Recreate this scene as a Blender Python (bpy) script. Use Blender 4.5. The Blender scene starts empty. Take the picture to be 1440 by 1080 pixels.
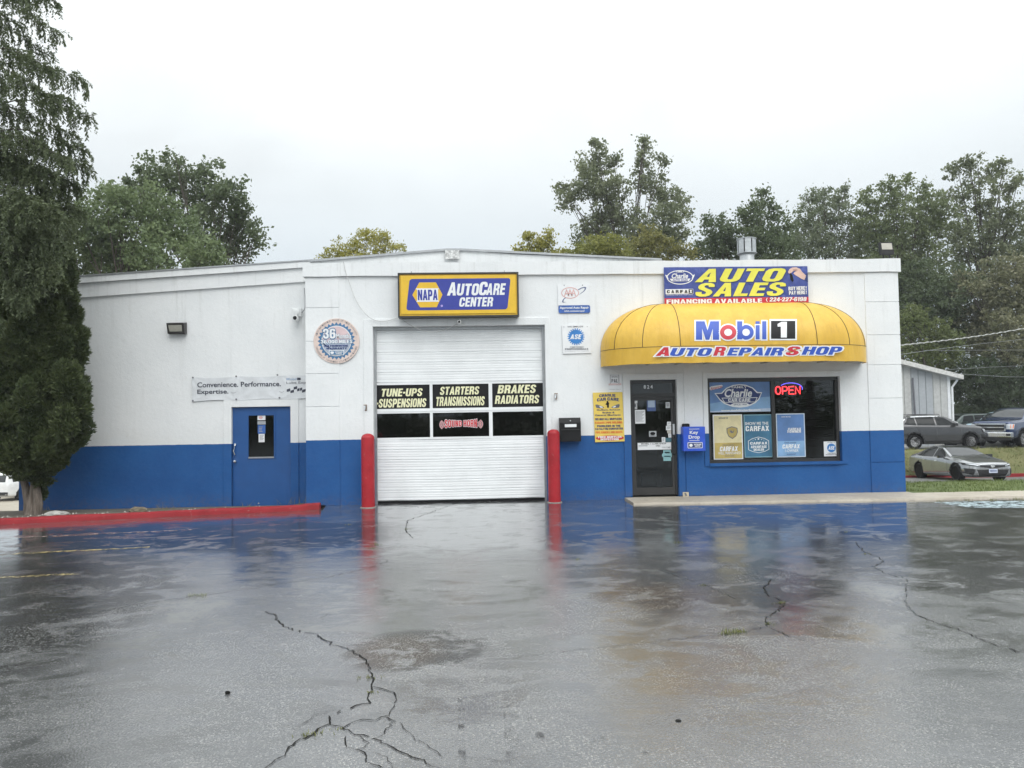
import bpy, bmesh, math, random
import numpy as np
from mathutils import Vector, Matrix
from mathutils.bvhtree import BVHTree
random.seed(7); rng = np.random.default_rng(7)
sc = bpy.context.scene
COL = sc.collection

# ------------------------------------------------------------------ camera
YAW, PITCH, ROLL = 0.0414, 0.0398, 0.0162
CAMP = np.array([0.0, -15.294, 1.8135])
FPX = 1040.0                                   # focal length in pixels of the 1440 px wide photograph
def _axes():
    cy, sy = math.cos(YAW), math.sin(YAW)
    fwd = np.array([sy*math.cos(PITCH), cy*math.cos(PITCH), math.sin(PITCH)])
    r = np.array([cy, -sy, 0.0]); u = np.cross(r, fwd)
    c, s = math.cos(ROLL), math.sin(ROLL)
    return np.array([c*r - s*u, s*r + c*u, fwd])
AX = _axes()
cd = bpy.data.cameras.new('camera'); cam = bpy.data.objects.new('camera', cd); COL.objects.link(cam)
cd.sensor_width = 36.0; cd.lens = 36.0*FPX/1440; cd.clip_start = 0.1; cd.clip_end = 3000
_m = Matrix.Identity(4)
for i in range(3):
    _m[i][0], _m[i][1], _m[i][2], _m[i][3] = AX[0][i], AX[1][i], -AX[2][i], CAMP[i]
cam.matrix_world = _m
sc.camera = cam

# ------------------------------------------------------------------ node helper
class NT:
    def __init__(s, tree): s.t = tree; s.n = tree.nodes; s.l = tree.links
    def node(s, typ, **kw):
        n = s.n.new(typ)
        for k, v in kw.items():
            if k.startswith('_'): setattr(n, k[1:], v)
            else:
                k2 = k.replace('__', ' ')
                s.put(n.inputs[int(k2[1:]) if k2[0] == 'i' and k2[1:].isdigit() else k2], v)
        return n
    def put(s, inp, v):
        if isinstance(v, bpy.types.NodeSocket): s.l.new(v, inp)
        elif isinstance(v, tuple) and len(v) == 3 and inp.type == 'RGBA': inp.default_value = (*v, 1)
        else: inp.default_value = v
    def math(s, op, a, b=0.0, c=0.0, clamp=False):
        n = s.n.new('ShaderNodeMath'); n.operation = op; n.use_clamp = clamp
        s.put(n.inputs[0], a); s.put(n.inputs[1], b); s.put(n.inputs[2], c); return n.outputs[0]
    def mix(s, f, a, b, mode='MIX'):
        n = s.n.new('ShaderNodeMix'); n.data_type = 'RGBA'; n.blend_type = mode
        s.put(n.inputs[0], f); s.put(n.inputs[6], a); s.put(n.inputs[7], b); return n.outputs[2]
    def ramp(s, f, lo, hi, a=0.0, b=1.0):
        n = s.n.new('ShaderNodeMapRange'); n.interpolation_type = 'SMOOTHSTEP'
        for i, v in enumerate((f, lo, hi, a, b)): s.put(n.inputs[i], v)
        return n.outputs[0]
    def noise(s, vec, scale, detail=4.0, rough=0.55, dist=0.0):
        n = s.n.new('ShaderNodeTexNoise'); s.put(n.inputs['Vector'], vec)
        n.inputs['Scale'].default_value = scale; n.inputs['Detail'].default_value = detail
        n.inputs['Roughness'].default_value = rough; n.inputs['Distortion'].default_value = dist
        return n.outputs[0]
    def scale(s, vec, xyz):
        n = s.n.new('ShaderNodeMapping'); s.put(n.inputs['Vector'], vec); n.inputs['Scale'].default_value = xyz; return n.outputs[0]

# ------------------------------------------------------------------ world (overcast) and sun
SUN_EL, SUN_AZ = 46.0, 162.0                    # high, behind the camera and a little to its right, veiled by cloud
w = bpy.data.worlds.new("World"); sc.world = w; w.use_nodes = True
W_ = NT(w.node_tree)
for n in list(W_.n): W_.n.remove(n)
tc = W_.node('ShaderNodeTexCoord').outputs['Generated']
sky = W_.node('ShaderNodeTexSky'); sky.sky_type = 'NISHITA'; sky.sun_disc = False
sky.sun_elevation = math.radians(SUN_EL); sky.sun_rotation = math.radians(SUN_AZ)
sky.air_density = 1.0; sky.dust_density = 3.0
sp = W_.node('ShaderNodeSeparateXYZ', Vector=tc)
el = W_.math('MAXIMUM', sp.outputs[2], 0.0)
lum = W_.ramp(el, 0.14, 0.95, 6.9, 17.8)
back = W_.ramp(sp.outputs[1], 0.35, -0.7, 1.0, 1.25)
cl = W_.noise(W_.scale(tc, (1.0, 1.0, 2.2)), 1.6, 5, 0.5, 0.4)
cl = W_.ramp(cl, 0.3, 0.70, 0.84, 1.07)
lum = W_.math('MULTIPLY', W_.math('MULTIPLY', lum, back), cl)
tint = W_.mix(W_.ramp(el, 0.02, 0.42), (0.80, 0.915, 1.0), (0.94, 0.985, 1.0))
cloud = W_.mix(1.0, tint, W_.node('ShaderNodeCombineColor', i0=lum, i1=lum, i2=lum).outputs[0], 'MULTIPLY')
skyc = W_.mix(0.985, sky.outputs[0], cloud)
bg = W_.node('ShaderNodeBackground', Color=skyc, Strength=0.115)
W_.l.new(bg.outputs[0], W_.node('ShaderNodeOutputWorld').inputs[0])

sl = bpy.data.lights.new('sun', 'SUN'); sl.energy = 0.85; sl.angle = math.radians(35); sl.color = (1.0, 0.97, 0.93)
so = bpy.data.objects.new('sun', sl); COL.objects.link(so)
_e, _a = math.radians(SUN_EL), math.radians(SUN_AZ)
_d = Vector((math.sin(_a)*math.cos(_e), math.cos(_a)*math.cos(_e), math.sin(_e)))
so.rotation_euler = _d.to_track_quat('Z', 'Y').to_euler(); so.location = (-5, -20, 30)

sc.view_settings.view_transform = 'Standard'; sc.view_settings.look = 'None'
sc.view_settings.exposure = 0.08; sc.view_settings.gamma = 1.0

# ------------------------------------------------------------------ measuring helpers: a pixel of the photograph onto a real plane
def ray(u, v): return AX.T @ np.array([(u-720)/FPX, (540-v)/FPX, 1.0])
def at(u, v, Y): d = ray(u, v); return CAMP + d*((Y-CAMP[1])/d[1])
def gnd(u, v, Z=0.0): d = ray(u, v); return CAMP + d*((Z-CAMP[2])/d[2])
def rc(x0, y0, x1, y1, Y):
    a, b, c, d = at(x0, y0, Y), at(x1, y0, Y), at(x0, y1, Y), at(x1, y1, Y)
    return (a[0]+c[0])/2, (b[0]+d[0])/2, (c[2]+d[2])/2, (a[2]+b[2])/2     # X0 X1 Z0 Z1

# ------------------------------------------------------------------ materials
MATS = {}
def new_mat(name):
    m = bpy.data.materials.new(name); m.use_nodes = True; t = NT(m.node_tree)
    b = t.n['Principled BSDF']; MATS[name] = m; return m, t, b
def plain(name, col, rough=0.5, metal=0.0, var=0.12, scale=6.0, bump=0.0, bscale=60.0, coat=0.0, spec=0.5):
    """a paint / plastic / metal with slight mottling and optional fine bump"""
    m, t, b = new_mat(name)
    pos = t.node('ShaderNodeNewGeometry').outputs['Position']
    nz = t.noise(pos, scale, 5, 0.6)
    c = t.mix(t.ramp(nz, 0.25, 0.75), tuple(x*(1-var) for x in col), tuple(min(1, x*(1+var)) for x in col))
    t.put(b.inputs['Base Color'], c); b.inputs['Metallic'].default_value = metal
    t.put(b.inputs['Roughness'], t.ramp(nz, 0.2, 0.8, max(0.02, rough-0.06), min(1, rough+0.06)))
    b.inputs['Coat Weight'].default_value = coat; b.inputs['Coat Roughness'].default_value = 0.05
    b.inputs['Specular IOR Level'].default_value = spec
    if bump:
        bn = t.node('ShaderNodeBump', Height=t.noise(pos, bscale, 3), Strength=bump, Distance=0.01)
        t.put(b.inputs['Normal'], bn.outputs[0])
    return m
def wall_mat(name, zsplit, slope=0.0):
    """painted block wall: white above, blue wainscot below a painted line, rain streaks and roller texture"""
    m, t, b = new_mat(name)
    g = t.node('ShaderNodeNewGeometry'); pos = g.outputs['Position']
    s = t.node('ShaderNodeSeparateXYZ', Vector=pos)
    z = t.math('ADD', s.outputs[2], t.math('MULTIPLY', t.math('SUBTRACT', t.noise(pos, 9, 2), 0.5), 0.012))
    isw = t.math('GREATER_THAN', t.math('SUBTRACT', z, t.math('MULTIPLY', s.outputs[0], slope)), zsplit)
    n1 = t.noise(pos, 1.3, 6, 0.6); n2 = t.noise(pos, 14, 4, 0.6)
    streak = t.noise(t.scale(pos, (5.0, 5.0, 0.35)), 1.6, 5, 0.65)
    high = t.ramp(s.outputs[2], 1.6, 4.9, 0.25, 1.0)
    white = t.mix(t.ramp(n1, 0.3, 0.75), (0.79, 0.805, 0.81), (0.85, 0.86, 0.86))
    white = t.mix(t.math('MULTIPLY', t.ramp(streak, 0.52, 0.74, 0, 0.42), high), white, (0.57, 0.575, 0.56))
    white = t.mix(t.ramp(n2, 0.55, 0.8, 0, 0.35), white, (0.66, 0.66, 0.63))
    low = t.ramp(s.outputs[2], 1.75, 1.33, 0.0, 0.20)
    white = t.mix(t.math('MULTIPLY', low, t.ramp(n1, 0.35, 0.6)), white, (0.58, 0.57, 0.54))
    blue = t.mix(t.ramp(n1, 0.3, 0.7), (0.014, 0.084, 0.268), (0.019, 0.105, 0.315))
    blue = t.mix(t.ramp(streak, 0.6, 0.8, 0, 0.25), blue, (0.05, 0.12, 0.28))
    mud = t.math('MULTIPLY', t.ramp(s.outputs[2], 0.32, 0.0, 0.0, 0.55), t.ramp(n2, 0.35, 0.65))
    blue = t.mix(mud, blue, (0.07, 0.10, 0.20))
    t.put(b.inputs['Base Color'], t.mix(t.math('MULTIPLY', t.math('GREATER_THAN', t.noise(pos, 19, 5, .7), 0.745), 0.3), t.mix(isw, blue, white), (0.42, 0.42, 0.40)))
    t.put(b.inputs['Roughness'], t.ramp(n2, 0.3, 0.7, 0.5, 0.72)); b.inputs['Specular IOR Level'].default_value = 0.3
    hgt = t.math('ADD', t.noise(pos, 55, 3), t.math('MULTIPLY', n2, 1.6))
    bn = t.node('ShaderNodeBump', Height=hgt, Strength=0.24, Distance=0.012)
    t.put(b.inputs['Normal'], bn.outputs[0]); return m
WALL = wall_mat('painted_wall', 1.331); WALLW = wall_mat('painted_wing_wall', 1.262, 0.0)
def fabric(name, col, fold=0.5, rough=0.55, rotz=0.0, trans=0.0):
    m, t, b = new_mat(name)
    pos = t.node('ShaderNodeNewGeometry').outputs['Position']
    n1 = t.noise(t.scale(pos, (2.2, 2.2, 1.4)), 2.0, 3, 0.5, 0.8)
    n2 = t.noise(pos, 2.6, 5, 0.6)
    t.put(b.inputs['Base Color'], t.mix(t.ramp(n2, 0.3, 0.75), tuple(c*0.88 for c in col), tuple(min(1, c*1.06) for c in col)))
    b.inputs['Roughness'].default_value = rough
    bn = t.node('ShaderNodeBump', Height=n1, Strength=fold, Distance=0.08); t.put(b.inputs['Normal'], bn.outputs[0])
    return m
def glass_mat(name, tint=(0.25, 0.27, 0.28), rough=0.02):
    """dark window glass: see-through, with a mirror coat; slightly wavy"""
    m, t, b = new_mat(name); t.n.remove(b)
    pos = t.node('ShaderNodeNewGeometry').outputs['Position']
    bn = t.node('ShaderNodeBump', Height=t.noise(pos, 0.9, 0), Strength=0.012, Distance=0.05)
    tr = t.node('ShaderNodeBsdfTransparent', Color=tint)
    gl = t.node('ShaderNodeBsdfGlossy', Roughness=rough, Color=(0.9, 0.93, 0.95), Normal=bn.outputs[0])
    fr = t.node('ShaderNodeFresnel', IOR=1.55, Normal=bn.outputs[0])
    mx = t.node('ShaderNodeMixShader', i0=fr.outputs[0], i1=tr.outputs[0], i2=gl.outputs[0])
    t.l.new(mx.outputs[0], t.n['Material Output'].inputs[0]); return m
def emit(name, col, s):
    m, t, b = new_mat(name); b.inputs['Base Color'].default_value = (*col, 1)
    b.inputs['Emission Color'].default_value = (*col, 1); b.inputs['Emission Strength'].default_value = s; return m
def leaf_mat(name, c0, c1, trans=0.3, rough=0.5, patch=0.6):
    m, t, b = new_mat(name)
    g = t.node('ShaderNodeNewGeometry'); r = g.outputs['Random Per Island']
    pn = t.noise(g.outputs['Position'], patch, 3, 0.5)
    f = t.math('ADD', t.math('MULTIPLY', r, 0.6), t.math('MULTIPLY', t.ramp(pn, 0.35, 0.65), 0.4), clamp=True)
    c = t.mix(f, c0, c1)
    t.put(b.inputs['Base Color'], c); b.inputs['Roughness'].default_value = rough; b.inputs['Specular IOR Level'].default_value = 0.35
    tl = t.node('ShaderNodeBsdfTranslucent', Color=t.mix(0.5, c, (0.15, 0.18, 0.07)))
    mx = t.node('ShaderNodeMixShader', i0=trans, i1=b.outputs[0], i2=tl.outputs[0])
    t.l.new(mx.outputs[0], t.n['Material Output'].inputs[0]); return m
def bark_mat(name, c0, c1):
    m, t, b = new_mat(name)
    pos = t.node('ShaderNodeNewGeometry').outputs['Position']
    n = t.noise(t.scale(pos, (14, 14, 2.2)), 1.5, 5, 0.65)
    t.put(b.inputs['Base Color'], t.mix(t.ramp(n, 0.3, 0.7), c0, c1)); b.inputs['Roughness'].default_value = 0.9
    t.put(b.inputs['Normal'], t.node('ShaderNodeBump', Height=n, Strength=0.8, Distance=0.04).outputs[0]); return m
def ground_mat(name, cols, scales, rough=0.9, bump=0.4):
    m, t, b = new_mat(name)
    pos = t.node('ShaderNodeNewGeometry').outputs['Position']
    a = t.noise(pos, scales[0], 5, 0.6); c = t.noise(pos, scales[1], 4, 0.7)
    col = t.mix(t.ramp(a, 0.3, 0.7), cols[0], cols[1]); col = t.mix(t.ramp(c, 0.45, 0.75), col, cols[2])
    t.put(b.inputs['Base Color'], col); b.inputs['Roughness'].default_value = rough
    t.put(b.inputs['Normal'], t.node('ShaderNodeBump', Height=c, Strength=bump, Distance=0.05).outputs[0]); return m

def asphalt_mat():
    m, t, b = new_mat('wet_asphalt')
    pos = t.node('ShaderNodeNewGeometry').outputs['Position']
    s = t.node('ShaderNodeSeparateXYZ', Vector=pos)
    big = t.noise(pos, 0.33, 5, 0.6, 0.6)
    flow = t.noise(t.scale(pos, (0.55, 1.2, 1.0)), 1.1, 7, 0.66, 0.9)      # where the film of water lies
    pat = t.noise(t.scale(pos, (0.8, 1.0, 1.0)), 2.3, 9, 0.72, 0.5)        # ragged blotches
    mid = t.noise(pos, 4.5, 6, 0.7)
    vor = t.node('ShaderNodeTexVoronoi', Vector=pos, Scale=88.0)
    cell = t.node('ShaderNodeSeparateColor', i0=vor.outputs['Color']).outputs
    grain = t.noise(pos, 70, 3, 0.75)
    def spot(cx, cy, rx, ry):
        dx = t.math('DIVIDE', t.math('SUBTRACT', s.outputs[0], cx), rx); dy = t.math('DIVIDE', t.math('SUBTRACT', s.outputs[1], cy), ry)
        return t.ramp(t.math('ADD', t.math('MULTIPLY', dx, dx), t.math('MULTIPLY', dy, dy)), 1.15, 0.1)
    near = t.ramp(s.outputs[1], -9.0, -3.2)                                     # water drains towards the building
    wet = t.ramp(flow, 0.44, 0.55)
    wetn = t.math('MULTIPLY', t.math('MAXIMUM', t.math('MULTIPLY', wet, 0.55), t.math('MULTIPLY', near, 0.8)), t.ramp(pat, 0.40, 0.52, 0.22, 1.0))
    col = t.mix(t.ramp(big, 0.3, 0.7), (0.080, 0.082, 0.086), (0.135, 0.137, 0.14))
    col = t.mix(t.ramp(mid, 0.45, 0.75, 0, 0.6), col, (0.155, 0.154, 0.15))
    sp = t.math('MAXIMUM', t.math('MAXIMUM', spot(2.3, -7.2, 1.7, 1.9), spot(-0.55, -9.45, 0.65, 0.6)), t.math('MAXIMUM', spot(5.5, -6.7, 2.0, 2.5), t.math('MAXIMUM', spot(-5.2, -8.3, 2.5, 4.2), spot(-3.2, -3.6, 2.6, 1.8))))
    stain_refl = t.math('MULTIPLY', t.ramp(sp, 0.0, 0.75), t.ramp(t.math('ADD', pat, t.math('MULTIPLY', sp, 0.10)), 0.49, 0.575))  # stains, and dark mirrored shapes such as the left trees painted into the colour
    brown = t.math('MAXIMUM', spot(1.6, -8.2, 0.9, 0.9), spot(-0.7, -9.5, 0.45, 0.5))  # brown stain, and the awning's brownish reflection painted in
    col = t.mix(t.math('MULTIPLY', stain_refl, 0.95), col, t.mix(brown, (0.030, 0.030, 0.031), (0.055, 0.034, 0.020)))
    wetn = t.math('MAXIMUM', wetn, t.math('MULTIPLY', stain_refl, 0.35))
    col = t.mix(t.math('MULTIPLY', wetn, 0.72), col, (0.040, 0.041, 0.044))
    dry = t.ramp(wetn, 0.1, 0.9, 1.0, 0.25)
    ag = t.math('MULTIPLY', t.math('GREATER_THAN', cell[0], 0.48), t.ramp(vor.outputs['Distance'], 0.6, 0.3))
    col = t.mix(t.math('MULTIPLY', t.math('MULTIPLY', ag, dry), t.ramp(t.noise(pos, 0.9, 5, .65, .5), 0.36, 0.64, 0.12, 0.85)), col, t.mix(cell[1], (0.16, 0.16, 0.155), (0.44, 0.43, 0.40)))
    dk = t.math('MULTIPLY', t.ramp(grain, 0.50, 0.66), t.math('MULTIPLY', dry, 0.75))
    col = t.mix(dk, col, (0.045, 0.046, 0.048))
    t.put(b.inputs['Base Color'], col)
    r = t.math('ADD', t.ramp(wetn, 0.0, 0.8, 0.22, 0.05), t.math('MULTIPLY', t.ramp(mid, 0.3, 0.75), 0.07))
    t.put(b.inputs['Roughness'], r)
    b.inputs['IOR'].default_value = 1.62
    t.put(b.inputs['Coat Weight'], t.ramp(stain_refl, 0.0, 1.0, 0.85, 0.2)); t.put(b.inputs['Specular IOR Level'], t.ramp(stain_refl, 0.0, 1.0, 0.5, 0.26)); b.inputs['Coat IOR'].default_value = 1.38
    t.put(b.inputs['Coat Roughness'], t.ramp(wetn, 0.0, 0.9, 0.17, 0.03))
    h = t.math('ADD', t.math('MULTIPLY', vor.outputs['Distance'], 0.35), t.math('MULTIPLY', grain, 0.6))
    bn = t.node('ShaderNodeBump', Height=h, Strength=t.ramp(wetn, 0.0, 0.9, 0.34, 0.03), Distance=0.008)
    bn2 = t.node('ShaderNodeBump', Height=t.noise(t.scale(pos, (1.0, 2.2, 1.0)), 1.7, 5, 0.6), Strength=0.11, Distance=0.03, Normal=bn.outputs[0])
    t.put(b.inputs['Normal'], bn2.outputs[0]); t.put(b.inputs['Coat Normal'], bn2.outputs[0])
    return m
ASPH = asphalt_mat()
def worn_paint(name, col, lo=0.42, hi=0.58):
    """road paint worn off in flakes (clear where worn)"""
    m, t, b = new_mat(name)
    pos = t.node('ShaderNodeNewGeometry').outputs['Position']
    n = t.noise(t.scale(pos, (1, 1, 1)), 7, 6, 0.7)
    b.inputs['Base Color'].default_value = (*col, 1); b.inputs['Roughness'].default_value = 0.3
    tr = t.node('ShaderNodeBsdfTransparent')
    mx = t.node('ShaderNodeMixShader', i0=t.ramp(n, lo, hi), i1=tr.outputs[0], i2=b.outputs[0])
    t.l.new(mx.outputs[0], t.n['Material Output'].inputs[0]); return m

P = plain
WHITE = P('white_paint', (0.78, 0.79, 0.79), 0.45); SIGNW = P('sign_white', (0.82, 0.83, 0.84), 0.35, var=0.04)
DOORW = P('door_white', (0.86, 0.875, 0.88), 0.38, var=0.05, scale=2.0, bump=0.05, bscale=8); BLACK = P('black_vinyl', (0.011, 0.011, 0.012), 0.5, spec=0.25)
BLUEP = P('door_blue', (0.015, 0.086, 0.275), 0.42, var=0.08, scale=3); SIGNB = P('sign_blue', (0.04, 0.055, 0.33), 0.35, var=0.05)
NAVY = P('navy_ink', (0.02, 0.04, 0.17), 0.4); CREAM = P('cream_ink', (0.82, 0.80, 0.52), 0.45)
YEL = P('sign_yellow', (0.80, 0.50, 0.035), 0.35, var=0.06); LEMON = P('lemon_ink', (0.80, 0.76, 0.10), 0.45, var=0.06)
RED = P('red_ink', (0.60, 0.035, 0.045), 0.4); REDP = P('bollard_red', (0.42, 0.022, 0.032), 0.36, var=0.18, scale=4, bump=0.06, bscale=25)
KERBR = P('kerb_red', (0.26, 0.020, 0.026), 0.8, spec=0.15, var=0.35, scale=5, bump=0.4, bscale=30)
GREY = P('grey_metal', (0.42, 0.43, 0.44), 0.4, 0.6); ALU = P('aluminium', (0.62, 0.63, 0.64), 0.35, 0.85); DARKM = P('dark_frame', (0.035, 0.034, 0.034), 0.4)
BRONZE = P('bronze_housing', (0.04, 0.038, 0.036), 0.45); LENS = P('lamp_lens', (0.45, 0.44, 0.38), 0.25)
AAAR = P('faded_red_ink', (0.70, 0.42, 0.40), 0.5); PEACH = P('peach_ink', (0.74, 0.60, 0.54), 0.5); STEEL = P('steel_blue_ink', (0.07, 0.19, 0.36), 0.45)
ASEB = P('gear_blue', (0.04, 0.21, 0.55), 0.4); KEYB = P('box_blue', (0.03, 0.10, 0.60), 0.4); GOLD = P('gold_print', (0.52, 0.40, 0.13), 0.4, var=0.25, scale=2.2)
PALEG = P('pale_gold_print', (0.72, 0.64, 0.38), 0.4, var=0.1); TEAL = P('teal_print', (0.05, 0.17, 0.28), 0.4, var=0.25, scale=2.5)
SKYB = P('light_blue_print', (0.24, 0.42, 0.66), 0.4, var=0.2, scale=2.0); MIDB = P('mid_blue_print', (0.12, 0.24, 0.50), 0.4, var=0.25, scale=1.6)
SKIN = P('hand_print', (0.72, 0.50, 0.42), 0.5); INKG = P('grey_ink', (0.16, 0.16, 0.18), 0.5); YSIGN = P('poster_yellow', (0.82, 0.60, 0.12), 0.45, var=0.06)
ORANGE = P('orange_ink', (0.70, 0.16, 0.03), 0.5); CONC = ground_mat('concrete', ((0.40, 0.35, 0.28), (0.50, 0.45, 0.37), (0.34, 0.30, 0.25)), (1.2, 9), 0.6, 0.2)
RUBBER = P('rubber', (0.010, 0.010, 0.011), 0.8, spec=0.2); GLASS = glass_mat('window_glass', (0.5, 0.5, 0.49)); DGLASS = glass_mat('bay_glass', (0.4, 0.4, 0.38)); CHROME = P('chrome', (0.7, 0.71, 0.72), 0.15, 1.0)
CGLASS = P('car_glass', (0.02, 0.024, 0.026), 0.06, spec=0.6); SGLASS = P('car_side_glass', (0.008, 0.01, 0.011), 0.08, spec=0.22); LAMPG = P('lamp_glass', (0.62, 0.65, 0.68), 0.12, 0.3); NEON = emit('neon_red', (1.0, 0.05, 0.06), 2.6); NEONB = emit('neon_blue', (0.18, 0.16, 1.0), 1.1)
BANB = fabric('banner_blue', (0.055, 0.085, 0.33), 0.7); BANW = fabric('banner_white', (0.74, 0.76, 0.78), 0.12); BANY = LEMON; BANR = fabric('banner_red', (0.60, 0.03, 0.055), 0.4)
AWN = None

def worn_red(name, col, rough, hi):
    """red paint on steel or concrete, scuffed pale and black in patches"""
    m, t, b = new_mat(name); pos = t.node('ShaderNodeNewGeometry').outputs['Position']
    n1 = t.noise(pos, 3.2, 5, .6); n2 = t.noise(pos, 11, 6, .7); n3 = t.noise(t.scale(pos, (3, 3, 14)), 3, 5, .7)
    c = t.mix(t.ramp(n1, .3, .7), tuple(k*.78 for k in col), col); c = t.mix(t.ramp(n2, .60, .72, 0, hi), c, (.36, .27, .25)); c = t.mix(t.ramp(n3, .60, .74, 0, .7), c, (.06, .025, .025))
    t.put(b.inputs['Base Color'], c); t.put(b.inputs['Roughness'], t.ramp(n2, .3, .7, rough-.1, rough+.1)); b.inputs['Specular IOR Level'].default_value = .3
    t.put(b.inputs['Normal'], t.node('ShaderNodeBump', Height=n2, Strength=.35, Distance=.012).outputs[0]); return m
REDP = worn_red('bollard_red', (.44, .024, .034), .42, .35); KERBR = worn_red('kerb_red', (.29, .022, .028), .8, .6)
# ------------------------------------------------------------------ mesh builder
ROOT = {}
_tc = {}
def text_mesh(s, bold=0.0, shear=0.0, space=1.0):
    k = (s, bold, shear, space)
    if k not in _tc:
        c = bpy.data.curves.new('t', 'FONT'); c.body = s; c.size = 1; c.offset = bold; c.shear = shear; c.resolution_u = 3
        c.space_character = space; c.fill_mode = 'FRONT'
        o = bpy.data.objects.new('t', c); me = bpy.data.meshes.new_from_object(o)
        v = np.array([p.co[:2] for p in me.vertices]); f = [tuple(p.vertices) for p in me.polygons]
        bpy.data.meshes.remove(me); bpy.data.objects.remove(o); bpy.data.curves.remove(c); _tc[k] = (v, f)
    return _tc[k]

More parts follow.
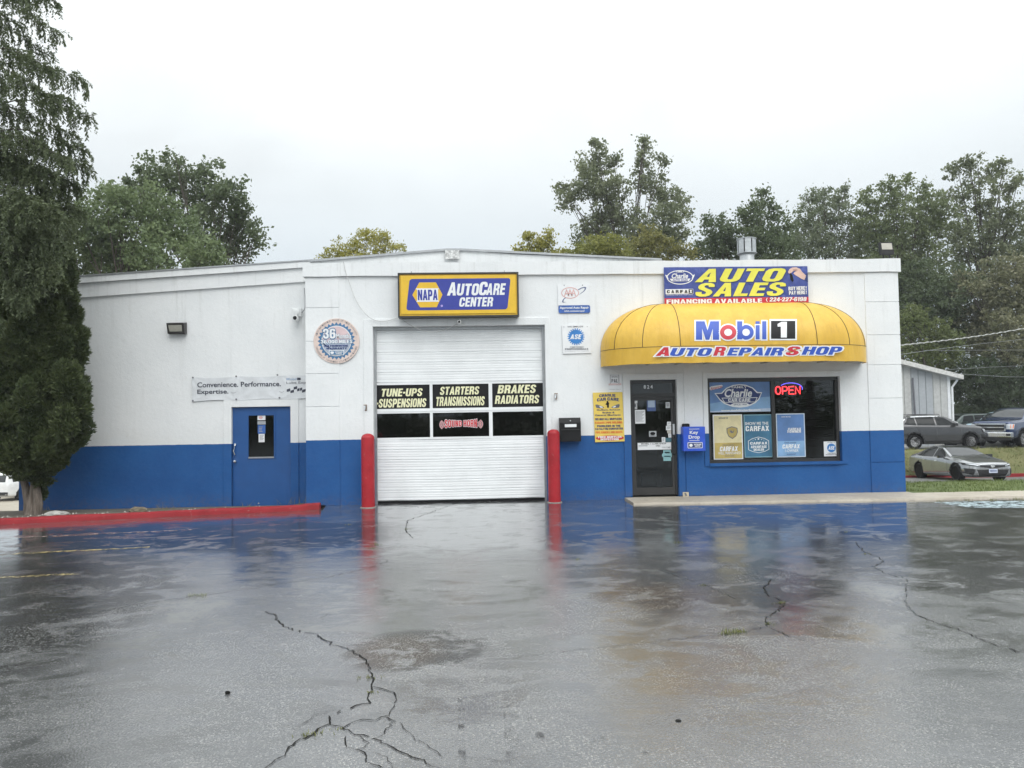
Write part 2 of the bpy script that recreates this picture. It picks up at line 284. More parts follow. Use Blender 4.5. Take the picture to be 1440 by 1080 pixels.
# ------------------------------------------------------------------ heavy block letters, drawn as outlines with holes
_O = [(0, 2.2), (.8, .7), (2.5, 0), (5.6, 0), (7.3, .7), (8.1, 2.2), (8.1, 7.8), (7.3, 9.3), (5.6, 10), (2.5, 10), (.8, 9.3), (0, 7.8)]; _OH = [(3, 2.6), (3.5, 1.9), (4.6, 1.9), (5.1, 2.6), (5.1, 7.4), (4.6, 8.1), (3.5, 8.1), (3, 7.4)]
def _el(cx, cy, rx, ry, n=28, a0=0, a1=360): return [(cx+rx*math.cos(math.radians(a0+(a1-a0)*i/n)), cy+ry*math.sin(math.radians(a0+(a1-a0)*i/n))) for i in range(n+(a1-a0 != 360))]
HV = {
'A': [[(0, 0), (2.9, 10), (5.7, 10), (8.6, 0), (5.6, 0), (5.2, 2), (3.4, 2), (3, 0)], [(3.8, 3.9), (4.8, 3.9), (4.3, 7)]],
'B': [[(0, 0), (0, 10), (5.5, 10), (7.4, 9.1), (7.9, 7.6), (7.5, 6), (6.6, 5.2), (7.6, 4.4), (8.1, 2.9), (7.6, 1), (5.8, 0)], [(3, 6.1), (4.4, 6.1), (4.9, 6.6), (4.9, 7.7), (4.4, 8.2), (3, 8.2)], [(3, 1.8), (4.5, 1.8), (5, 2.4), (5, 3.6), (4.5, 4.2), (3, 4.2)]],
'C': [[(8, 6.2), (5.1, 6.2), (5.1, 7.4), (4.6, 8.1), (3.5, 8.1), (3, 7.4), (3, 2.6), (3.5, 1.9), (4.6, 1.9), (5.1, 2.6), (5.1, 3.9), (8, 3.9), (8, 2.2), (7.2, .7), (5.6, 0), (2.5, 0), (.8, .7), (0, 2.2), (0, 7.8), (.8, 9.3), (2.5, 10), (5.6, 10), (7.2, 9.3), (8, 7.8)]],
'D': [[(0, 0), (0, 10), (5, 10), (7.2, 9.2), (8, 7.5), (8, 2.5), (7.2, .8), (5, 0)], [(3, 1.9), (4.4, 1.9), (5, 2.6), (5, 7.4), (4.4, 8.1), (3, 8.1)]],
'E': [[(0, 0), (0, 10), (6.6, 10), (6.6, 8), (3, 8), (3, 6.1), (6.2, 6.1), (6.2, 4.2), (3, 4.2), (3, 2), (6.8, 2), (6.8, 0)]],
'F': [[(0, 0), (0, 10), (6.6, 10), (6.6, 8), (3, 8), (3, 6.1), (6.2, 6.1), (6.2, 4.2), (3, 4.2), (3, 0)]],
'G': [[(8, 6.4), (5.1, 6.4), (5.1, 7.4), (4.6, 8.1), (3.5, 8.1), (3, 7.4), (3, 2.6), (3.5, 1.9), (4.5, 1.9), (5.1, 2.5), (5.1, 3.5), (4.2, 3.5), (4.2, 5.3), (8, 5.3), (8, 0), (6.2, 0), (5.8, .7), (4.8, 0), (2.5, 0), (.8, .7), (0, 2.2), (0, 7.8), (.8, 9.3), (2.5, 10), (5.6, 10), (7.2, 9.3), (8, 7.8)]],
'H': [[(0, 0), (0, 10), (3, 10), (3, 6.2), (5, 6.2), (5, 10), (8, 10), (8, 0), (5, 0), (5, 4.2), (3, 4.2), (3, 0)]],
'I': [[(0, 0), (0, 10), (3, 10), (3, 0)]],
'K': [[(0, 0), (0, 10), (3, 10), (3, 6.3), (4.8, 10), (8, 10), (5.6, 5.4), (8.2, 0), (5, 0), (3.5, 3.7), (3, 3)  , (3, 0)]],
'L': [[(0, 0), (0, 10), (3, 10), (3, 2), (6.4, 2), (6.4, 0)]],
'M': [[(0, 0), (0, 10), (3.9, 10), (5.2, 5), (6.5, 10), (10.4, 10), (10.4, 0), (7.6, 0), (7.6, 6), (6, 0), (4.4, 0), (2.8, 6), (2.8, 0)]],
'N': [[(0, 0), (0, 10), (2.9, 10), (5.2, 5), (5.2, 10), (8, 10), (8, 0), (5.2, 0), (2.8, 5), (2.8, 0)]],
'O': [_O, _OH], '0': [_O, _OH],
'P': [[(0, 0), (0, 10), (5.3, 10), (7.2, 9.2), (7.9, 7.8), (7.9, 5.6), (7.2, 4.3), (5.3, 3.6), (3, 3.6), (3, 0)], [(3, 5.4), (4.4, 5.4), (4.9, 5.9), (4.9, 7.6), (4.4, 8.2), (3, 8.2)]],
'R': [[(0, 0), (0, 10), (5.5, 10), (7.3, 9.3), (8, 7.9), (8, 6.2), (7.5, 5.2), (6.8, 4.8), (7.6, 4.2), (8, 3), (8.2, 0), (5.2, 0), (5, 3), (4.5, 3.9), (3, 3.9), (3, 0)], [(3, 5.7), (4.4, 5.7), (4.9, 6.2), (4.9, 7.7), (4.4, 8.2), (3, 8.2)]],
'S': [[(7.6, 7), (4.9, 7), (4.9, 7.6), (4.4, 8.3), (3.4, 8.3), (2.9, 7.7), (3.1, 6.9), (4.6, 5.9), (6.6, 4.8), (7.6, 3.6), (7.8, 2.4), (7, .8), (5.4, 0), (2.6, 0), (.8, .8), (0, 2.4), (0, 3.4), (2.8, 3.4), (2.8, 2.5), (3.3, 1.8), (4.4, 1.8), (4.9, 2.4), (4.7, 3.3), (3.4, 4.2), (1.2, 5.3), (.2, 6.4), (0, 7.8), (.8, 9.2), (2.4, 10), (5.2, 10), (6.9, 9.2), (7.6, 7.8)]],
'T': [[(2.2, 0), (2.2, 8), (0, 8), (0, 10), (7.4, 10), (7.4, 8), (5.2, 8), (5.2, 0)]],
'U': [[(0, 10), (3, 10), (3, 2.6), (3.5, 1.9), (4.6, 1.9), (5.1, 2.6), (5.1, 10), (8.1, 10), (8.1, 2.2), (7.3, .7), (5.6, 0), (2.5, 0), (.8, .7), (0, 2.2)]],
'V': [[(0, 10), (3, 10), (4.2, 3.5), (5.4, 10), (8.4, 10), (5.8, 0), (2.6, 0)]],
'W': [[(0, 10), (2.8, 10), (3.6, 4.5), (4.8, 10), (7.2, 10), (8.4, 4.5), (9.2, 10), (12, 10), (10, 0), (7.2, 0), (6, 5.2), (4.8, 0), (2, 0)]],
'X': [[(0, 0), (2.7, 5.1), (.2, 10), (3.3, 10), (4.3, 7.6), (5.3, 10), (8.4, 10), (5.9, 5.1), (8.6, 0), (5.4, 0), (4.3, 2.6), (3.2, 0)]],
'Y': [[(0, 10), (3.1, 10), (4.2, 6.8), (5.3, 10), (8.4, 10), (5.7, 4.4), (5.7, 0), (2.7, 0), (2.7, 4.4)]],
'-': [[(0, 3.6), (0, 5.8), (3.4, 5.8), (3.4, 3.6)]], ',': [[(0, -1.6), (.8, 0), (0, 0), (0, 2.4), (2.6, 2.4), (2.6, 0), (1.4, -1.6)]],
'1': [[(1.6, 0), (1.6, 7), (0, 7), (0, 8.6), (2, 10), (4.6, 10), (4.6, 0)]],
'2': [[(0, 0), (0, 1.8), (4.2, 5.6), (4.9, 6.8), (4.9, 7.7), (4.4, 8.3), (3.4, 8.3), (2.9, 7.6), (2.9, 6.6), (0, 6.6), (0, 7.8), (.8, 9.2), (2.4, 10), (5.4, 10), (7.1, 9.2), (7.9, 7.6), (7.7, 6), (6.8, 4.6), (4, 2), (7.9, 2), (7.9, 0)]],
'3': [[(0, 6.8), (0, 7.8), (.8, 9.3), (2.5, 10), (5.4, 10), (7.1, 9.2), (7.8, 7.7), (7.5, 6), (6.6, 5.2), (7.6, 4.4), (8, 2.6), (7.2, .8), (5.5, 0), (2.5, 0), (.8, .7), (0, 2.2), (0, 3.4), (2.9, 3.4), (2.9, 2.5), (3.4, 1.8), (4.5, 1.8), (5, 2.5), (5, 3.7), (4.4, 4.3), (3.2, 4.3), (3.2, 6), (4.3, 6), (4.9, 6.6), (4.9, 7.6), (4.4, 8.3), (3.4, 8.3), (2.9, 7.7), (2.9, 6.8)]],
'4': [[(4.4, 0), (4.4, 2), (0, 2), (0, 3.8), (3.6, 10), (7.2, 10), (7.2, 3.9), (8.2, 3.9), (8.2, 2), (7.2, 2), (7.2, 0)], [(2.5, 3.9), (4.4, 3.9), (4.4, 7.4)]],
'6': [[(0, 2.2), (.8, .7), (2.5, 0), (5.6, 0), (7.3, .7), (8, 2.2), (8, 4.6), (7.2, 6), (5.6, 6.4), (4, 6.2), (3, 5.7), (3, 7.5), (3.5, 8.2), (4.5, 8.2), (5.1, 7.2), (7.9, 7.2), (7.9, 7.9), (7.2, 9.3), (5.6, 10), (2.5, 10), (.8, 9.3), (0, 7.8)], [(3, 2.5), (3.5, 1.8), (4.5, 1.8), (5, 2.5), (5, 3.9), (4.5, 4.6), (3.5, 4.6), (3, 3.9)]],
'7': [[(1, 0), (4.4, 8), (0, 8), (0, 10), (7.6, 10), (7.6, 8.2), (4.2, 0)]],
'8': [[(0, 2.2), (.8, .7), (2.5, 0), (5.6, 0), (7.3, .7), (8.1, 2.2), (8.1, 3.9), (7.2, 5.2), (7.9, 6.3), (7.9, 7.9), (7.1, 9.3), (5.6, 10), (2.5, 10), (1, 9.3), (.2, 7.9), (.2, 6.3), (.9, 5.2), (0, 3.9)], [(3, 2.4), (3.5, 1.8), (4.6, 1.8), (5.1, 2.4), (5.1, 3.6), (4.6, 4.2), (3.5, 4.2), (3, 3.6)], [(3.1, 6.5), (3.5, 6), (4.6, 6), (5, 6.5), (5, 7.7), (4.6, 8.2), (3.5, 8.2), (3.1, 7.7)]],
'o': [_el(4.3, 3.9, 4.3, 4.1), _el(4.3, 3.9, 2.1, 2.0)], 'i': [[(0, 0), (0, 7.6), (2.7, 7.6), (2.7, 0)]], 'l': [[(0, 0), (0, 10), (2.7, 10), (2.7, 0)]],
'b': [[(0, 0), (0, 10), (2.7, 10), (2.7, 7.1)]+_el(4.6, 3.9, 4.1, 4.1, 24, 110, -110)[1:-1]+[(2.7, .6), (2.7, 0)], _el(4.7, 3.9, 2.0, 2.0)],
}
HV['9'] = [[(8.1-a, 10-b) for a, b in L] for L in HV['6']]; HV['5'] = [[(0, 10), (7.2, 10), (7.2, 8), (2.8, 8), (2.8, 6.2), (5.4, 6.2), (7.2, 5.4), (7.9, 3.9), (7.9, 2.2), (7.1, .7), (5.4, 0), (2.5, 0), (.8, .7), (0, 2.2), (0, 3.2), (2.9, 3.2), (2.9, 2.4), (3.4, 1.8), (4.4, 1.8), (5, 2.4), (5, 3.8), (4.4, 4.4), (3.4, 4.4), (2.8, 4), (0, 4)]]
from mathutils.geometry import tessellate_polygon
def _grow(P_, d):
    a = sum(P_[i][0]*P_[(i+1) % len(P_)][1]-P_[(i+1) % len(P_)][0]*P_[i][1] for i in range(len(P_))); Q = P_ if a > 0 else P_[::-1]; out = []
    for i in range(len(Q)):
        p, q, r = Q[i-1], Q[i], Q[(i+1) % len(Q)]; e = Vector((q[0]-p[0], q[1]-p[1])).normalized(); f = Vector((r[0]-q[0], r[1]-q[1])).normalized()
        n1, n2 = Vector((e.y, -e.x)), Vector((f.y, -f.x)); m_ = n1+n2; k = m_.length_squared
        m_ = m_*(2/k) if k > .05 else n1
        if m_.length > 1.9: m_ = m_.normalized()*1.9
        out.append((q[0]+m_.x*d, q[1]+m_.y*d))
    return out
def heavy(s, shear=0.0, space=1.0, grow=0.0):
    """returns verts (N,2), faces, glyph index per face; grow>0 gives the solid backing outline"""
    x = 0.0; V = []; F = []; G = []
    for gi, c in enumerate(s):
        if c == ' ': x += 3.2; continue
        g = HV[c]; w_ = max(p[0] for p in g[0]); L = [_grow(g[0], grow)] if grow else g
        pts = [p for l in L for p in l]; b = len(V)
        for t in tessellate_polygon([[Vector((p[0], p[1], 0)) for p in l] for l in L]): F.append(tuple(b+i for i in t)); G.append(gi)
        V += [(x+p[0]+shear*p[1], p[1]) for p in pts]; x += w_+.9*space
    return np.array(V), F, G
class MB:
    def __init__(s): s.v = []; s.f = []; s.m = []; s.mats = []
    def mi(s, mat):
        if mat not in s.mats: s.mats.append(mat)
        return s.mats.index(mat)
    def add(s, vs, fs, mat):
        b = len(s.v); s.v += [tuple(map(float, p)) for p in vs]; i = s.mi(mat)
        for f in fs: s.f.append(tuple(b+k for k in f)); s.m.append(i)
        return s
    def poly(s, pts, mat): return s.add(pts, [tuple(range(len(pts)))], mat)
    def box(s, x0, x1, y0, y1, z0, z1, mat):
        v = [(x, y, z) for x in (x0, x1) for y in (y0, y1) for z in (z0, z1)]
        return s.add(v, [(0, 1, 3, 2), (4, 6, 7, 5), (0, 4, 5, 1), (2, 3, 7, 6), (0, 2, 6, 4), (1, 5, 7, 3)], mat)
    def prism(s, pts, y0, y1, mat):
        """polygon in x,z extruded from y0 (front) to y1"""
        n = len(pts); v = [(p[0], y0, p[1]) for p in pts] + [(p[0], y1, p[1]) for p in pts]
        return s.add(v, [tuple(range(n)), tuple(range(2*n-1, n-1, -1))] + [(i, (i+1) % n, n+(i+1) % n, n+i)[::-1] for i in range(n)], mat)
    def flat(s, pts, y, mat): return s.poly([(p[0], y, p[1]) for p in pts], mat)
    def tube(s, pts, r, mat, n=8, caps=True):
        pts = [Vector(p) for p in pts]; rs = r if isinstance(r, (list, tuple)) else [r]*len(pts)
        v = []; up = None
        for i, p in enumerate(pts):
            d = (pts[min(i+1, len(pts)-1)] - pts[max(i-1, 0)]).normalized()
            a = d.orthogonal().normalized() if up is None else (up - d*up.dot(d)).normalized()
            up = a; b = d.cross(a)
            v += [tuple(p + (a*math.cos(t) + b*math.sin(t))*rs[i]) for t in [2*math.pi*k/n for k in range(n)]]
        f = [(i*n+k, i*n+(k+1) % n, (i+1)*n+(k+1) % n, (i+1)*n+k) for i in range(len(pts)-1) for k in range(n)]
        if caps: f += [tuple(range(n-1, -1, -1)), tuple(range((len(pts)-1)*n, len(pts)*n))]
        return s.add(v, f, mat)
    def lathe(s, c, prof, mat, n=24, axis='z'):
        v = []
        for r, z in prof:
            for k in range(n):
                t = 2*math.pi*k/n; p = (r*math.cos(t), r*math.sin(t), z)
                if axis == 'y': p = (p[0], p[2], p[1])
                v.append((c[0]+p[0], c[1]+p[1], c[2]+p[2]))
        m = len(prof)
        f = [(i*n+k, i*n+(k+1) % n, (i+1)*n+(k+1) % n, (i+1)*n+k) for i in range(m-1) for k in range(n)]
        return s.add(v, f + [tuple(range(n-1, -1, -1)), tuple(range((m-1)*n, m*n))], mat)
    def text(s, t, W, box, Y, mat, bold=0.0, shear=0.0, outline=None, warp=None, space=1.0, rect=None):
        """text fitted into the box (x0,y0,x1,y1, in W's own drawing units), W maps to world x,z"""
        hv = bold >= .03 and all(c == ' ' or c in HV for c in t)
        if hv: v, f, g = heavy(t, shear, space)
        else: bold = min(bold, .028); v, f = text_mesh(t, bold, shear, space); g = [0]*len(f)
        lo, hi = v.min(0), v.max(0)
        def put(v, f, g, Y, mat, dy=0.0):
            q = (v-lo)/(hi-lo); X = box[0]+q[:, 0]*(box[2]-box[0]); Z = box[3]-q[:, 1]*(box[3]-box[1])
            gl = {}
            for fc, gi in zip(f, g):
                for k in fc: gl[k] = gi
            out = []
            for k, (a, b) in enumerate(zip(X, Z)):
                if warp: a, b = warp(a, b)
                p = W(a, b); e = dy+.0006*(gl.get(k, 0) % 2)*(dy > 0); out.append((p[0], Y+e, p[1]) if len(p) == 2 else (p[0], p[1]+e, p[2]))
            s.add(out, f, mat)
        if outline:
            if hv: vo, fo, go = heavy(t, shear, space, outline[0]*12)
            else: vo, fo = text_mesh(t, bold+outline[0]*.5, shear, space); go = [0]*len(fo)
            put(vo, fo, go, Y, outline[1], .002)
        put(v, f, g, Y, mat); return s
    def build(s, name, parent=None, smooth=False, bevel=0.0, local=False, loc=None, angle=35):
        me = bpy.data.meshes.new(name); v = np.array(s.v)
        root = parent
        while root is not None and root.parent is not None: root = root.parent
        if root is not None and not local: v = v - np.array(root.location)
        o = bpy.data.objects.new(name, me); COL.objects.link(o)
        if parent is None and loc is not None: v = v - np.array(loc); o.location = loc
        me.from_pydata(v.tolist(), [], s.f)
        for m in s.mats: me.materials.append(m)
        me.polygons.foreach_set('material_index', s.m)
        if bevel or smooth:
            bm = bmesh.new(); bm.from_mesh(me)
            if bevel:
                bmesh.ops.remove_doubles(bm, verts=bm.verts, dist=1e-5)
                es = [e for e in bm.edges if len(e.link_faces) == 2 and e.calc_face_angle(0) > 0.5]
                bmesh.ops.bevel(bm, geom=es, offset=bevel, segments=2, profile=0.6, affect='EDGES', clamp_overlap=True)
            if smooth:
                for f in bm.faces: f.smooth = True
                for e in bm.edges: e.smooth = not (len(e.link_faces) == 2 and e.calc_face_angle(0) > math.radians(angle))
            bm.to_mesh(me); bm.free()
        if parent is not None: o.parent = parent
        return o
def tag(o, label=None, cat=None, group=None, kind=None):
    for k, v in (('label', label), ('category', cat), ('group', group), ('kind', kind)):
        if v: o[k] = v
    return o
def thing(name, label, cat, loc=(0, 0, 0), group=None, rz=0.0):
    o = bpy.data.objects.new(name, None); COL.objects.link(o); o.location = loc; o.rotation_euler = (0, 0, rz)
    o.empty_display_size = 0.2
    return tag(o, label, cat, group)
def arr(name, V, F, mat, parent=None, smooth=False):
    """fast mesh from numpy arrays (N,3) and quads (M,4)"""
    me = bpy.data.meshes.new(name)
    root = parent
    while root is not None and root.parent is not None: root = root.parent
    if root is not None: V = V - np.array(root.location)
    me.vertices.add(len(V)); me.vertices.foreach_set('co', V.astype(np.float32).ravel())
    k = F.shape[1]; me.loops.add(F.size); me.loops.foreach_set('vertex_index', F.astype(np.int32).ravel())
    me.polygons.add(len(F)); me.polygons.foreach_set('loop_start', np.arange(0, F.size, k, dtype=np.int32))
    me.update(calc_edges=True); me.validate()
    me.materials.append(mat)
    if smooth: me.polygons.foreach_set('use_smooth', np.ones(len(F), dtype=bool))
    o = bpy.data.objects.new(name, me); COL.objects.link(o)
    if parent is not None: o.parent = parent
    return o
class Sgn:
    """drawing frame for a flat sign: W maps a point measured in a magnified view of the sign to world x,z"""
    def __init__(s, px, Y, zoom=(0, 0, 1)):
        s.px = px; s.Y = Y; s.z = zoom; s.X0, s.X1, s.Z0, s.Z1 = rc(*px, Y)
    def __call__(s, a, b):
        u = s.z[0]+a/s.z[2]; v = s.z[1]+b/s.z[2]; x0, y0, x1, y1 = s.px
        return (s.X0+(u-x0)/(x1-x0)*(s.X1-s.X0), s.Z1-(v-y0)/(y1-y0)*(s.Z1-s.Z0))
    def pts(s, L): return [s(*p) for p in L]
    def base(s): return ((s.X0+s.X1)/2, s.Y, s.Z0)
def ell(cx, cy, rx, ry, a0=0, a1=360, n=40):
    return [(cx+rx*math.cos(math.radians(a0+(a1-a0)*i/n)), cy+ry*math.sin(math.radians(a0+(a1-a0)*i/n))) for i in range(n+(0 if a1-a0 == 360 else 1))]
def ring(cx, cy, rx, ry, w, a0=0, a1=360, n=40):
    a = [(cx+rx*math.cos(math.radians(a0+(a1-a0)*i/n)), cy+ry*math.sin(math.radians(a0+(a1-a0)*i/n))) for i in range(n+1)]
    b = [(cx+(rx-w)*math.cos(math.radians(a0+(a1-a0)*i/n)), cy+(ry-w)*math.sin(math.radians(a0+(a1-a0)*i/n))) for i in range(n+1)]
    return [[a[i], a[i+1], b[i+1], b[i]] for i in range(n)]
def gear(cx, cy, r0, r1, n, sq=False):
    out = []
    for i in range(n):
        t = 2*math.pi*i/n; d = 2*math.pi/n
        if sq: out += [(cx+r*math.cos(t+d*k), cy+r*math.sin(t+d*k)) for r, k in ((r0, 0), (r0, .4), (r1, .5), (r1, .9))]
        else: out += [(cx+r0*math.cos(t), cy+r0*math.sin(t)), (cx+r1*math.cos(t+d/2), cy+r1*math.sin(t+d/2))]
    return out
def rrect(x0, y0, x1, y1, r, n=5):
    o = []
    for cx, cy, a in ((x1-r, y0+r, -90), (x1-r, y1-r, 0), (x0+r, y1-r, 90), (x0+r, y0+r, 180)):
        o += [(cx+r*math.cos(math.radians(a+90*i/n)), cy+r*math.sin(math.radians(a+90*i/n))) for i in range(n+1)]
    return o
exec_parts = []
#@@SETTING
# ================================================================== SETTING
def sstep(a, b, x): t = np.clip((x-a)/(b-a), 0, 1); return t*t*(3-2*t)
def H(x, y):
    x = np.asarray(x, float); y = np.asarray(y, float)
    hr = np.interp(y, [-60, 1.9, 3.2, 6, 17.5, 18.7, 26, 90, 400], [0, 0, -0.25, -0.9, -1.52, -0.2, -0.42, -0.6, -1.0])
    hl = np.interp(y, [-60, 0.6, 6, 18, 26, 90, 400], [-0.02, -0.06, -0.85, -2.30, -2.95, -4.0, -4.5])
    k = sstep(-9.2, 4.0, x); bump = 0.05*np.sin(x*0.7+1)*np.sin(y*0.5)*sstep(3, 8, y)
    return hl*(1-k) + hr*k + bump
def sheet(name, xs, ys, mat, off, kind='structure', clip=None):
    X, Y = np.meshgrid(xs, ys, indexing='ij'); Z = H(X, Y)+off
    V = np.stack([X.ravel(), Y.ravel(), Z.ravel()], 1); n = len(ys)
    i, j = np.meshgrid(np.arange(len(xs)-1), np.arange(len(ys)-1), indexing='ij'); i = i.ravel(); j = j.ravel()
    F = np.stack([i*n+j, (i+1)*n+j, (i+1)*n+j+1, i*n+j+1], 1)
    o = arr(name, V, F, mat, smooth=True); o['kind'] = kind; return o
GRASSG = ground_mat('turf_ground', ((0.075, 0.115, 0.028), (0.12, 0.16, 0.045), (0.17, 0.17, 0.06)), (1.1, 18))
BANKG = ground_mat('bank_grass', ((0.105, 0.125, 0.04), (0.17, 0.165, 0.07), (0.20, 0.17, 0.085)), (1.3, 14))
EARTH = ground_mat('woodland_floor', ((0.05, 0.06, 0.025), (0.08, 0.075, 0.04), (0.06, 0.05, 0.03)), (0.4, 5))
TAN = ground_mat('pale_gravel', ((0.34, 0.30, 0.235), (0.42, 0.38, 0.31), (0.28, 0.25, 0.2)), (0.8, 12))
MULCH = ground_mat('mulch', ((0.09, 0.075, 0.055), (0.16, 0.14, 0.11), (0.26, 0.23, 0.19)), (3, 40), 0.9, 0.8)
xs = np.concatenate([np.linspace(-900, -60, 12), np.linspace(-56, 60, 90), np.linspace(66, 900, 12)])
ys = np.concatenate([np.linspace(-700, -44, 8), np.linspace(-40, 0, 12), np.linspace(0.6, 30, 60), np.linspace(33, 90, 14), np.linspace(110, 1500, 14)])
sheet('ground', xs, ys, EARTH, -0.035)
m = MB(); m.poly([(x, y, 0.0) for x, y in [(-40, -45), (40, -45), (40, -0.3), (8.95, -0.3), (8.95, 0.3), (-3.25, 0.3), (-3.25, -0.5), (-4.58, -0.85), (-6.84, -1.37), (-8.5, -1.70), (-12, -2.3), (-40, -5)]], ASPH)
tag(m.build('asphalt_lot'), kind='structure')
sheet('lower_driveway', np.linspace(9.5, 46, 30), np.linspace(3.6, 17.35, 24), ground_mat('old_tarmac', ((0.13, 0.13, 0.13), (0.17, 0.17, 0.165), (0.1, 0.1, 0.1)), (0.5, 12), 0.45), 0.12)
sheet('upper_lot', np.linspace(8, 60, 30), np.linspace(18.85, 34, 18), ground_mat('upper_tarmac', ((0.14, 0.14, 0.14), (0.18, 0.18, 0.175), (0.1, 0.1, 0.1)), (0.5, 12), 0.5), 0.0)
sheet('grass_bank', np.linspace(8, 60, 60), np.linspace(17.42, 18.86, 10), BANKG, 0.012)
sheet('grass_strip', np.linspace(8.9, 40, 40), np.linspace(-0.28, 3.5, 16), GRASSG, 0.03)
sheet('gravel_yard', np.linspace(-50, -9.6, 28), np.linspace(1.4, 50, 36), TAN, 0.0)
# planting bed behind the red kerb
kp = [(-3.2, -0.62), (-3.9, -0.86), (-4.58, -0.965), (-6.84, -1.465), (-8.5, -1.82), (-12, -2.5), (-24, -4.6)]
m = MB()
back = [(-3.2, 0.3), (-3.9, 0.78), (-4.58, 0.78), (-6.84, 0.78), (-9.4, 0.78), (-12.5, 0.9), (-26, 1.2)]
for i in range(len(kp)-1):
    for a, b in ((0, .35), (.35, 1)):
        q = []
        for (k, s) in ((i, a), (i+1, a), (i+1, b), (i, b)):
            x = kp[k][0]+(back[k][0]-kp[k][0])*s; y = kp[k][1]+0.13+(back[k][1]-kp[k][1]-0.13)*s
            q.append((x, y, 0.07-0.135*s if i else 0.07-0.10*s))
        m.poly(q, MULCH)
tag(m.build('planting_bed', smooth=True), kind='structure')
m = MB()
prof = [(0.0, -0.05), (0.01, 0.07), (0.035, 0.096), (0.11, 0.106), (0.15, 0.09), (0.16, -0.05)]
N = 60; cum = np.cumsum([0]+[math.dist(kp[i], kp[i+1]) for i in range(len(kp)-1)])
vs = []
for i in range(N+1):
    s = cum[-1]*(i/N)**1.6; x = np.interp(s, cum, [p[0] for p in kp]); y = np.interp(s, cum, [p[1] for p in kp])
    k = 1.15 if s < 0.35 else 1.0
    for a, b in prof: vs.append((x+rng.normal(0, .004), y+a+rng.normal(0, .006), b*k+rng.normal(0, .005)))
n = len(prof)
m.add(vs, [(i*n+j, i*n+j+1, (i+1)*n+j+1, (i+1)*n+j) for i in range(N) for j in range(n-1)] + [tuple(range(n))], KERBR)
tag(m.build('kerb', smooth=True, angle=50), kind='structure')
# far red kerb by the lower driveway
m = MB(); m.box(9.5, 46, 17.28, 17.44, -1.62, -1.27, KERBR); tag(m.build('kerb'), kind='structure')
# concrete walk along the shop front
m = MB()
fr = [(2.93, -0.93), (5.6, -1.06), (8.2, -1.17), (10.6, -1.14), (22, -1.5)]
for i in range(len(fr)-1):
    (xa, ya), (xb, yb) = fr[i], fr[i+1]; zb = 0.035
    bk = (lambda x: 0.02 if x < 8.9 else -0.24)
    if i == 2: segs = [(xa, ya, 8.9, ya+(yb-ya)*.29), (8.9, ya+(yb-ya)*.29, xb, yb)]
    else: segs = [(xa, ya, xb, yb)]
    for sa, sya, sb, syb in segs:
        e = 0.02 if sb <= 8.91 else -0.24
        m.poly([(sa, sya+.02, zb), (sb, syb+.02, zb), (sb, e, zb), (sa, e, zb)], CONC)
        m.poly([(sa, sya, -.02), (sb, syb, -.02), (sb, syb+.02, zb), (sa, sya+.02, zb)], CONC)
m.poly([(2.93, -.93, -.02), (2.93, -.91, .035), (2.93, 0.02, .035), (2.93, 0.02, -.02)], CONC)
tag(m.build('pavement'), kind='structure')
# ---- painted markings and cracks lie on the asphalt
def strip(m, pts, w, z, mat, jit=0.0, taper=True):
    P3 = [Vector((*gnd(u, v, 0)[:2], 0)) for u, v in pts]
    Q = [P3[0]]
    for a, b in zip(P3, P3[1:]):
        k = max(1, int((b-a).length/0.035)) if jit else 1
        for i in range(1, k+1):
            p = a.lerp(b, i/k)
            if jit: p = p + Vector((random.gauss(0, jit), random.gauss(0, jit*1.5), 0))
            Q.append(p)
    vs = []
    for i, p in enumerate(Q):
        d = (Q[min(i+1, len(Q)-1)]-Q[max(0, i-1)]).normalized(); nrm = Vector((-d.y, d.x, 0))
        ww = w*(random.uniform(0.35, 1.3) if jit else 1)*(0.3 if taper and i in (0, len(Q)-1) else 1)
        vs += [(p+nrm*ww/2)[:2]+(z,), (p-nrm*ww/2)[:2]+(z,)]
    m.add(vs, [(2*i, 2*i+1, 2*i+3, 2*i+2) for i in range(len(Q)-1) if not jit or random.random() > .05], mat)
YLINE = worn_paint('yellow_line', (0.50, 0.40, 0.16), 0.40, 0.68)
m = MB()
for a, b in (((-60, 783), (210, 769.5)), ((-60, 815.5), (112, 807))): strip(m, [a, b], 0.09, 0.004, YLINE, taper=False)
strip(m, [(-60, 760), (270, 745)], 0.08, 0.004, worn_paint('faded_line', (0.5, 0.38, 0.33), 0.40, 0.7), taper=False)
tag(m.build('parking_lines'), kind='structure')
m = MB(); m.poly([(*gnd(u, v, 0)[:2], 0.004) for u, v in ((1312, 706.5), (1520, 703), (1560, 713), (1400, 714.5), (1362, 713.5))], worn_paint('pale_blue_paint', (0.52, 0.64, 0.68), 0.40, 0.58))
tag(m.build('accessible_bay_marking'), kind='structure')
CRK = P('crack_dirt', (0.018, 0.018, 0.017), 0.95, spec=0.1)
m = MB()
